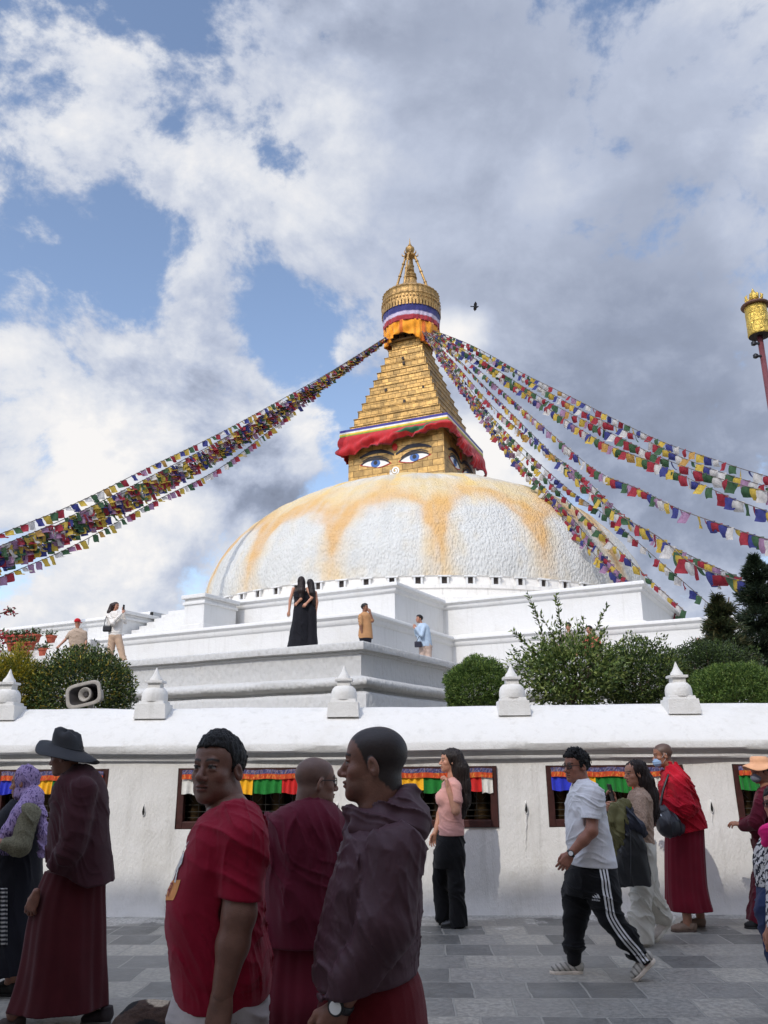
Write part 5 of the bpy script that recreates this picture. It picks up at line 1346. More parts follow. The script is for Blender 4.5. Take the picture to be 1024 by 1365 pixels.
# -- man in the red T-shirt, looking at the camera
c = Ctx(2.75, (295, 1300), 0, 'heavy man in crimson printed T-shirt turning his face to the camera')
J = c.J
hd = Head(J(290.5, 1025), (-.42, -.92), .885, pitch=.06, neck_r=.066, neck_to=J(306, 1098, .01), wide=1.06, jaw=1.12)
SKR = s2l((122, 86, 72))
rows = c.rows([(1070, 288, 322, .075), (1080, 276, 336, .13), (1092, 268, 346, .185), (1110, 259, 352, .215), (1140, 249, 354, .225), (1165, 238, 352, .225), (1190, 229.5, 351, .225), (1222, 226, 350, .225), (1250, 230, 352, .222), (1280, 234.5, 359, .215), (1310, 237.5, 360.5, .21), (1334, 240, 358, .205)])
sho, elb, wri = J(322, 1112, -.165), J(319, 1218, -.215), J(297, 1322, -.22)
slv = clip(limbs_f([J(316, 1100, -.11), sho + [0, 0, -.02], J(320, 1206, -.205)], [.078, .076, .062], .03), J(320, 1198, -.2), (-.13, 0, -1), .006)
sho2, elb2, wri2 = J(318, 1108, .17), J(312, 1218, .24), J(290, 1310, .25)
slv2 = clip(limbs_f([sho2, J(316, 1206, .22)], [.08, .062]), J(315, 1198, .2), (0, 0, -1), .006)
arm = limbs_f([sho, elb, elb * .6 + wri * .4, wri], [.054, .046, .044, .030]); arm2 = limbs_f([sho2, elb2, wri2], [.05, .044, .03])
tb_ = union([(loft(rows, 2.25), 0), (slv, .014), (slv2, .02)])
tf_ = disp(tb_, lambda p: fade(lambda q: folds(.0055, 42, (.5, .3, .9), 2.6, 13)(q) + folds(.003, 85, (.9, .3, .2), 2, 15)(q), [(J(320, 1198, -.2), (-.13, 0, -1)), (J(300, 1329), (.02, 0, -1))], .05)(p))
tf_ = clip(tf_, J(300, 1329), (.02, 0, -1), .006)
tf_ = cut(tf_, limbs_f([J(290, 1045), J(303, 1092, -.01)], [.070, .074]), .008)
tf_ = cut(tf_, cone(J(320.5, 1196, -.205), J(320, 1215, -.207), .050, .060), .004)
core = union([(loft(shrink(rows, .72)), 0), (cone(J(285, 1330, -.1), J(280, 1750, -.1), .08, .05), .02), (cone(J(285, 1330, .1), J(280, 1750, .1), .08, .05), .02), (cone(J(305, 1085), J(300, 1130), .07, .1), .03)])
hn = hand(wri, unit(wri - elb) + np.array([.05, .1, 0]), (.5, 1, .1), (-1, -.3, 0), 1.0, curl=(.55, .8, .5), tc=.5)
body(c, hd, SKR, [hn], [arm, arm2], core, h=.0045, hh=.0030, hcol=hd.color(SKR, None, beard=.22))
CRIM = s2l((140, 16, 44))
shirt = garment(c, 'shirt', tf_, .005, grad_col(CRIM, .06, 3))
garment(c, 'hair', hd.hair_short(.007, .024, .0036, .004, seed=4, low=-.055), .004, HAIRC, M_HAIR)
# print on the chest: white slashes and lettering, an orange patch under it
def shirt_mark(polys_, z0, y0, f, m, name, off=.0035):
    """flat outlines (s to the wearer's left, z) laid on the shirt front by walking along +x to its surface"""
    V, Fs = [], []
    for poly, fcs in polys_:
        q = np.array([[c.root.location[0] - .5, y0 - a, z0 + b] for a, b in poly])
        for _ in range(40): q[:, 0] += np.clip(f(q), -.02, .05) * .8
        q[:, 0] -= off; o = len(V); V += list(q); Fs += [tuple(i + o for i in ff) for ff in fcs]
    return mesh_obj(name, V, Fs, m, shirt)
def text_polys(txt, size, skew=0.0, depth=6):
    cu = bpy.data.curves.new('t', 'FONT'); cu.body = txt; cu.size = size; cu.resolution_u = 3
    ob = bpy.data.objects.new('t', cu); COL.objects.link(ob); dg = bpy.context.evaluated_depsgraph_get(); me = ob.evaluated_get(dg).to_mesh()
    bm = bmesh.new(); bm.from_mesh(me); bmesh.ops.triangulate(bm, faces=bm.faces[:]); bmesh.ops.subdivide_edges(bm, edges=bm.edges[:], cuts=2, use_grid_fill=True); 
    V = [(v_.co.x + skew * v_.co.y, v_.co.y) for v_ in bm.verts]; F_ = [tuple(v_.index for v_ in f.verts) for f in bm.faces]; bm.free()
    ob.evaluated_get(dg).to_mesh_clear(); bpy.data.objects.remove(ob); bpy.data.curves.remove(cu); return V, F_
M_PRW = mat('print_white', s2l((226, 222, 220)), .7, var=.12, vscale=30); M_PRO = mat('print_orange', s2l((226, 150, 84)), .7, var=.12, vscale=30)
zc = P(240, 1150, 2.75)[2]; y0 = 2.75 - .055
def strip(p, q, w0, w1, n=8):
    p, q = np.array(p), np.array(q); d = unit(q - p); nn = np.array([-d[1], d[0]]); V = []
    for i in range(n + 1): f = i / n; m_ = p + (q - p) * f; ww = w0 + (w1 - w0) * f; V += [tuple(m_ + nn * ww), tuple(m_ - nn * ww)]
    return V, [(2 * i, 2 * i + 1, 2 * i + 3, 2 * i + 2) for i in range(n)]
tv, tfc = text_polys('AR', .115, .25); tv = [(a - .03, b - .035) for a, b in tv]
shirt_mark([(tv, tfc), strip((.02, .03), (.10, .075), .008, .001), strip((.00, -.10), (.03, -.16), .007, .001), strip((.03, -.04), (.11, .035), .010, .006)], zc, y0, tf_, M_PRW, 'print_lettering', .0045)
def grid2(a0, a1, b0, b1, n=6): return [(a0 + (a1 - a0) * i / n, b0 + (b1 - b0) * j / n + .15 * (a0 + (a1 - a0) * i / n)) for j in range(n + 1) for i in range(n + 1)], [(j * (n + 1) + i, j * (n + 1) + i + 1, (j + 1) * (n + 1) + i + 1, (j + 1) * (n + 1) + i) for j in range(n) for i in range(n)]
shirt_mark([grid2(-.03, .135, -.098, -.045)], zc, y0, tf_, M_PRO, 'print_panel', .003)
tv, tfc = text_polys('ER', .055, .1); tv = [(a + .045, b - .088 + .15 * (a + .045)) for a, b in tv]
shirt_mark([(tv, tfc)], zc, y0, tf_, mat('print_dark', CRIM, .7), 'panel_lettering', .0055)
PALE = s2l((176, 168, 166))
hipn, hipf = J(292, 1330, -.10), J(285, 1330, .10)
tr = union([(loft(c.rows([(1316, 238, 354, .18), (1340, 229, 357, .19), (1372, 225, 354, .19), (1420, 226, 350, .18)]), 2.2), 0), (cone(J(292, 1380, -.10), np.array([J(292, 1380)[0] + .01, 2.64, .10]), .12, .075), .05), (cone(J(284, 1380, .10), np.array([J(284, 1380)[0] + .0, 2.86, .10]), .12, .075), .05)])
garment(c, 'trousers', disp(tr, lambda p: folds(.005, 34, (.8, .3, .6), 2.4, 31)(p) + folds(.003, 70, (.3, .2, 1), 2, 33)(p)), .006, PALE)
for dd in (-.11, .11): shoe(c.root, np.array([J(292, 1380)[0], 2.75 + dd, .08]), np.array([J(292, 1380)[0] - .2, 2.75 + dd, 0]), up_col=(.03, .03, .03), sole_col=(.2, .2, .2), h=.009)

# -- monk seen from behind, glancing right
c = Ctx(4.1, (410, 1300), 0, 'bald monk in maroon robe seen from behind, glancing right through glasses')
J = c.J
hd = Head(J(422, 1042), (.90, .44), .94, pitch=-.02, neck_r=.072, neck_to=J(410, 1100), wide=1.05, jaw=1.15)
rows = c.rows([(1064, 398, 436, .09), (1071, 385, 445, .13), (1080, 368, 454, .165), (1092, 358, 463, .19), (1110, 354, 468, .205), (1150, 351, 470, .215), (1200, 349, 471, .22), (1240, 348, 472, .22), (1262, 349, 471, .22)])
sk_ = s2l((126, 90, 76))
core = union([(loft(shrink(rows, .7)), 0), (cone(J(395, 1260), np.array([J(395, 1260)[0], 4.1, .05]), .09, .05), .02), (cone(J(430, 1260), np.array([J(430, 1260)[0], 4.1, .05]), .09, .05), .02)])
body(c, hd, sk_, [], [], core, h=.006, hh=.0042, hcol=hd.color(sk_, (s2l((92, 76, 70)), .55)))
glasses(c.root, hd)
MR = s2l((88, 16, 38))
ru = union([(loft(rows, 2.2), 0), (limbs_f([J(364, 1108, .0), J(357, 1180, .02), J(362, 1262, .12)], [.082, .075, .06]), .015), (limbs_f([J(459, 1108, .0), J(466, 1180, .02), J(458, 1262, .12)], [.082, .075, .06]), .015)])
shawl = disp(ru, lambda p: folds(.010, 30, (.9, .2, .5), 2.6, 41)(p) + folds(.004, 55, (1, .2, .25), 2, 43)(p) - .012 * np.exp(-((p[:, 0] + .06 - .5 * (p[:, 2] - 1.1)) / .02) ** 2))
shawl = clip(shawl, J(410, 1254), (0, 0, -1), .01); shawl = cut(shawl, limbs_f([J(420, 1052), J(412, 1074)], [.074, .080]), .01)
garment(c, 'shawl', shawl, .007, grad_col(MR, .10, 3))
sk2 = c.rows([(1246, 354, 466, .19), (1290, 348, 470, .20), (1365, 344, 473, .21)]); zz = sk2[-1]
sk2 += [(.55, zz[1], 4.1, zz[3] * 1.03, .23), (.10, zz[1], 4.1, zz[3] * 1.08, .25)]
garment(c, 'skirt', loft(sk2, 2.0, fold=lambda th, z: .045 * np.sin(8 * th + 1.5 * np.sin(4 * z)) * np.clip((.95 - z) * 1.6, 0.15, 1) + .012 * np.sin(23 * th)), .008, grad_col(s2l((84, 12, 30)), .1, 3))
for x in (-.1, .1): shoe(c.root, np.array([c.root.location[0] + x, 4.05, .08]), np.array([c.root.location[0] + x + .06, 4.26, 0]), up_col=(.05, .03, .03), sole_col=(.03, .03, .03), h=.010)

# -- man in the wide-brimmed hat
c = Ctx(5.75, (88, 1340), 0, 'person in wide black brimmed hat and long maroon robe, head bowed')
J = c.J
hd = Head(J(87, 1009), (-1, .16), .97, pitch=-.10, neck_r=.058, neck_to=J(103, 1048))
sk_ = s2l((124, 82, 66))
rows = c.rows([(1019, 99, 117, .085), (1027, 92, 127, .13), (1034, 86, 132, .165), (1043, 80, 136.5, .19), (1056, 76, 140.5, .205), (1080, 73, 142, .21), (1110, 68, 143.5, .215), (1140, 62, 146.5, .22), (1160, 57, 149, .22), (1175, 54, 151, .22)])
sho, elb, wri = J(110, 1055, -.17), J(95, 1130, -.23), J(50, 1193, -.19)
jk = union([(loft(rows, 2.2), 0), (limbs_f([sho, elb, wri], [.09, .080, .062]), .032), (limbs_f([J(108, 1055, .17), J(92, 1130, .22), J(52, 1190, .1)], [.09, .08, .06]), .04)])
jk = disp(jk, lambda p: folds(.007, 24, (.7, .2, .7), 2.5, 51)(p) + folds(.004, 50, (1, .2, .15), 2, 53)(p)); jk = clip(jk, J(125, 1176), (-.55, 0, -1), .01) 
core = union([(loft(shrink(rows, .7)), 0), (cone(J(80, 1180, -.08), J(20, 1350, -.08), .08, .05), .02), (cone(J(90, 1180, .05), J(124, 1350, .05), .08, .05), .02)])
hn = hand(wri + [-.01, 0, .0], (-.35, .1, -1), (.3, 1, .1), (-1, -.2, 0), 1.0, curl=(.45, .6, .4))
body(c, hd, sk_, [hn], [], core, h=.006, hh=.005)
garment(c, 'hair', hd.hair_short(.012, .012, .005, 0, seed=9, low=-.13), .007, HAIRC, M_HAIR)
JB = s2l((62, 30, 37))
garment(c, 'jacket', jk, .0075, grad_col(JB, .12, 4))
sk2 = c.rows([(1160, 62, 140, .17), (1185, 52, 139, .20), (1220, 42, 139.5, .215), (1280, 32, 139.5, .23), (1320, 22, 140, .24), (1342, 14, 140, .25)])
skf = loft(sk2, 2.0, fold=lambda th, z: .05 * np.sin(7 * th + 2 * np.sin(3 * z)) * np.clip((.95 - z) * 1.4, 0.1, 1) + .012 * np.sin(19 * th + z))
skf = clip(skf, J(80, 1344), (-.02, 0, -1), .01)
garment(c, 'robe', skf, .008, grad_col(s2l((68, 17, 24)), .12, 3))
hb = MB(); n = 48; Vh = []; hr = [(.0, .150), (.06, .150), (.082, .140), (.092, .10), (.098, .055), (.100, .045), (.13, .036), (.17, .022), (.195, .010), (.197, .005), (.17, .012), (.13, .028), (.098, .036)]
for r, z in hr:
    for k in range(n):
        th_ = 2 * PI * k / n; x, y = r * math.sin(th_), r * math.cos(th_) * 1.08; dz = (.020 * math.sin(2 * th_ + .6) + .014 * math.sin(3 * th_)) * max(0, (r - .1) / .1) - .035 * abs(math.sin(th_)) * max(0, (r - .1) / .1) + .012 * math.sin(5 * th_) * (z > .1)
        Vh.append(hd.at((x, y - .018, z + .022 + dz + .42 * y)))
F_ = [(i * n + k, i * n + (k + 1) % n, (i + 1) * n + (k + 1) % n, (i + 1) * n + k) for i in range(len(hr) - 1) for k in range(n)]
hb.add(Vh, F_); hb.build('hat', M_SMOOTHC, c.root, smooth=True, colors=np.tile(s2l((40, 40, 44)), (len(Vh), 1)))
hs = MB(); hs.tube([hd.at((.1005 * math.sin(a), .1005 * 1.08 * math.cos(a) - .018, .068 + .042 * math.cos(a))) for a in np.linspace(0, 2 * PI, 41)], .003, 5)
hs.build('hat_seam', M_SMOOTHC, c.root, smooth=True, colors=np.tile(s2l((28, 28, 30)), (len(hs.v), 1)))
shoe(c.root, J(22, 1343, -.08), J(-6, 1362, -.08) * np.array([1, 1, 0]), up=(.15, 0, 1), up_col=s2l((62, 50, 46)), sole_col=s2l((120, 110, 100)), h=.008, high=.09)
shoe(c.root, J(136, 1343, .02), J(108, 1362, .02) * np.array([1, 1, 0]), up_col=s2l((44, 36, 38)), sole_col=s2l((90, 84, 80)), h=.008, high=.09)

# -- woman in the lavender scarf
c = Ctx(6.5, (25, 1290), 0, 'woman with lavender headscarf, olive sleeves and long dark dress')
J = c.J
hd = Head(J(32, 1043), (-1, .05), .92, pitch=-.08, neck_to=J(36, 1075)); sk_ = s2l((150, 104, 82))
rows = c.rows([(1066, 18, 46, .11), (1078, 6, 55, .17), (1095, -2, 57, .195), (1120, -4, 55, .20), (1150, -6, 54, .19), (1190, -8, 54, .20), (1240, -14, 53, .22), (1285, -22, 52, .24), (1293, -23, 51, .24)])
elb = J(28, 1128, -.24); sho = J(38, 1085, -.17); wri = J(2, 1124, -.28)
core = union([(loft(shrink(rows, .7)), 0), (limbs_f([sho, elb], [.05, .04]), .02), (cone(J(20, 1285, -.05), np.array([J(20, 1285)[0], 6.45, .06]), .05, .04), .02), (cone(J(30, 1285, .08), np.array([J(30, 1285)[0], 6.58, .06]), .05, .04), .02)])
hn = hand(wri, (-1, 0, -.05), (0, 1, -.3), (0, .2, 1), .92, curl=(.4, .6, .4)); body(c, hd, sk_, [hn], [cone(elb, wri, .036, .028)], core, h=.006, hh=.005)
dr_ = union([(loft(rows, 2.1, fold=lambda th, z: .03 * np.sin(9 * th + 2 * np.sin(2 * z)) * np.clip((1.0 - z) * 1.3, 0, 1)), 0)]); garment(c, 'dress', disp(dr_, folds(.004, 40, (1, .4, .2), 2, 61)), .008, grad_col(s2l((28, 28, 36)), .2, 4))
M_OLV = mat('olive_knit', s2l((112, 108, 88)), .9, var=.45, vscale=90, bump=.002, bscale=200)
sl = disp(limbs_f([sho, elb, wri * .75 + elb * .25], [.075, .072, .045]), folds(.006, 40, (.8, .1, .6), 2.5, 63)); garment(c, 'sleeve', sl, .007, (1, 1, 1), M_OLV)
M_SCARF = bpy.data.materials.new('lavender_scarf'); M_SCARF.use_nodes = True; t = NT(M_SCARF.node_tree); b = M_SCARF.node_tree.nodes['Principled BSDF']
co = t.new('ShaderNodeTexCoord').outputs['Object']; v1 = t.noise(t.mapping(co, (1, 1, .45)), 75, 3, .6, 1.0)
t.link(t.mix(t.ramp(v1, .50, .60), s2l((164, 142, 186)), s2l((72, 54, 104))), b.inputs['Base Color']); b.inputs['Roughness'].default_value = .85
hs_ = ell((0, -.018, .032), (.090, .110, .102))
def scarf(p):
    q = hd.to(p); cap = smax(hs_(q), (q[:, 1] - .052 - .3 * np.maximum(q[:, 2], 0) * 0) , .01); cap2 = ell((0, -.005, -.075), (.078, .088, .10))(q); cap2 = smax(cap2, q[:, 1] - .060, .01)
    d = sm(cap, cap2, .03) * hd.s
    d = sm(d, limbs_f([J(44, 1062, -.06), J(30, 1085, -.16), J(12, 1108, -.20), J(4, 1122, -.22)], [.07, .075, .055, .035])(p), .04)
    d = sm(d, limbs_f([J(46, 1062, -.03), J(55, 1085, -.10), J(57.5, 1115, -.13), J(57, 1138, -.13)], [.045, .036, .028, .020])(p), .03)
    d = sm(d, limbs_f([J(40, 1066, .08), J(14, 1090, .1), J(6, 1115, .05)], [.06, .06, .04])(p), .04)
    return d + folds(.007, 60, (.7, .3, .7), 2.5, 65)(p)
scarf.box = (np.array([hd.c[0] - .35, 6.1, J(0, 1150)[2]]), np.array([hd.c[0] + .25, 6.8, hd.c[2] + .16])); garment(c, 'scarf', scarf, .006, (1, 1, 1), M_SCARF)
fr_ = MB(); r_ = random.Random(3)
for k in range(12):
    p0 = J(1 + k * 1.1, 1122 + r_.uniform(-1, 1), -.25); fr_.tube([p0, p0 + np.array([r_.uniform(-.01, .01), 0, -.05]), p0 + np.array([r_.uniform(-.02, .02), 0, -.09])], .0025, 4)
fr_.build('scarf_fringe', M_SCARF, c.root, smooth=True)
ap = MB(); apc = []
for j in range(41):
    for i in range(13):
        u_ = -8 + 18 * i / 12; v_ = 1184 + 76 * j / 40; p = J(u_, v_, -.225 + .012 * math.sin(i * 1.3)); ap.v.append(tuple(p)); apc.append(s2l((206, 204, 202)) if j % 3 == 0 else s2l((40, 40, 48)))
ap.f = [(j * 13 + i, j * 13 + i + 1, (j + 1) * 13 + i + 1, (j + 1) * 13 + i) for j in range(40) for i in range(12)]; ap.m = [0] * 480
o = ap.build('apron', M_GARB, c.root, smooth=True, colors=np.array(apc)); o.modifiers.new('thick', 'SOLIDIFY').thickness = .006
for dd in (-.07, .08): shoe(c.root, np.array([J(25, 1290)[0], 6.5 + dd, .07]), np.array([J(25, 1290)[0] - .17, 6.5 + dd, 0]), up_col=(.02, .02, .02), sole_col=(.02, .02, .02), h=.010)
# ------------------------------------------------------------------ people by the wall
BLK = s2l((20, 20, 23))
# -- woman in the pink top
c = Ctx(8.75, (602, 1238), 0, 'woman in pale pink top and black flared trousers, hand at her chin')
J = c.J; sk_ = s2l((186, 136, 112))
hd = Head(J(599, 1014), (-1, -.18), .92, pitch=.02, neck_r=.047, neck_to=J(603, 1046), wide=.95, jaw=.9)
rows = c.rows([(1036, 598, 608, .07), (1041, 592, 612, .13), (1048, 589, 614.5, .165), (1060, 587, 616, .16), (1075, 585, 617, .155), (1092, 585.5, 617.5, .15), (1104, 585, 618.5, .168), (1113, 584.5, 619, .178), (1122, 583, 620, .185)])
sho, elb, wri = J(607, 1049, -.13), J(608, 1081, -.19), J(597.5, 1050, -.17)
sho2, elb2, wri2 = J(597, 1050, .12), J(587, 1086, .16), J(580.5, 1110, .12)
top = union([(loft(rows, 2.1), 0), (limbs_f([sho, J(609, 1066, -.17)], [.062, .055]), .02), (limbs_f([sho2, J(592, 1068, .16)], [.06, .052]), .02), (ell(J(590, 1064, -.06), (.07, .075, .075)), .03)])
hips = c.rows([(1108, 586.5, 617, .155), (1125, 581, 619.5, .175), (1142, 579, 619, .17), (1156, 580, 618, .14)])
kF, hF = J(585, 1174, .07), J(592, 1219, .07); kN, hN = J(608, 1174, -.06), J(611.5, 1233, -.06)
tr = union([(loft(hips, 2.2), 0), (limbs_f([J(592, 1140, .08), J(586, 1172, .08), J(592, 1221, .09)], [.105, .070, .085], .02), .03), (limbs_f([J(607, 1140, -.07), J(608, 1174, -.07), J(611, 1236, -.06)], [.105, .073, .085], .02), .02)])
tr = clip(tr, J(600, 1235, 0), (.10, 0, -1), .005)
core = union([(loft(shrink(rows, .75)), 0), (loft(shrink(hips, .75)), .02), (limbs_f([J(592, 1140, .08), J(586, 1172, .08), J(594, 1228, .09)], [.07, .05, .035]), .02), (limbs_f([J(607, 1140, -.07), J(608, 1174, -.07), J(613, 1230, -.06)], [.07, .05, .035]), .02)])
h1 = hand(wri, (-.15, .1, 1), (-1, .3, .2), (-.3, .6, .4), .9, curl=(.55, .8, .6)); h2 = hand(wri2, (-.35, -.1, -1), (.3, -1, 0), (-1, 0, 0), .9, curl=(.35, .4, .3))
body(c, hd, sk_, [h1, h2], [limbs_f([sho, elb, wri], [.047, .040, .026]), limbs_f([sho2, elb2, wri2], [.044, .037, .024])], core, h=.006, hh=.0048)
garment(c, 'top', clip(disp(cut(top, limbs_f([J(601, 1030), J(603, 1041)], [.052, .056]), .01), fade(folds(.006, 60, (.6, .3, .8), 2.2, 71), [(J(600, 1113), (0, 0, 1))])), J(600, 1113), (0, 0, -1), .004), .0065, s2l((206, 154, 146)))
garment(c, 'trousers', disp(tr, folds(.006, 45, (.8, .4, .5), 2.2, 73)), .007, BLK)
garment(c, 'hair', hd.hair_long([J(607, 1010), J(613, 1026), J(617, 1048), J(618, 1068, -.02), J(615, 1088, -.05)], [.085, .09, .080, .070, .035], seed=71), .006, s2l((34, 26, 24)), M_HAIR)
for a, tt in ((J(594, 1226, .09), J(585.5, 1238, .08)), (J(612, 1232, -.06), J(588, 1241, -.07))):
    tt = tt.copy(); tt[2] = 0; a = a.copy(); a[2] = .07; a[0] = tt[0] + .15; shoe(c.root, a, tt, w=.036, up_col=(.012, .012, .013), sole_col=(.02, .02, .02), mat_=M_LEATH, h=.006)

# -- man in the white T-shirt, walking
c = Ctx(6.8, (800, 1300), 0, 'man walking in white T-shirt and black track trousers with three white side stripes')
J = c.J; sk_ = s2l((150, 100, 80))
hd = Head(J(768, 1021.5), (-.90, -.44), 1.0, pitch=-.02, neck_r=.060, neck_to=J(777, 1056), wide=1.02, jaw=1.08)
rows = c.rows([(1038, 765, 784, .08), (1045, 763, 790, .13), (1054, 760, 797, .18), (1068, 756.5, 803, .205), (1090, 754.5, 808, .21), (1110, 755, 812, .205), (1130, 757.5, 816, .20), (1145, 760, 819.5, .20), (1154, 761.5, 821.5, .202), (1162, 762, 823, .202)])
sho, elb, wri = J(791, 1064, -.17), J(789, 1108, -.25), J(761, 1138, -.24)
sho2 = J(778, 1062, .19); elb2 = J(790, 1105, .25); wri2 = J(800, 1135, .22)
slv = clip(limbs_f([J(784, 1056, -.12), sho, J(787, 1097, -.235)], [.085, .085, .067], .03), J(787, 1092, -.2), (-.10, -.1, -1), .005)
slv2 = clip(limbs_f([sho2, J(786, 1097, .24)], [.08, .062]), J(786, 1092, .2), (0, 0, -1), .005)
ts = union([(loft(rows, 2.25), 0), (slv, .02), (slv2, .02)])
ts = disp(ts, fade(lambda p: folds(.0055, 32, (.5, .2, .85), 2.4, 81)(p) + folds(.0018, 80, (.9, .3, -.4), 2.2, 83)(p), [(J(787, 1092, -.2), (-.10, -.1, -1)), (J(795, 1154), (-.05, 0, -1))], .05))
ts = clip(ts, J(795, 1154), (-.05, 0, -1), .005); ts = cut(ts, limbs_f([J(771, 1030), J(775, 1050)], [.062, .068]), .008); ts = cut(ts, cone(J(787.3, 1091, -.232), J(787, 1099, -.24), .052, .064), .004)
core = union([(loft(shrink(rows, .75)), 0), (limbs_f([J(780, 1165, .1), J(767, 1220, .12), J(765, 1282, .12)], [.08, .055, .04]), .02), (limbs_f([J(800, 1165, -.1), J(815, 1222, -.12), J(860, 1285, -.12)], [.08, .055, .04]), .02)])
hn = hand(wri, unit(wri - elb) + np.array([-.1, 0, -.45]), (.35, 1, .2), (-1, 0, .4), 1.02, curl=(.40, .55, .35))
body(c, hd, sk_, [hn], [limbs_f([sho, elb, elb * .6 + wri * .4, wri], [.050, .044, .042, .028]), limbs_f([sho2, elb2, wri2], [.05, .042, .03])], core, h=.0055, hh=.0042)
garment(c, 'shirt', ts, .006, s2l((224, 223, 226)))
garment(c, 'hair', hd.hair_short(.010, .030, .012, .002, seed=8), .005, HAIRC, M_HAIR)
glasses(c.root, hd)
watch(c.root, wri, wri - elb, (-.25, -1, .1), .031)
hips = c.rows([(1148, 764, 819, .17), (1160, 759, 820, .18), (1178, 755, 821, .175), (1192, 755, 816, .15)])
legF = limbs_f([J(775, 1172, .09), J(771, 1195, .1), J(766.5, 1226, .12), J(765.5, 1258, .12), J(765.5, 1279, .12)], [.125, .118, .082, .066, .052], .03)
kN = J(813, 1222, -.11); aN = J(858, 1278, -.12); hN = J(801, 1172, -.09); midN = J(806, 1196, -.10)
legN = limbs_f([hN, midN, kN, kN * .5 + aN * .5, aN], [.128, .118, .085, .070, .052], .03)
tr = union([(loft(hips, 2.2), 0), (legF, .04), (legN, .03)])
trd = disp(tr, lambda p: folds(.008, 45, (.3, .3, .9), 2.4, 85)(p) * (1 + .8 * np.exp(-((p[:, 2] - .16) / .07) ** 2)))
tro = garment(c, 'trousers', trd, .0065, BLK)
# white side stripes laid on the outer side of both legs, and the small emblem on the thigh
M_STR = mat('stripe_white', s2l((218, 218, 220)), .7, var=.06)
def side_stripe(path, off, wdt, side, name='stripe'):
    pts = bez(path, 60); V = []
    for i, p in enumerate(pts):
        d_ = unit(pts[min(i + 1, 59)] - pts[max(i - 1, 0)]); s_ = unit(np.cross(d_, (0, side, 0))); V += [p + s_ * (off - wdt), p + s_ * (off - wdt * .33), p + s_ * (off + wdt * .33), p + s_ * (off + wdt)]
    q = np.array(V); q[:, 1] = c.D + side * .5
    for _ in range(60): q[:, 1] -= side * np.clip(trd(q), -.02, .04) * .8
    q[:, 1] += side * .003
    mesh_obj(name, q, [(4 * i + j, 4 * i + j + 1, 4 * i + j + 5, 4 * i + j + 4) for i in range(59) for j in range(3)], M_STR, tro, smooth=True)
pathN = [J(801, 1156, -.1), J(803.5, 1180, -.1), J(808, 1205, -.1), kN, J(830, 1247, -.12), J(846, 1265, -.12), J(858, 1281, -.12)]
for o in (-.024, 0, .024): side_stripe(pathN, o + .004, .0068, -1)
def on_leg(polys, origin, name):
    V, Fs = [], []
    for pv, pf in polys:
        q = np.array([[origin[0] + a, c.D - .5, origin[2] + b] for a, b in pv])
        for _ in range(60): q[:, 1] += np.clip(trd(q), -.02, .04) * .8
        q[:, 1] -= .004; o = len(V); V += list(q); Fs += [tuple(i + o for i in f) for f in pf]
    mesh_obj(name, V, Fs, M_STR, tro)
em = []
for k in range(3):                       # three slanting bars rising to a peak
    x0 = -.022 + .016 * k; hgt = .012 + .011 * k; em.append(([(x0, 0), (x0 + .012, 0), (x0 + .012 - .5 * hgt * .8, hgt * .8), (x0 - .5 * hgt, hgt)], [(0, 1, 2, 3)]))
on_leg(em, J(791.5, 1194.5, -.1), 'emblem')
tv, tfc = text_polys('adidas', .020); on_leg([([(a - .030, b - .020) for a, b in tv], tfc)], J(791.5, 1194.5, -.1), 'emblem_lettering')
SO = s2l((214, 200, 184)); SG = lambda V: np.array(s2l((172, 166, 156))) * (1 - .55 * ((np.sin(V[:, 0] * 150 + V[:, 2] * 110) > .45) & (fbm(V * 9, 2) > -.5)))[:, None]
t1 = J(733, 1297, .12); t1[2] = 0; shoe(c.root, J(766, 1283, .12) , t1, w=.046, up_col=SG, sole_col=SO, h=.005, sole_t=.028)
t2 = J(846, 1312, -.12); t2[2] = 0.0; shoe(c.root, J(862, 1283, -.12), t2, up=(-.65, 0, .76), w=.046, up_col=SG, sole_col=SO, h=.005, sole_t=.028)

# -- young woman with the phone
c = Ctx(7.9, (858, 1250), 0, 'young woman in beige blouse and white wide trousers filming with a phone')
J = c.J; sk_ = s2l((176, 126, 102))
hd = Head(J(846, 1031), (-.97, -.22), .93, pitch=-.06, neck_r=.048, neck_to=J(853, 1062), wide=.95, jaw=.9)
rows = c.rows([(1050, 846, 858, .07), (1056, 842, 863, .12), (1064, 839, 867, .16), (1080, 838, 869, .155), (1100, 843, 869, .145), (1118, 846, 870, .15), (1128, 845, 871, .155)])
sho, elb, wri = J(855, 1066, -.14), J(853, 1098, -.21), J(823, 1078, -.22)
sho2, elb2, wri2 = J(848, 1066, .14), J(834, 1088, .16), J(819.5, 1070, .02)
bl = union([(loft(rows, 2.1), 0), (limbs_f([sho, elb, elb * .5 + wri * .5], [.062, .058, .045]), .02), (limbs_f([sho2, elb2, elb2 * .5 + wri2 * .5], [.06, .05, .042]), .02)])
hips = c.rows([(1122, 847, 870, .155), (1140, 845, 873, .17), (1160, 845, 873, .16), (1172, 846, 872, .14)])
kB, aB = J(866, 1196, .07), J(884, 1222, .07)
tr = union([(loft(hips, 2.2), 0), (limbs_f([J(855, 1160, -.07), J(855, 1200, -.07), J(857, 1252, -.06)], [.11, .090, .095], .02), .03), (limbs_f([J(861, 1160, .07), kB, aB], [.105, .085, .078], .02), .03)])
tr = clip(tr, J(857, 1255, 0), (.0, 0, -1), .005)
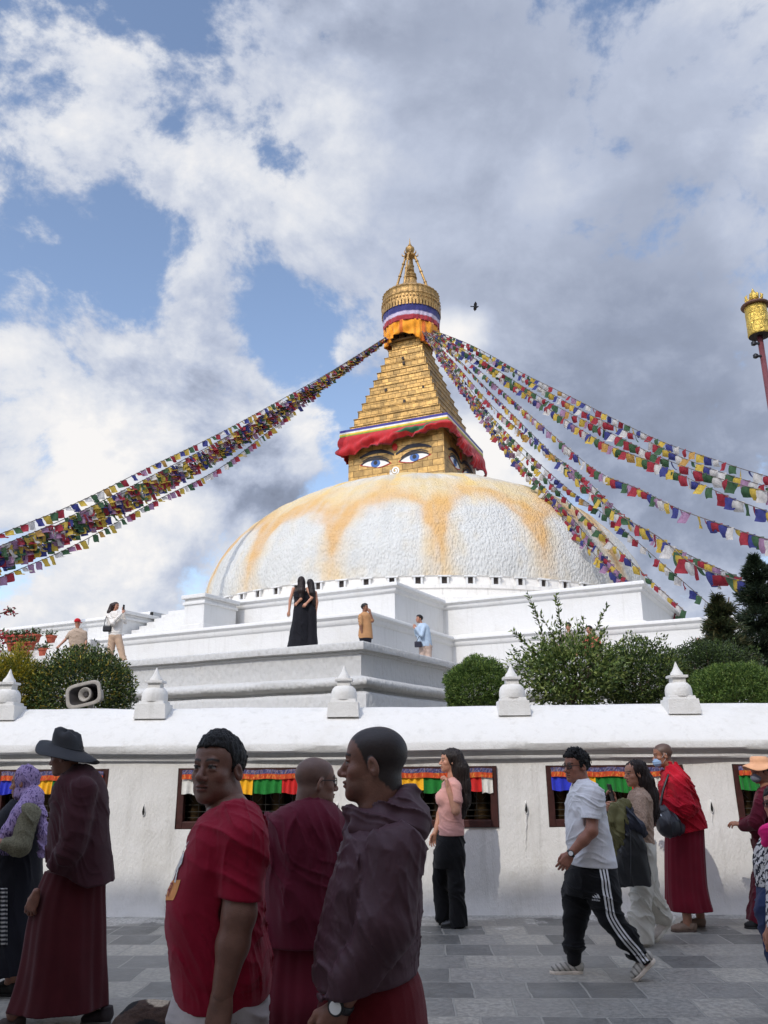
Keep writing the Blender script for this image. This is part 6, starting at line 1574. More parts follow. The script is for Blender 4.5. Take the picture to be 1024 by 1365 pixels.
core = union([(loft(shrink(rows, .75)), 0), (loft(shrink(hips, .7)), .02), (limbs_f([J(855, 1160, -.07), J(855, 1200, -.07), J(858, 1248, -.06)], [.07, .05, .035]), .02), (limbs_f([J(861, 1160, .07), kB, aB], [.07, .05, .035]), .02)])
h1 = hand(wri2, (-.25, -.2, 1), (-.9, -.5, .1), (.1, -1, .2), .92, curl=(.4, .7, .5), tc=.6)
body(c, hd, sk_, [h1, hand(wri, (-1, .2, .1), (0, 1, .3), (0, 0, 1), .9, curl=(.5, .7, .5))], [limbs_f([elb, wri], [.038, .026]), limbs_f([elb2, wri2], [.036, .024])], core, h=.006, hh=.0045)
M_BLOUSE = mat('speckled_blouse', s2l((168, 142, 124)), .85, var=.35, vscale=70, bump=.001, bscale=120)
garment(c, 'blouse', disp(cut(bl, limbs_f([J(849, 1046), J(852, 1056)], [.052, .056]), .01), folds(.006, 60, (.7, .2, .6), 2.3, 91)), .0065, (1, 1, 1), M_BLOUSE)
garment(c, 'trousers', disp(tr, folds(.010, 45, (.7, .4, .6), 2.3, 93)), .007, s2l((208, 203, 192)))
garment(c, 'hair', hd.hair_long([J(853, 1026), J(860, 1042), J(866, 1060), J(869, 1082), J(868, 1100)], [.072, .078, .076, .066, .03], t=.007, strand=.010, seed=75), .0055, s2l((40, 29, 26)), M_HAIR)
t1 = J(846, 1256, -.06); t1[2] = 0; shoe(c.root, J(858, 1250, -.06), t1, w=.040, up_col=s2l((206, 200, 190)), sole_col=s2l((216, 210, 200)), h=.006, sole_t=.026)
t2 = J(872, 1240, .07); t2[2] = 0.0; shoe(c.root, J(886, 1222, .07), t2, up=(-.7, 0, .7), w=.040, up_col=s2l((200, 190, 182)), sole_col=s2l((216, 210, 200)), h=.006, sole_t=.026)
# things she carries
cj = Ctx.__new__(Ctx); 
jr = thing('jacket', J(822, 1110, -.27), 'olive and navy jackets draped over the arm of the woman filming with a phone', 'jacket')
ol = union([(limbs_f([J(832, 1073, -.25), J(821, 1079, -.27), J(815, 1096, -.28), J(816, 1118, -.28), J(822, 1138, -.27)], [.045, .055, .060, .055, .030]), 0), (limbs_f([J(834, 1074, -.30), J(829, 1094, -.33), J(826, 1122, -.31), J(824, 1144, -.29)], [.035, .045, .042, .018]), .02)])
imesh('olive_jacket', disp(ol, lambda p: folds(.014, 60, (1, .3, .15), 2.2, 95)(p)), .006, M_GARB, jr, color=grad_col(s2l((104, 100, 66)), .15, 9))
nv_ = union([(limbs_f([J(838, 1084, -.30), J(841, 1096, -.33), J(852, 1102, -.33), J(858, 1112, -.30)], [.045, .055, .05, .03]), 0), (limbs_f([J(838, 1092, -.33), J(836, 1112, -.33)], [.05, .03]), .02)])
imesh('navy_jacket', disp(nv_, folds(.014, 60, (.8, .3, .4), 2.2, 97)), .006, M_SMOOTHC, jr, color=s2l((44, 46, 58)))
bg_ = thing('handbag', J(842, 1180, -.30), 'black leather shopper bag hanging from the arm of the woman filming', 'bag')
bf = loft([(*J(842, 1104, -.30)[[2, 0]], c.D - .30, .055, .06), (*J(841, 1130, -.30)[[2, 0]], c.D - .30, .115, .075), (*J(841.5, 1160, -.30)[[2, 0]], c.D - .30, .155, .07), (*J(842, 1180, -.30)[[2, 0]], c.D - .30, .168, .06)], 3.0)
imesh('bag_body', disp(bf, folds(.010, 34, (1, .2, .3), 2.2, 99)), .006, M_LEATH, bg_, color=s2l((30, 31, 34)))
sb = MB(); pp = [J(834, 1108, -.33), J(838, 1096, -.36), J(846, 1092, -.36), J(852, 1098, -.35), J(850, 1110, -.33)]; sb.tube(list(bez(pp, 20)), .008, 6); sb.tube(list(bez([p + [.0, .07, 0] for p in pp], 20)), .008, 6); sb.build('bag_handle', M_LEATH, bg_, smooth=True, colors=np.tile((.012, .012, .014), (len(sb.v), 1)))
sb = MB(); sb.tube(list(bez([J(840, 1106, -.375), J(841, 1125, -.385), J(841, 1150, -.38), J(840, 1177, -.365)], 16)), .004, 5); sb.build('bag_seam', M_LEATH, bg_, smooth=True, colors=np.tile((.05, .05, .055), (len(sb.v), 1)))
ph_ = thing('phone', J(814.5, 1060, -.03), 'dark phone held up by the woman in the beige blouse', 'phone'); A = np.stack([unit((.25, -1, 0)), unit((1, .25, .2)), unit(np.cross(unit((.25, -1, 0)), unit((1, .25, .2))))])
q = MB(); q.box(J(814.6, 1056.5, -.04), (.072, .009, .148), A); bevel(q.build('phone_body', M_FRAME, ph_), .004)
q = MB(); q.box(J(814.6, 1056.5, -.04) - A[1] * .0052 * -1, (.064, .001, .138), A); q.build('phone_screen', M_GLASS, ph_)

# -- monk in mask by the window
c = Ctx(8.55, (918, 1240), 0, 'monk with blue face mask in bright red jacket and maroon robe')
J = c.J; sk_ = s2l((150, 104, 82))
hd = Head(J(883.5, 1006.5), (-.96, .10), .93, pitch=-.16, neck_r=.054, neck_to=J(897, 1036))
rows = c.rows([(1018, 889, 900, .08), (1024, 887, 906, .12), (1031, 885.5, 912, .165), (1042, 884, 920, .195), (1055, 882.5, 926, .20), (1072, 882, 930, .20), (1088, 884, 935, .20), (1099, 888, 939, .20), (1108, 890, 942, .20)])
sho, elb, wri = J(906, 1044, -.16), J(916, 1078, -.22), J(886, 1070, -.13)
sho2, elb2, wri2 = J(900, 1044, .16), J(898, 1074, .2), J(880, 1064, .22)
jk = union([(loft(rows, 2.2), 0), (limbs_f([sho, elb, wri], [.085, .082, .062]), .03), (limbs_f([sho2, elb2, wri2], [.08, .075, .055]), .02)])
jk = disp(jk, lambda p: folds(.009, 42, (.6, .2, .8), 2.4, 101)(p) + folds(.004, 80, (1, .2, .2), 2.2, 103)(p)); jk = clip(jk, J(930, 1104), (.16, 0, -1), .006); jk = cut(jk, limbs_f([J(889, 1010), J(892, 1024)], [.056, .062]), .008)
jk = cut(jk, cone(wri + .05 * unit(wri - elb), wri + .09 * unit(wri - elb), .045, .06), .004)
sk2 = c.rows([(1096, 889, 937, .17), (1120, 888, 938, .18), (1150, 888, 939, .19), (1185, 889, 942, .20), (1205, 890, 947, .21), (1213, 891, 950, .21)])
skf = clip(loft(sk2, 2.1, fold=lambda th, z: .05 * np.sin(7 * th + 2 * np.sin(3 * z)) * np.clip((.9 - z) * 1.4, .15, 1) + .012 * np.sin(21 * th)), J(920, 1213), (.03, 0, -1), .006)
core = union([(loft(shrink(rows, .72)), 0), (limbs_f([J(905, 1110, -.08), J(912, 1170, -.09), J(917, 1234, -.12)], [.05, .05, .040]), .02), (limbs_f([J(915, 1110, .08), J(925, 1170, .1), J(934, 1222, .1)], [.05, .05, .040]), .02)])
h1 = hand(wri, (-1, .25, .15), (.3, 1, -.2), (0, .3, 1), .98, curl=(.4, .6, .4)); h2 = hand(wri2, (-1, .5, .1), (-.3, .3, -1), (0, 1, .2), .98, curl=(.3, .5, .3))
body(c, hd, sk_, [h1, h2], [], core, h=.006, hh=.0045, hcol=hd.color(sk_, (s2l((66, 56, 52)), .8)), hc=.010)
garment(c, 'jacket', jk, .0065, grad_col(s2l((176, 18, 40)), .08, 4)); garment(c, 'robe', skf, .007, grad_col(s2l((110, 20, 38)), .12, 4))
mk = disp(ell((0, .064, -.062), (.062, .058, .052)), lambda p: .0012 * np.sin(260 * p[:, 2])); mkf = lambda p: smax(smax(mk(hd.to(p)), .030 - hd.to(p)[:, 1], .004) , hd.to(p)[:, 2] + .022 - .25 * (hd.to(p)[:, 1] - .1), .004) * hd.s
mkf.box = (hd.c - .16, hd.c + .16); mo = garment(c, 'face_mask', mkf, .0042, s2l((150, 178, 212)))
q = MB()
for sx in (-1, 1): q.tube([hd.at((sx * .058, .04, -.035)), hd.at((sx * .078, .0, .005)), hd.at((sx * .080, -.022, .012)), hd.at((sx * .079, -.025, -.02)), hd.at((sx * .056, .035, -.085))], .0022, 5)
q.build('mask_loop', M_STR, mo, smooth=True)
bg_ = thing('shoulder_bag', J(894, 1116, -.26), 'black crossbody pouch at the hip of the masked monk', 'bag')
bf = limbs_f([J(884, 1084, -.24), J(892, 1100, -.27), J(905, 1104, -.25)], [.07, .11, .06], .03); imesh('pouch', disp(bf, folds(.006, 45, (1, 0, .4), 2, 105)), .006, M_LEATH, bg_, color=s2l((34, 34, 42)))
q = MB(); q.tube(list(bez([J(878, 1078, -.25), J(884, 1092, -.33), J(897, 1110, -.34)], 14)), .004, 5); q.build('zip', M_METAL, bg_, smooth=True)
q = MB(); q.tube(list(bez([J(880, 1078, -.22), J(884, 1055, -.16), J(893, 1030, -.1), J(902, 1022, .02)], 16)), .012, 6); q.build('strap', M_LEATH, bg_, smooth=True, colors=np.tile((.014, .014, .016), (len(q.v), 1)))
for a, tt in ((J(918, 1232, -.12), J(895, 1240, -.12)), (J(935, 1222, .1), J(908, 1238, .1))):
    a = a.copy(); tt = tt.copy(); tt[2] = 0; a[2] = .08; a[0] = tt[0] + .17; shoe(c.root, a, tt, w=.05, up_col=s2l((128, 106, 92)), sole_col=s2l((84, 70, 62)), h=.006)

# -- person in pale orange hat at the right edge
c = Ctx(8.6, (1020, 1240), 0, 'person in pale orange sun hat, grey face mask and maroon robe')
J = c.J; sk_ = s2l((156, 110, 88))
hd = Head(J(1014, 1028), (-.95, -.15), .93, pitch=-.10, neck_to=J(1024, 1058))
rows = c.rows([(1046, 1018, 1032, .10), (1056, 1011, 1042, .165), (1070, 1007, 1047, .19), (1100, 1006, 1049, .19), (1130, 1007, 1049, .19), (1160, 1007, 1050, .19), (1195, 1003, 1053, .20), (1228, 998, 1057, .21)])
elb, wri = J(1008, 1096, -.17), J(992, 1100, .05)
rb = union([(loft(rows, 2.1, fold=lambda th, z: .04 * np.sin(8 * th) * np.clip((.9 - z) * 1.3, 0, 1)), 0), (limbs_f([J(1020, 1064, -.15), elb, wri], [.075, .07, .055]), .03)])
body(c, hd, sk_, [hand(wri, (-1, .35, .2), (.2, .3, -1), (.1, 1, .2), .95, curl=(.3, .5, .4))], [], union([(loft(shrink(rows, .7)), 0), (limbs_f([J(1018, 1190, -.05), J(1012, 1236, -.05)], [.05, .035]), .02)]), h=.006, hh=.006)
garment(c, 'robe', disp(clip(rb, J(1020, 1228), (0, 0, -1), .006), folds(.008, 45, (.8, .2, .5), 2.3, 111)), .008, grad_col(s2l((96, 22, 42)), .12, 4)); garment(c, 'hair', hd.hair_short(.012, .01, .004, low=-.12), .007, HAIRC, M_HAIR)
mkg = lambda p: smax(ell((0, .064, -.060), (.062, .058, .052))(hd.to(p)), .030 - hd.to(p)[:, 1], .004) * hd.s; mkg.box = (hd.c - .16, hd.c + .16); garment(c, 'face_mask', mkg, .006, s2l((112, 116, 128)))
hb = MB(); n = 40; Vh = []; hr = [(0, .128), (.07, .126), (.092, .11), (.098, .075), (.101, .055), (.13, .040), (.165, .020), (.185, .004), (.185, -.002), (.16, .012), (.12, .030), (.098, .045)]
for r, z in hr:
    for k in range(n):
        th_ = 2 * PI * k / n; x, y = r * math.sin(th_), r * math.cos(th_); Vh.append(hd.at((x, y - .015, z + .025 + .025 * math.sin(3 * th_ + 1) * max(0, (r - .1) / .1) + .12 * y)))
hb.add(Vh, [(i * n + k, i * n + (k + 1) % n, (i + 1) * n + (k + 1) % n, (i + 1) * n + k) for i in range(len(hr) - 1) for k in range(n)]); hb.build('hat', M_GARB, c.root, smooth=True, colors=np.tile(s2l((222, 168, 130)), (len(Vh), 1)))
t1 = J(994, 1246, -.05); t1[2] = 0; a = t1 + np.array([.17, 0, .08]); shoe(c.root, a, t1, up_col=(.015, .015, .016), sole_col=(.03, .03, .03), h=.007)

# -- woman with glasses cut off by the right edge
c = Ctx(5.6, (1050, 1300), 0, 'woman with glasses, hot pink scarf and patterned knit top')
J = c.J; sk_ = s2l((176, 122, 98))
hd = Head(J(1036, 1072), (-.75, -.66), .93, neck_to=J(1048, 1112))
rows = c.rows([(1100, 1036, 1062, .10), (1112, 1024, 1076, .16), (1130, 1013, 1084, .185), (1160, 1010, 1086, .19), (1182, 1012, 1086, .19)])
kn = union([(loft(rows, 2.2), 0), (limbs_f([J(1034, 1120, -.15), J(1036, 1180, -.2), J(1032, 1235, -.22)], [.07, .06, .045]), .03)])
core = union([(loft(shrink(rows, .7)), 0), (limbs_f([J(1040, 1190, -.08), np.array([J(1034, 1190)[0], 5.55, .06])], [.08, .04]), .02), (limbs_f([J(1060, 1190, .08), np.array([J(1056, 1190)[0], 5.7, .06])], [.08, .04]), .02)])
hn = hand(J(1028, 1238, -.22), (-.05, 0, -1), (.6, 1, 0), (-1, -.5, 0), .95, curl=(.4, .5, .4)); body(c, hd, sk_, [hn], [], core, h=.007, hh=.005)
glasses(c.root, hd); garment(c, 'hair', hd.hair_long([J(1046, 1064), J(1052, 1080), J(1052, 1096)], [.085, .085, .06], seed=79), .007, HAIRC, M_HAIR)
M_KNIT = bpy.data.materials.new('patterned_knit'); M_KNIT.use_nodes = True; t = NT(M_KNIT.node_tree); b = M_KNIT.node_tree.nodes['Principled BSDF']
wv = t.new('ShaderNodeTexWave'); wv.wave_type = 'BANDS'; wv.bands_direction = 'DIAGONAL'; wv.inputs['Scale'].default_value = 9; wv.inputs['Distortion'].default_value = 6; wv.inputs['Detail Scale'].default_value = 4; t.link(t.new('ShaderNodeTexCoord').outputs['Object'], wv.inputs['Vector'])
t.link(t.mix(t.ramp(wv.outputs['Fac'], .45, .55), s2l((40, 38, 48)), s2l((206, 200, 198))), b.inputs['Base Color']); b.inputs['Roughness'].default_value = .9
garment(c, 'knit_top', disp(kn, folds(.006, 45, (.8, .2, .5), 2.2, 121)), .007, (1, 1, 1), M_KNIT)
sc_ = limbs_f([J(1022, 1122, -.16), J(1024, 1110, -.19), J(1036, 1106, -.2), J(1050, 1106, -.17), J(1062, 1102, 0), J(1048, 1100, .12)], [.032, .042, .042, .04, .04, .04], .03); garment(c, 'scarf', disp(sc_, folds(.010, 55, (.5, .3, .8), 2.3, 123)), .007, s2l((224, 36, 120)))
jn = union([(loft(c.rows([(1176, 1013, 1084, .18), (1200, 1012, 1084, .185), (1225, 1013, 1082, .17)]), 2.2), 0), (limbs_f([J(1030, 1215, -.08), np.array([J(1030, 1215)[0], 5.52, .10])], [.10, .065]), .04), (limbs_f([J(1060, 1215, .08), np.array([J(1058, 1215)[0], 5.68, .10])], [.10, .065]), .04)])
garment(c, 'jeans', disp(jn, folds(.006, 45, (.4, .2, .9), 2.2, 125)), .008, s2l((44, 52, 84)))
for x, dd in ((1030, -.08), (1058, .08)): p = J(x, 1215); shoe(c.root, np.array([p[0], 5.6 + dd, .07]), np.array([p[0] - .14, 5.5 + dd, 0]), up_col=(.1, .1, .1), sole_col=(.4, .4, .4), h=.009)
# ------------------------------------------------------------------ people up on the terraces
def far(label, D, uv, z0, head, rows, top, skin, arms=(), legs=(), skirt=None, bottom=(.02, .02, .025), hair=None, haircol=HAIRC, sleeve=.5, h=.014, shoes=True, shoecol=(.03, .03, .03), armr=(.05, .042, .028), legr=(.085, .065, .05), fmat=None):
    """a small, whole figure: body, hair, clothes; arms = (shoulder, elbow, wrist), legs = (hip, knee, ankle)"""
    c = Ctx(D, uv, z0, label); J = c.J
    (hu, hv), fw, hs_, ntk = head
    hd = Head(J(hu, hv), fw, hs_, neck_r=.05, neck_to=J(*ntk)); R_ = c.rows(rows)
    A = [[J(*q) for q in a] for a in arms]; L_ = [[J(*q) for q in l] for l in legs]
    core = union([(loft(shrink(R_, .8)), 0)] + [(limbs_f(a, [armr[0] * .8, armr[1] * .8, armr[2]]), .02) for a in A] + [(limbs_f(l, [.06, .05, .035]), .02) for l in L_])
    body(c, hd, skin, [hand(a[2], unit(a[2] - a[1]), (0, 1, -.2), (-.5, 0, .5), hs_ * .98, curl=(.4, .5, .4)) for a in A], [limbs_f(a[1:], armr[1:]) for a in A] + ([limbs_f(a, [r * .9 for r in armr]) for a in A] if sleeve == 0 else []), core, h=.010, hh=.008, hc=.018)
    parts = [(loft(R_, 2.1), 0)]
    for a in A:
        if sleeve >= 1: parts.append((limbs_f(a, [armr[0] + .016, armr[1] + .014, armr[2] + .012]), .02))
        elif sleeve > 0: parts.append((limbs_f([a[0], a[0] + (a[1] - a[0]) * sleeve * 1.4], [armr[0] + .018, armr[1] + .016]), .02))
    garment(c, 'top', disp(union(parts), folds(.007, 40, (.5, .2, .8), 2.3, hu)), h * .8, top, fmat)
    if skirt is not None: garment(c, 'dress', disp(loft(c.rows(skirt), 2.0, fold=lambda th, z: .025 * np.sin(8 * th)), folds(.006, 34, (1, .2, .2), 2, hu)), h * .8, bottom)
    elif L_:
        mid = [( (a[0] + b[0]) / 2) for a, b in zip(L_[:1], L_[1:])] or [L_[0][0]]
        garment(c, 'trousers', disp(union([(ell(mid[0], (.16, .13, .13)), 0)] + [(limbs_f(l, legr), .03) for l in L_]), folds(.006, 40, (.5, .3, .7), 2.2, hu + 5)), h * .8, bottom)
    if hair == 'short': garment(c, 'hair', hd.hair_short(.010, .018, .006, seed=int(hu)), .009, haircol, M_HAIR)
    elif hair is not None: garment(c, 'hair', hd.hair_long([J(*q) for q in hair[0]], hair[1], seed=int(hu)), .009, haircol, M_HAIR)
    if shoes:
        for l in L_: f2 = unit([fw[0], fw[1], 0]); a = l[2].copy(); a[2] = z0 + .07; t_ = a + f2 * .15; t_[2] = z0; shoe(c.root, a, t_, up_col=shoecol, sole_col=(.3, .3, .3), h=.012)
    return c, hd
SKM = s2l((172, 122, 98))
# left end of the terrace
c, hd = far('man in red cap and beige shirt seen from behind on the left of the terrace', 23.2, (101, 885), ZA, ((103.5, 830), (.25, 1), .95, (103.5, 841)), [(838, 98, 109, .08), (842, 93, 114, .12), (850, 92, 115, .13), (862, 93, 114, .125), (870, 93.5, 113, .125)], s2l((172, 152, 134)), SKM,
    arms=[((94, 844), (87, 853, -.05), (80, 860, -.1)), ((113, 844), (114.5, 855), (113, 867, -.1))], legs=[((99, 872), (98.5, 888, -.03), (98, 899)), ((107, 872), (107.5, 888), (108, 899))], bottom=s2l((42, 44, 58)), sleeve=.45)
cf = lambda p: smax(ell((0, -.015, .040), (.088, .106, .092))(hd.to(p)), .012 - hd.to(p)[:, 2], .005) * hd.s; cf.box = (hd.c - .15, hd.c + .17)
vz = lambda p: np.minimum(cf(p), smax(ell((0, .10, .024), (.075, .085, .012))(hd.to(p)), -hd.to(p)[:, 1] + .02, .004) * hd.s); vz.box = cf.box
garment(c, 'cap', vz, .008, s2l((190, 28, 40)))
c, hd = far('woman in white blouse and tan trousers photographing with her phone on the terrace', 23.8, (155, 884), ZA, ((154.5, 808), (.9, -.42), .95, (152, 818)), [(815, 148, 157, .08), (818, 143, 163, .12), (826, 142, 165, .125), (836, 144, 163, .115), (842, 145, 162, .13), (847, 145, 162, .13)], s2l((222, 216, 208)), SKM,
    arms=[((145.5, 821, -.1), (150, 831, -.22), (162, 818, -.2)), ((162, 821, .1), (167, 829, .05), (165, 815, -.05))], legs=[((150, 848), (148, 864), (147, 882)), ((157, 848), (161, 864), (165, 882))], bottom=s2l((186, 158, 134)), sleeve=1,
    hair=([(150, 808), (147, 816), (147, 828, .05)], [.09, .09, .05]), haircol=s2l((44, 28, 24)), legr=(.11, .095, .085))
ph_ = thing('phone', c.J(165, 809.5, -.13), 'black phone held up by the woman in the white blouse', 'phone'); q = MB(); q.box(c.J(165, 809.5, -.13), (.012, .075, .15), np.stack([unit((.9, -.42, 0)), unit((.42, .9, 0)), UPV])); bevel(q.build('phone_body', M_FRAME, ph_), .004)
bg_ = thing('shoulder_bag', c.J(143, 843, -.12), 'small black shoulder bag of the woman in the white blouse', 'bag'); imesh('bag_body', rbox(c.J(143, 838, -.12), (.12, .05, .09), .03), .01, M_LEATH, bg_, color=s2l((26, 26, 30)))
q = MB(); q.tube(list(bez([c.J(139, 834, -.12), c.J(141, 824, -.14), c.J(146, 817, -.1)], 10)), .01, 5); q.tube(list(bez([c.J(147, 834, -.14), c.J(148, 826, -.17), c.J(148, 817, -.1)], 10)), .01, 5); q.build('strap', M_LEATH, bg_, smooth=True, colors=np.tile((.012, .012, .014), (len(q.v), 1)))
# the two women in black
DRS = s2l((24, 24, 30))
far('taller woman in strapless black gown with bare shoulders, back turned, on the terrace edge', 20.9, (401, 864), ZA, ((402, 775), (.25, .97), .98, (402, 788)), [(789, 392, 409, .10), (793, 391.5, 409.5, .115), (800, 392, 409, .105), (808, 393, 408.5, .10)], DRS, s2l((186, 134, 108)),
    arms=[((391.5, 785), (387, 800, -.02), (385.5, 815, -.04)), ((409.5, 785), (416, 797, -.06), (409, 804, -.14))], sleeve=0, skirt=[(805, 392.5, 409, .105), (815, 391, 411, .13), (826, 390, 412, .14), (842, 387, 411.5, .15), (864, 383, 412, .19)], bottom=DRS,
    hair=([(402, 776, -.03), (402, 788, -.07), (401.5, 800, -.10)], [.10, .095, .05]), haircol=s2l((36, 24, 22)), shoes=False)
far('slimmer woman in long black dress leaning on the taller one in black', 20.95, (415, 863), ZA, ((414, 778), (.35, .94), .92, (414, 790)), [(788, 408, 420, .09), (793, 406, 421.5, .11), (802, 407, 420.5, .10), (810, 408, 420, .10)], DRS, s2l((186, 134, 108)),
    arms=[((407, 790), (401, 799, -.18), (397, 803, -.17)), ((420.5, 790), (422.5, 803), (421, 816))], sleeve=0, skirt=[(806, 407.5, 420.5, .10), (818, 407, 422, .13), (840, 408, 422.5, .14), (863, 406, 424, .17)], bottom=DRS,
    hair=([(414.5, 779, -.03), (416, 791, -.07), (418, 806, -.08)], [.09, .085, .04]), haircol=s2l((32, 24, 24)), shoes=False)
# the two boys
far('boy in tan shirt standing with his hand at his mouth behind the terrace corner', 21.2, (487, 868), ZA, ((486.5, 810), (.93, -.35), .88, (486, 820)), [(816, 483, 490, .07), (819, 479.5, 494, .11), (828, 479, 495, .12), (840, 478.5, 496.5, .13), (851, 478, 497, .135)], s2l((176, 132, 92)), s2l((140, 98, 76)),
    arms=[((481, 822, -.08), (481, 834, -.14), (483, 844, -.1)), ((493, 822, .05), (496.5, 828, -.02), (493.5, 817, -.06))], legs=[((483.5, 850), (483, 860), (483, 872)), ((491, 850), (491.5, 860), (491.5, 872))], bottom=s2l((36, 36, 46)), hair='short', sleeve=.6)
c, hd = far('boy in pale blue shirt leaning forward with a small dark bag on the terrace', 23.2, (564, 886), ZA, ((559, 825), (-.95, -.3), .92, (562, 834)), [(831, 559, 568, .08), (834, 556.5, 571, .12), (842, 556, 573.5, .13), (852, 556, 575, .135), (862, 557, 576, .14)], s2l((172, 190, 208)), SKM,
    arms=[((565, 837, -.1), (562, 847, -.2), (555, 838, -.15)), ((560, 837, .1), (556, 846, .1), (554, 838, .02))], legs=[((564, 862), (563, 876), (562, 888)), ((571, 862), (571, 876), (571, 888))], bottom=s2l((190, 168, 154)), hair='short', sleeve=1, legr=(.11, .09, .08))
bg_ = thing('shoulder_bag', c.J(557, 864, -.15), 'small dark bag hanging in front of the boy in pale blue', 'bag'); imesh('bag_body', rbox(c.J(557.5, 859, -.17), (.10, .05, .08), .02), .01, M_LEATH, bg_, color=s2l((40, 40, 54)))
q = MB(); q.tube(list(bez([c.J(555, 856, -.17), c.J(560, 846, -.2), c.J(566, 834, -.1)], 10)), .009, 5); q.build('strap', M_LEATH, bg_, smooth=True, colors=np.tile((.03, .03, .04), (len(q.v), 1)))
# behind the shrubs
far('dark-haired person whose head shows above the tall leafy shrub', 25.0, (757, 880), ZA, ((757.5, 835), (-.8, -.6), .95, (758, 846)), [(843, 753, 763, .08), (847, 748, 768, .13), (860, 748, 769, .13), (875, 749, 768, .13)], s2l((150, 140, 132)), SKM, arms=[((748, 849), (746, 862), (747, 874)), ((768, 849), (770, 862), (769, 874))], legs=[((754, 872), (754, 886), (754, 896)), ((763, 872), (763, 886), (763, 896))], hair='short')
M_PRINT = mat('coral_print', s2l((206, 112, 96)), .85, var=.7, vscale=16)
far('person in coral patterned shirt half hidden by the tall leafy shrub', 24.6, (788, 882), ZA, ((785.5, 839), (-.9, -.4), .92, (787, 850)), [(846, 783, 792, .08), (850, 779, 797, .13), (862, 779, 799, .13), (880, 780, 800, .135)], (1, 1, 1), SKM, arms=[((780, 852, -.1), (778, 864, -.15), (780, 876, -.15)), ((797, 852), (800, 864), (799, 876))], legs=[((785, 878), (785, 890), (785, 900)), ((795, 878), (795, 890), (795, 900))], hair='short', fmat=M_PRINT)
c, hd = far('dark-haired person holding out a phone at the right end of the terrace', 21.5, (950, 872), ZA, ((945, 831), (-.95, -.25), .98, (950, 843)), [(840, 945, 955, .08), (845, 941, 960, .13), (858, 942, 961, .13), (875, 942, 961, .14)], s2l((34, 34, 40)), SKM, arms=[((944, 849, -.1), (942, 862, -.2), (935, 856, -.25)), ((957, 849), (960, 862), (959, 872))], legs=[((948, 872), (948, 888), (948, 900)), ((957, 872), (957, 888), (957, 900))], hair=([(949, 832), (951, 842), (952, 850)], [.095, .09, .06]), sleeve=.9)
ph_ = thing('phone', c.J(932, 855, -.27), 'small black phone in the outstretched hand at the right end of the terrace', 'phone'); q = MB(); q.box(c.J(932, 855, -.27), (.15, .012, .075)); bevel(q.build('phone_body', M_FRAME, ph_), .004)
# ------------------------------------------------------------------ loudspeaker, pole, pots, bird, dog
M_SPK = mat('weathered_grey_plastic', s2l((158, 152, 144)), .55, var=.2, vscale=12, bump=.001, bscale=60); M_SPKD = mat('horn_inside', s2l((62, 58, 58)), .7, var=.2)
spc = P(112, 926, 10.3); spk = thing('loudspeaker', spc + [0, .1, -.2], 'grey rectangular horn loudspeaker tilted on top of the wall by the dark bush', 'loudspeaker')
fy = unit((-.22, -1, .02)); fz0 = unit(UPV - fy * fy[2]); fx0 = np.cross(fz0, fy) * -1; rl = math.radians(-11); fx = fx0 * math.cos(rl) + fz0 * math.sin(rl); fz = fz0 * math.cos(rl) - fx0 * math.sin(rl)
if fx[0] < 0: fx = -fx
def rr_ring(w_, h_, y, n=40, e=4.5):
    out = []
    for k in range(n):
        a = 2 * PI * k / n; ca, sa = math.cos(a), math.sin(a); r = (abs(ca) ** e + abs(sa) ** e) ** (-1 / e); out.append(spc + fx * (w_ * r * ca) + fz * (h_ * r * sa) + fy * y)
    return out
def rings(secs, name, m, par, n=40, cap=False, e=4.5):
    mb = MB(); V = [p for s in secs for p in rr_ring(*s, n=n, e=e)]
    mb.add(V, [(i * n + k, i * n + (k + 1) % n, (i + 1) * n + (k + 1) % n, (i + 1) * n + k) for i in range(len(secs) - 1) for k in range(n)] + ([tuple(range((len(secs) - 1) * n, len(secs) * n))] if cap else [])); return mb.build(name, m, par, auto=40)
sh_ = rings([(.205, .120, -.02), (.225, .138, -.01), (.235, .148, .0), (.235, .148, .02), (.228, .14, .024), (.195, .112, .02), (.190, .107, .01)], 'rim', M_SPK, spk)
rings([(.190, .107, .012), (.15, .085, -.06), (.10, .07, -.14), (.08, .06, -.2)], 'horn', M_SPKD, spk, cap=True)
rings([(.215, .13, -.012), (.17, .10, -.07), (.11, .085, -.16), (.10, .08, -.28)], 'shell', M_SPK, spk, cap=True)
cb = MB(); B3 = np.stack([fx, fz, fy]); cb.lathe(spc + fx * .01, [(.03, -.13), (.062, -.1), (.085, -.03), (.088, .0), (.078, .008), (.058, -.006), (.04, -.03), (.034, -.05)], 28, ax=B3); cb.build('reflector', M_SPK, spk, auto=50)
cb = MB(); cb.box(spc + fx * .01 - fy * .03, (.05, .045, .02), np.stack([fx, fz, fy])); cb.build('throat', M_SPKD, spk)
br_ = MB(); br_.box(spc + fy * -.18 - np.array([0, 0, .11]), (.06, .05, .18)); br_.box(spc + fy * -.18 - np.array([0, 0, .195]), (.2, .12, .02)); br_.build('bracket', M_SPK, spk)

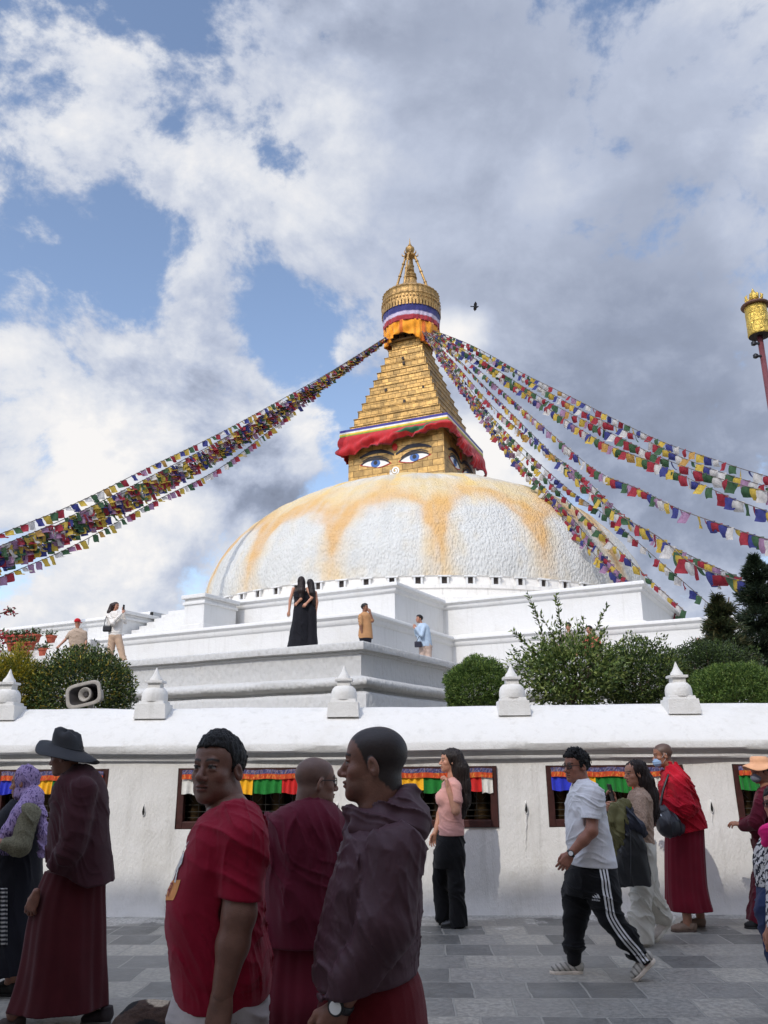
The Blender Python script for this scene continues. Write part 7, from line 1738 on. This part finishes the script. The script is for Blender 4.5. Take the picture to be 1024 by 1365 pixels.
PX = P(1013, 449, 17.0); pl_ = thing('prayer_wheel_pole', [PX[0], PX[1], 0], 'tall dark red pole topped by a golden drum at the right edge', 'pole')
M_POLE = mat('maroon_paint', s2l((104, 56, 60)), .45, var=.2, vscale=4); zb = PX[2] + .02; o3 = np.array([PX[0], PX[1], 0])
q = MB(); q.tube([o3, o3 + [0, 0, zb + .1]], .062, 14); q.build('pole', M_POLE, pl_, smooth=True)
M_DRUM = gold('drum_gilt', (.80, .55, .12), None, rough=.32, metal=.8, bump=.10)
q = MB(); q.lathe(o3, [(.05, zb + .02), (.235, zb), (.25, zb + .03), (.245, zb + .08), (.24, zb + .30), (.246, zb + .31), (.24, zb + .33), (.24, zb + .53), (.246, zb + .54), (.24, zb + .56), (.238, zb + .74)], 40, cap=True, rmul=lambda th, z: 1 + (.022 * abs(math.sin(6 * th + 5 * z)) * (1 if .1 < (z - zb) % .235 < .2 else 0)))
q.build('drum', M_DRUM, pl_, auto=30)
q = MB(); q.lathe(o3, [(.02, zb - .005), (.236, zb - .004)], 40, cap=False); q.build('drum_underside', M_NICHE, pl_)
q = MB(); q.lathe(o3, [(.2, zb + .735), (.30, zb + .74), (.315, zb + .77), (.30, zb + .80), (.18, zb + .84), (.08, zb + .86)], 40); q.build('cap', mat('cap_bronze', (.16, .08, .05), .5, metal=.5), pl_, auto=40)
q = MB(); q.lathe(o3, [(.05, zb + .84), (.09, zb + .90), (.11, zb + .98), (.09, zb + 1.06), (.05, zb + 1.12), (.03, zb + 1.18), (.005, zb + 1.24)], 16)
for k in range(8): a = 2 * PI * k / 8; d_ = np.array([math.cos(a), math.sin(a), 0]); q.tube([o3 + d_ * .05 + [0, 0, zb + .86], o3 + d_ * .17 + [0, 0, zb + .92], o3 + d_ * .19 + [0, 0, zb + 1.0], o3 + d_ * .15 + [0, 0, zb + 1.06]], [.03, .035, .03, .008], 6)
q.build('finial', M_DRUM, pl_, smooth=True)
for dz in (-.2, -.52): q = MB(); q.box(o3 + [-.10, -.02, zb + dz], (.12, .05, .04)); q.lathe(o3 + [-.17, -.02, zb + dz - .05], [(.03, 0), (.06, .02), (.06, .08), (.03, .11)], 10); q.build('pole_lamp', M_FRAME, pl_, auto=40)

# stepped stand with terracotta pots
M_TERRA = mat('terracotta', s2l((168, 84, 62)), .85, var=.25, vscale=9, bump=.002, bscale=40)
c0 = P(30, 884, 24.0); c0[2] = ZA; stx = np.array([*(-ex), 0]); sty = np.array([*ey, 0])
st = MB()
for k in range(3): st.box(c0 + sty * (.35 + .35 * k) + [0, 0, .14 + .12 * k], (3.4, .36, .28 + .24 * k), axT)
st_o = st.build('plant_stand', M_TERR, None, loc=c0); tag(st_o, 'low white stepped stand carrying the terracotta pots', 'plant stand')
GP = [s2l((70, 92, 48)), s2l((96, 110, 60)), s2l((52, 72, 40))]
def pot(base, r, h_, cols, n, label, seed):
    rg = np.random.default_rng(seed); root = thing('flower_pot', base, label, 'flower pot', 'terracotta pots on the stand')
    q = MB(); q.lathe(base, [(r * .62, 0), (r * .8, h_ * .5), (r * .95, h_ * .8), (r * 1.08, h_ * .8), (r * 1.1, h_), (r * .95, h_), (r * .85, h_ * .85), (.01, h_ * .85)], 18); q.build('pot', M_TERRA, root, auto=40)
    d = rg.normal(0, 1, (n, 3)); d[:, 2] = np.abs(d[:, 2]) + .2; d /= np.linalg.norm(d, axis=1)[:, None]; p = np.array(base) + [0, 0, h_ * .9] + d * rg.uniform(.02, r * 1.5, (n, 1))
    V, F, C = leaves(p, d, .10, .05, tint(n, cols, rg), .5, rg); quadmesh('plant', V, F, C, M_LEAF, root)
spots = [(10, 858, 2, 'leftmost pot on the top step of the white stand'), (20, 858, 2, 'second pot from the left on the top step'), (29.5, 857.5, 2, 'third pot from the left on the top step'), (38.5, 857, 2, 'fourth pot from the left on the top step'), (48, 856.5, 2, 'rightmost pot on the top step of the white stand'),
         (14, 868, 1, 'leftmost pot on the middle step'), (23, 867.5, 1, 'second pot from the left on the middle step'), (32, 867, 1, 'third pot from the left on the middle step'), (41, 866.5, 1, 'rightmost pot on the middle step'),
         (29, 884, 0, 'large pot alone on the lowest step'), (57, 880, 0, 'pot near the right end of the lowest step'), (67, 862, 3, 'single pot standing right of the stand on the white block')]
for k, (u, v, step, lb) in enumerate(spots):
    b_ = P(u, v, 24.4 + .3 * step); pot(b_, .13 if k < 9 else .18 if k == 9 else .15, .24 if k < 9 else .34, GP + ([s2l((190, 60, 60))] if k % 3 == 0 else []), 60, lb, 50 + k)
    if step == 3: bl_ = MB(); bl_.box(b_ + np.array([.35, .2, -.38]), (1.3, .7, .75), axT); o = bl_.build('plinth_block', M_TERR, None, loc=b_ - [0, 0, .76]); tag(o, 'low white block beside the pots on the terrace', 'block')
rs = rng.normal(0, 1, (260, 3)); rs /= np.linalg.norm(rs, axis=1)[:, None]; pb = P(-4, 852, 23.5); fb = thing('flowering_bush', [pb[0], pb[1], ZA], 'red flowering bush at the far left edge beside the pots', 'bush')
V, F, C = leaves(pb + rs * rng.uniform(.1, .34, (260, 1)), rs, .12, .07, tint(260, [s2l((190, 50, 60)), s2l((160, 40, 60)), s2l((74, 92, 50))]), .5); quadmesh('foliage', V, F, C, M_LEAF, fb); stem_mesh('stem', [pb[0], pb[1], ZA], pb, .04, .02, fb)
root_b = P(-60, 950, 11.6); root_b[2] = 1.9; fs = thing('flowering_shrub', root_b, 'thin arching branch with red blossoms entering at the left edge', 'shrub')
pts = list(bez([root_b, P(-50, 860, 11.6), P(-20, 824, 11.6), P(4, 817, 11.6), P(14, 813, 11.6), P(19, 817, 11.6)], 30)); q = MB(); q.tube(pts, list(np.linspace(.018, .004, 30)), 6); q.build('branch', M_BARK, fs, smooth=True)
idx = [18, 20, 21, 22, 23, 24, 24, 25, 26, 29, 29] * 4; pp = np.array([pts[i] for i in idx]) + rng.normal(0, .022, (len(idx), 3)); V, F, C = leaves(pp, rng.normal(0, 1, (len(idx), 3)), .06, .035, tint(len(idx), [s2l((190, 44, 56)), s2l((160, 40, 66)), s2l((76, 84, 56))]), .6); quadmesh('blossom', V, F, C, M_LEAF, fs)

bp_ = P(634, 409, 38); bd = thing('bird', bp_, 'small dark bird flying beside the golden parasol', 'bird'); M_BIRD = mat('bird_feathers', (.03, .03, .035), .8)
imesh('body', union([(cone(bp_ + [-.12, 0, .02], bp_ + [.06, 0, -.01], .035, .05), 0), (cone(bp_ + [.06, 0, -.01], bp_ + [.14, 0, .02], .04, .028), .02), (cone(bp_ + [-.12, 0, .02], bp_ + [-.24, 0, .03], .022, .03), .01)]), .012, M_BIRD, bd)
for sy, up_ in ((-1, .16), (1, -.10)):
    q = MB(); w0 = [bp_ + [.06, 0, .01], bp_ + [.07, .13 * sy, up_ * .7], bp_ + [-.02, .26 * sy, up_], bp_ + [-.10, .14 * sy, up_ * .5], bp_ + [-.08, 0, .01]]; n5 = len(w0); q.add([p + np.array([0, 0, .008]) for p in w0] + [p - np.array([0, 0, .004]) for p in w0], [tuple(range(n5)), tuple(range(2 * n5 - 1, n5 - 1, -1))] + [(i, n5 + i, n5 + (i + 1) % n5, (i + 1) % n5) for i in range(n5)]); q.build('wing', M_BIRD, bd)

# dog: only its back shows at the lower edge
DG = 4.25; dp = P(205, 1345, DG); dp[2] = 0; dog = thing('dog', dp, 'brown, black and white dog seen only by its back at the lower edge', 'dog')
D_ = lambda x, y, z: dp + np.array([x, y, z])
trunk = union([(ell(D_(.26, 0, .37), (.17, .125, .155)), 0), (ell(D_(.08, 0, .375), (.17, .105, .125)), .06), (ell(D_(-.05, 0, .39), (.115, .10, .115)), .05),
  (limbs_f([D_(-.07, -.075, .36), D_(-.01, -.085, .25), D_(-.10, -.08, .15), D_(-.08, -.08, .03)], [.075, .045, .026, .022]), .03), (limbs_f([D_(-.07, .075, .36), D_(.01, .085, .25), D_(-.08, .08, .15), D_(-.06, .08, .03)], [.075, .045, .026, .022]), .03),
  (limbs_f([D_(.33, -.075, .32), D_(.31, -.08, .18), D_(.32, -.08, .03)], [.055, .032, .022]), .03), (limbs_f([D_(.33, .075, .32), D_(.35, .08, .18), D_(.34, .08, .03)], [.055, .032, .022]), .03),
  (limbs_f([D_(.36, 0, .42), D_(.47, 0, .52)], [.085, .062]), .04), (ell(D_(.52, 0, .55), (.075, .06, .06)), .03), (limbs_f([D_(.56, 0, .54), D_(.65, 0, .51)], [.038, .026]), .02),
  (ell(D_(.49, -.045, .60), (.02, .014, .04)), .012), (ell(D_(.49, .045, .60), (.02, .014, .04)), .012), (limbs_f([D_(-.15, 0, .42), D_(-.22, 0, .34), D_(-.22, 0, .22)], [.026, .020, .012]), .02)] + [(ell(D_(x, y, .018), (.04, .026, .02)), .015) for x, y in ((-.07, -.08), (-.05, .08), (.33, -.08), (.35, .08))])
def dogcol(V):
    q = V - dp; n_ = fbm(q * 7 + 3, 2); C = np.tile(np.array(s2l((66, 48, 40))), (len(V), 1)); C[n_ > .25] = s2l((28, 25, 26)); C[(n_ < -.35) | (q[:, 2] < .12)] = s2l((176, 160, 140)); return C
imesh('body', disp(trunk, lambda p: .003 * vnoise(p * np.array([40, 90, 90]))), .008, mat('dog_fur', attr='Col', rough=.9, var=.35, vscale=60, bump=.004, bscale=160), dog, color=dogcol)
for sy in (-1, 1): q = MB(); q.lathe(D_(.575, .03 * sy, .57), [(.001, -.008), (.008, 0), (.001, .008)], 8); q.build('eye', M_FRAME, dog, smooth=True)
q = MB(); q.lathe(D_(.673, 0, .515), [(.001, -.012), (.014, 0), (.001, .012)], 8); q.build('nose', M_FRAME, dog, smooth=True)
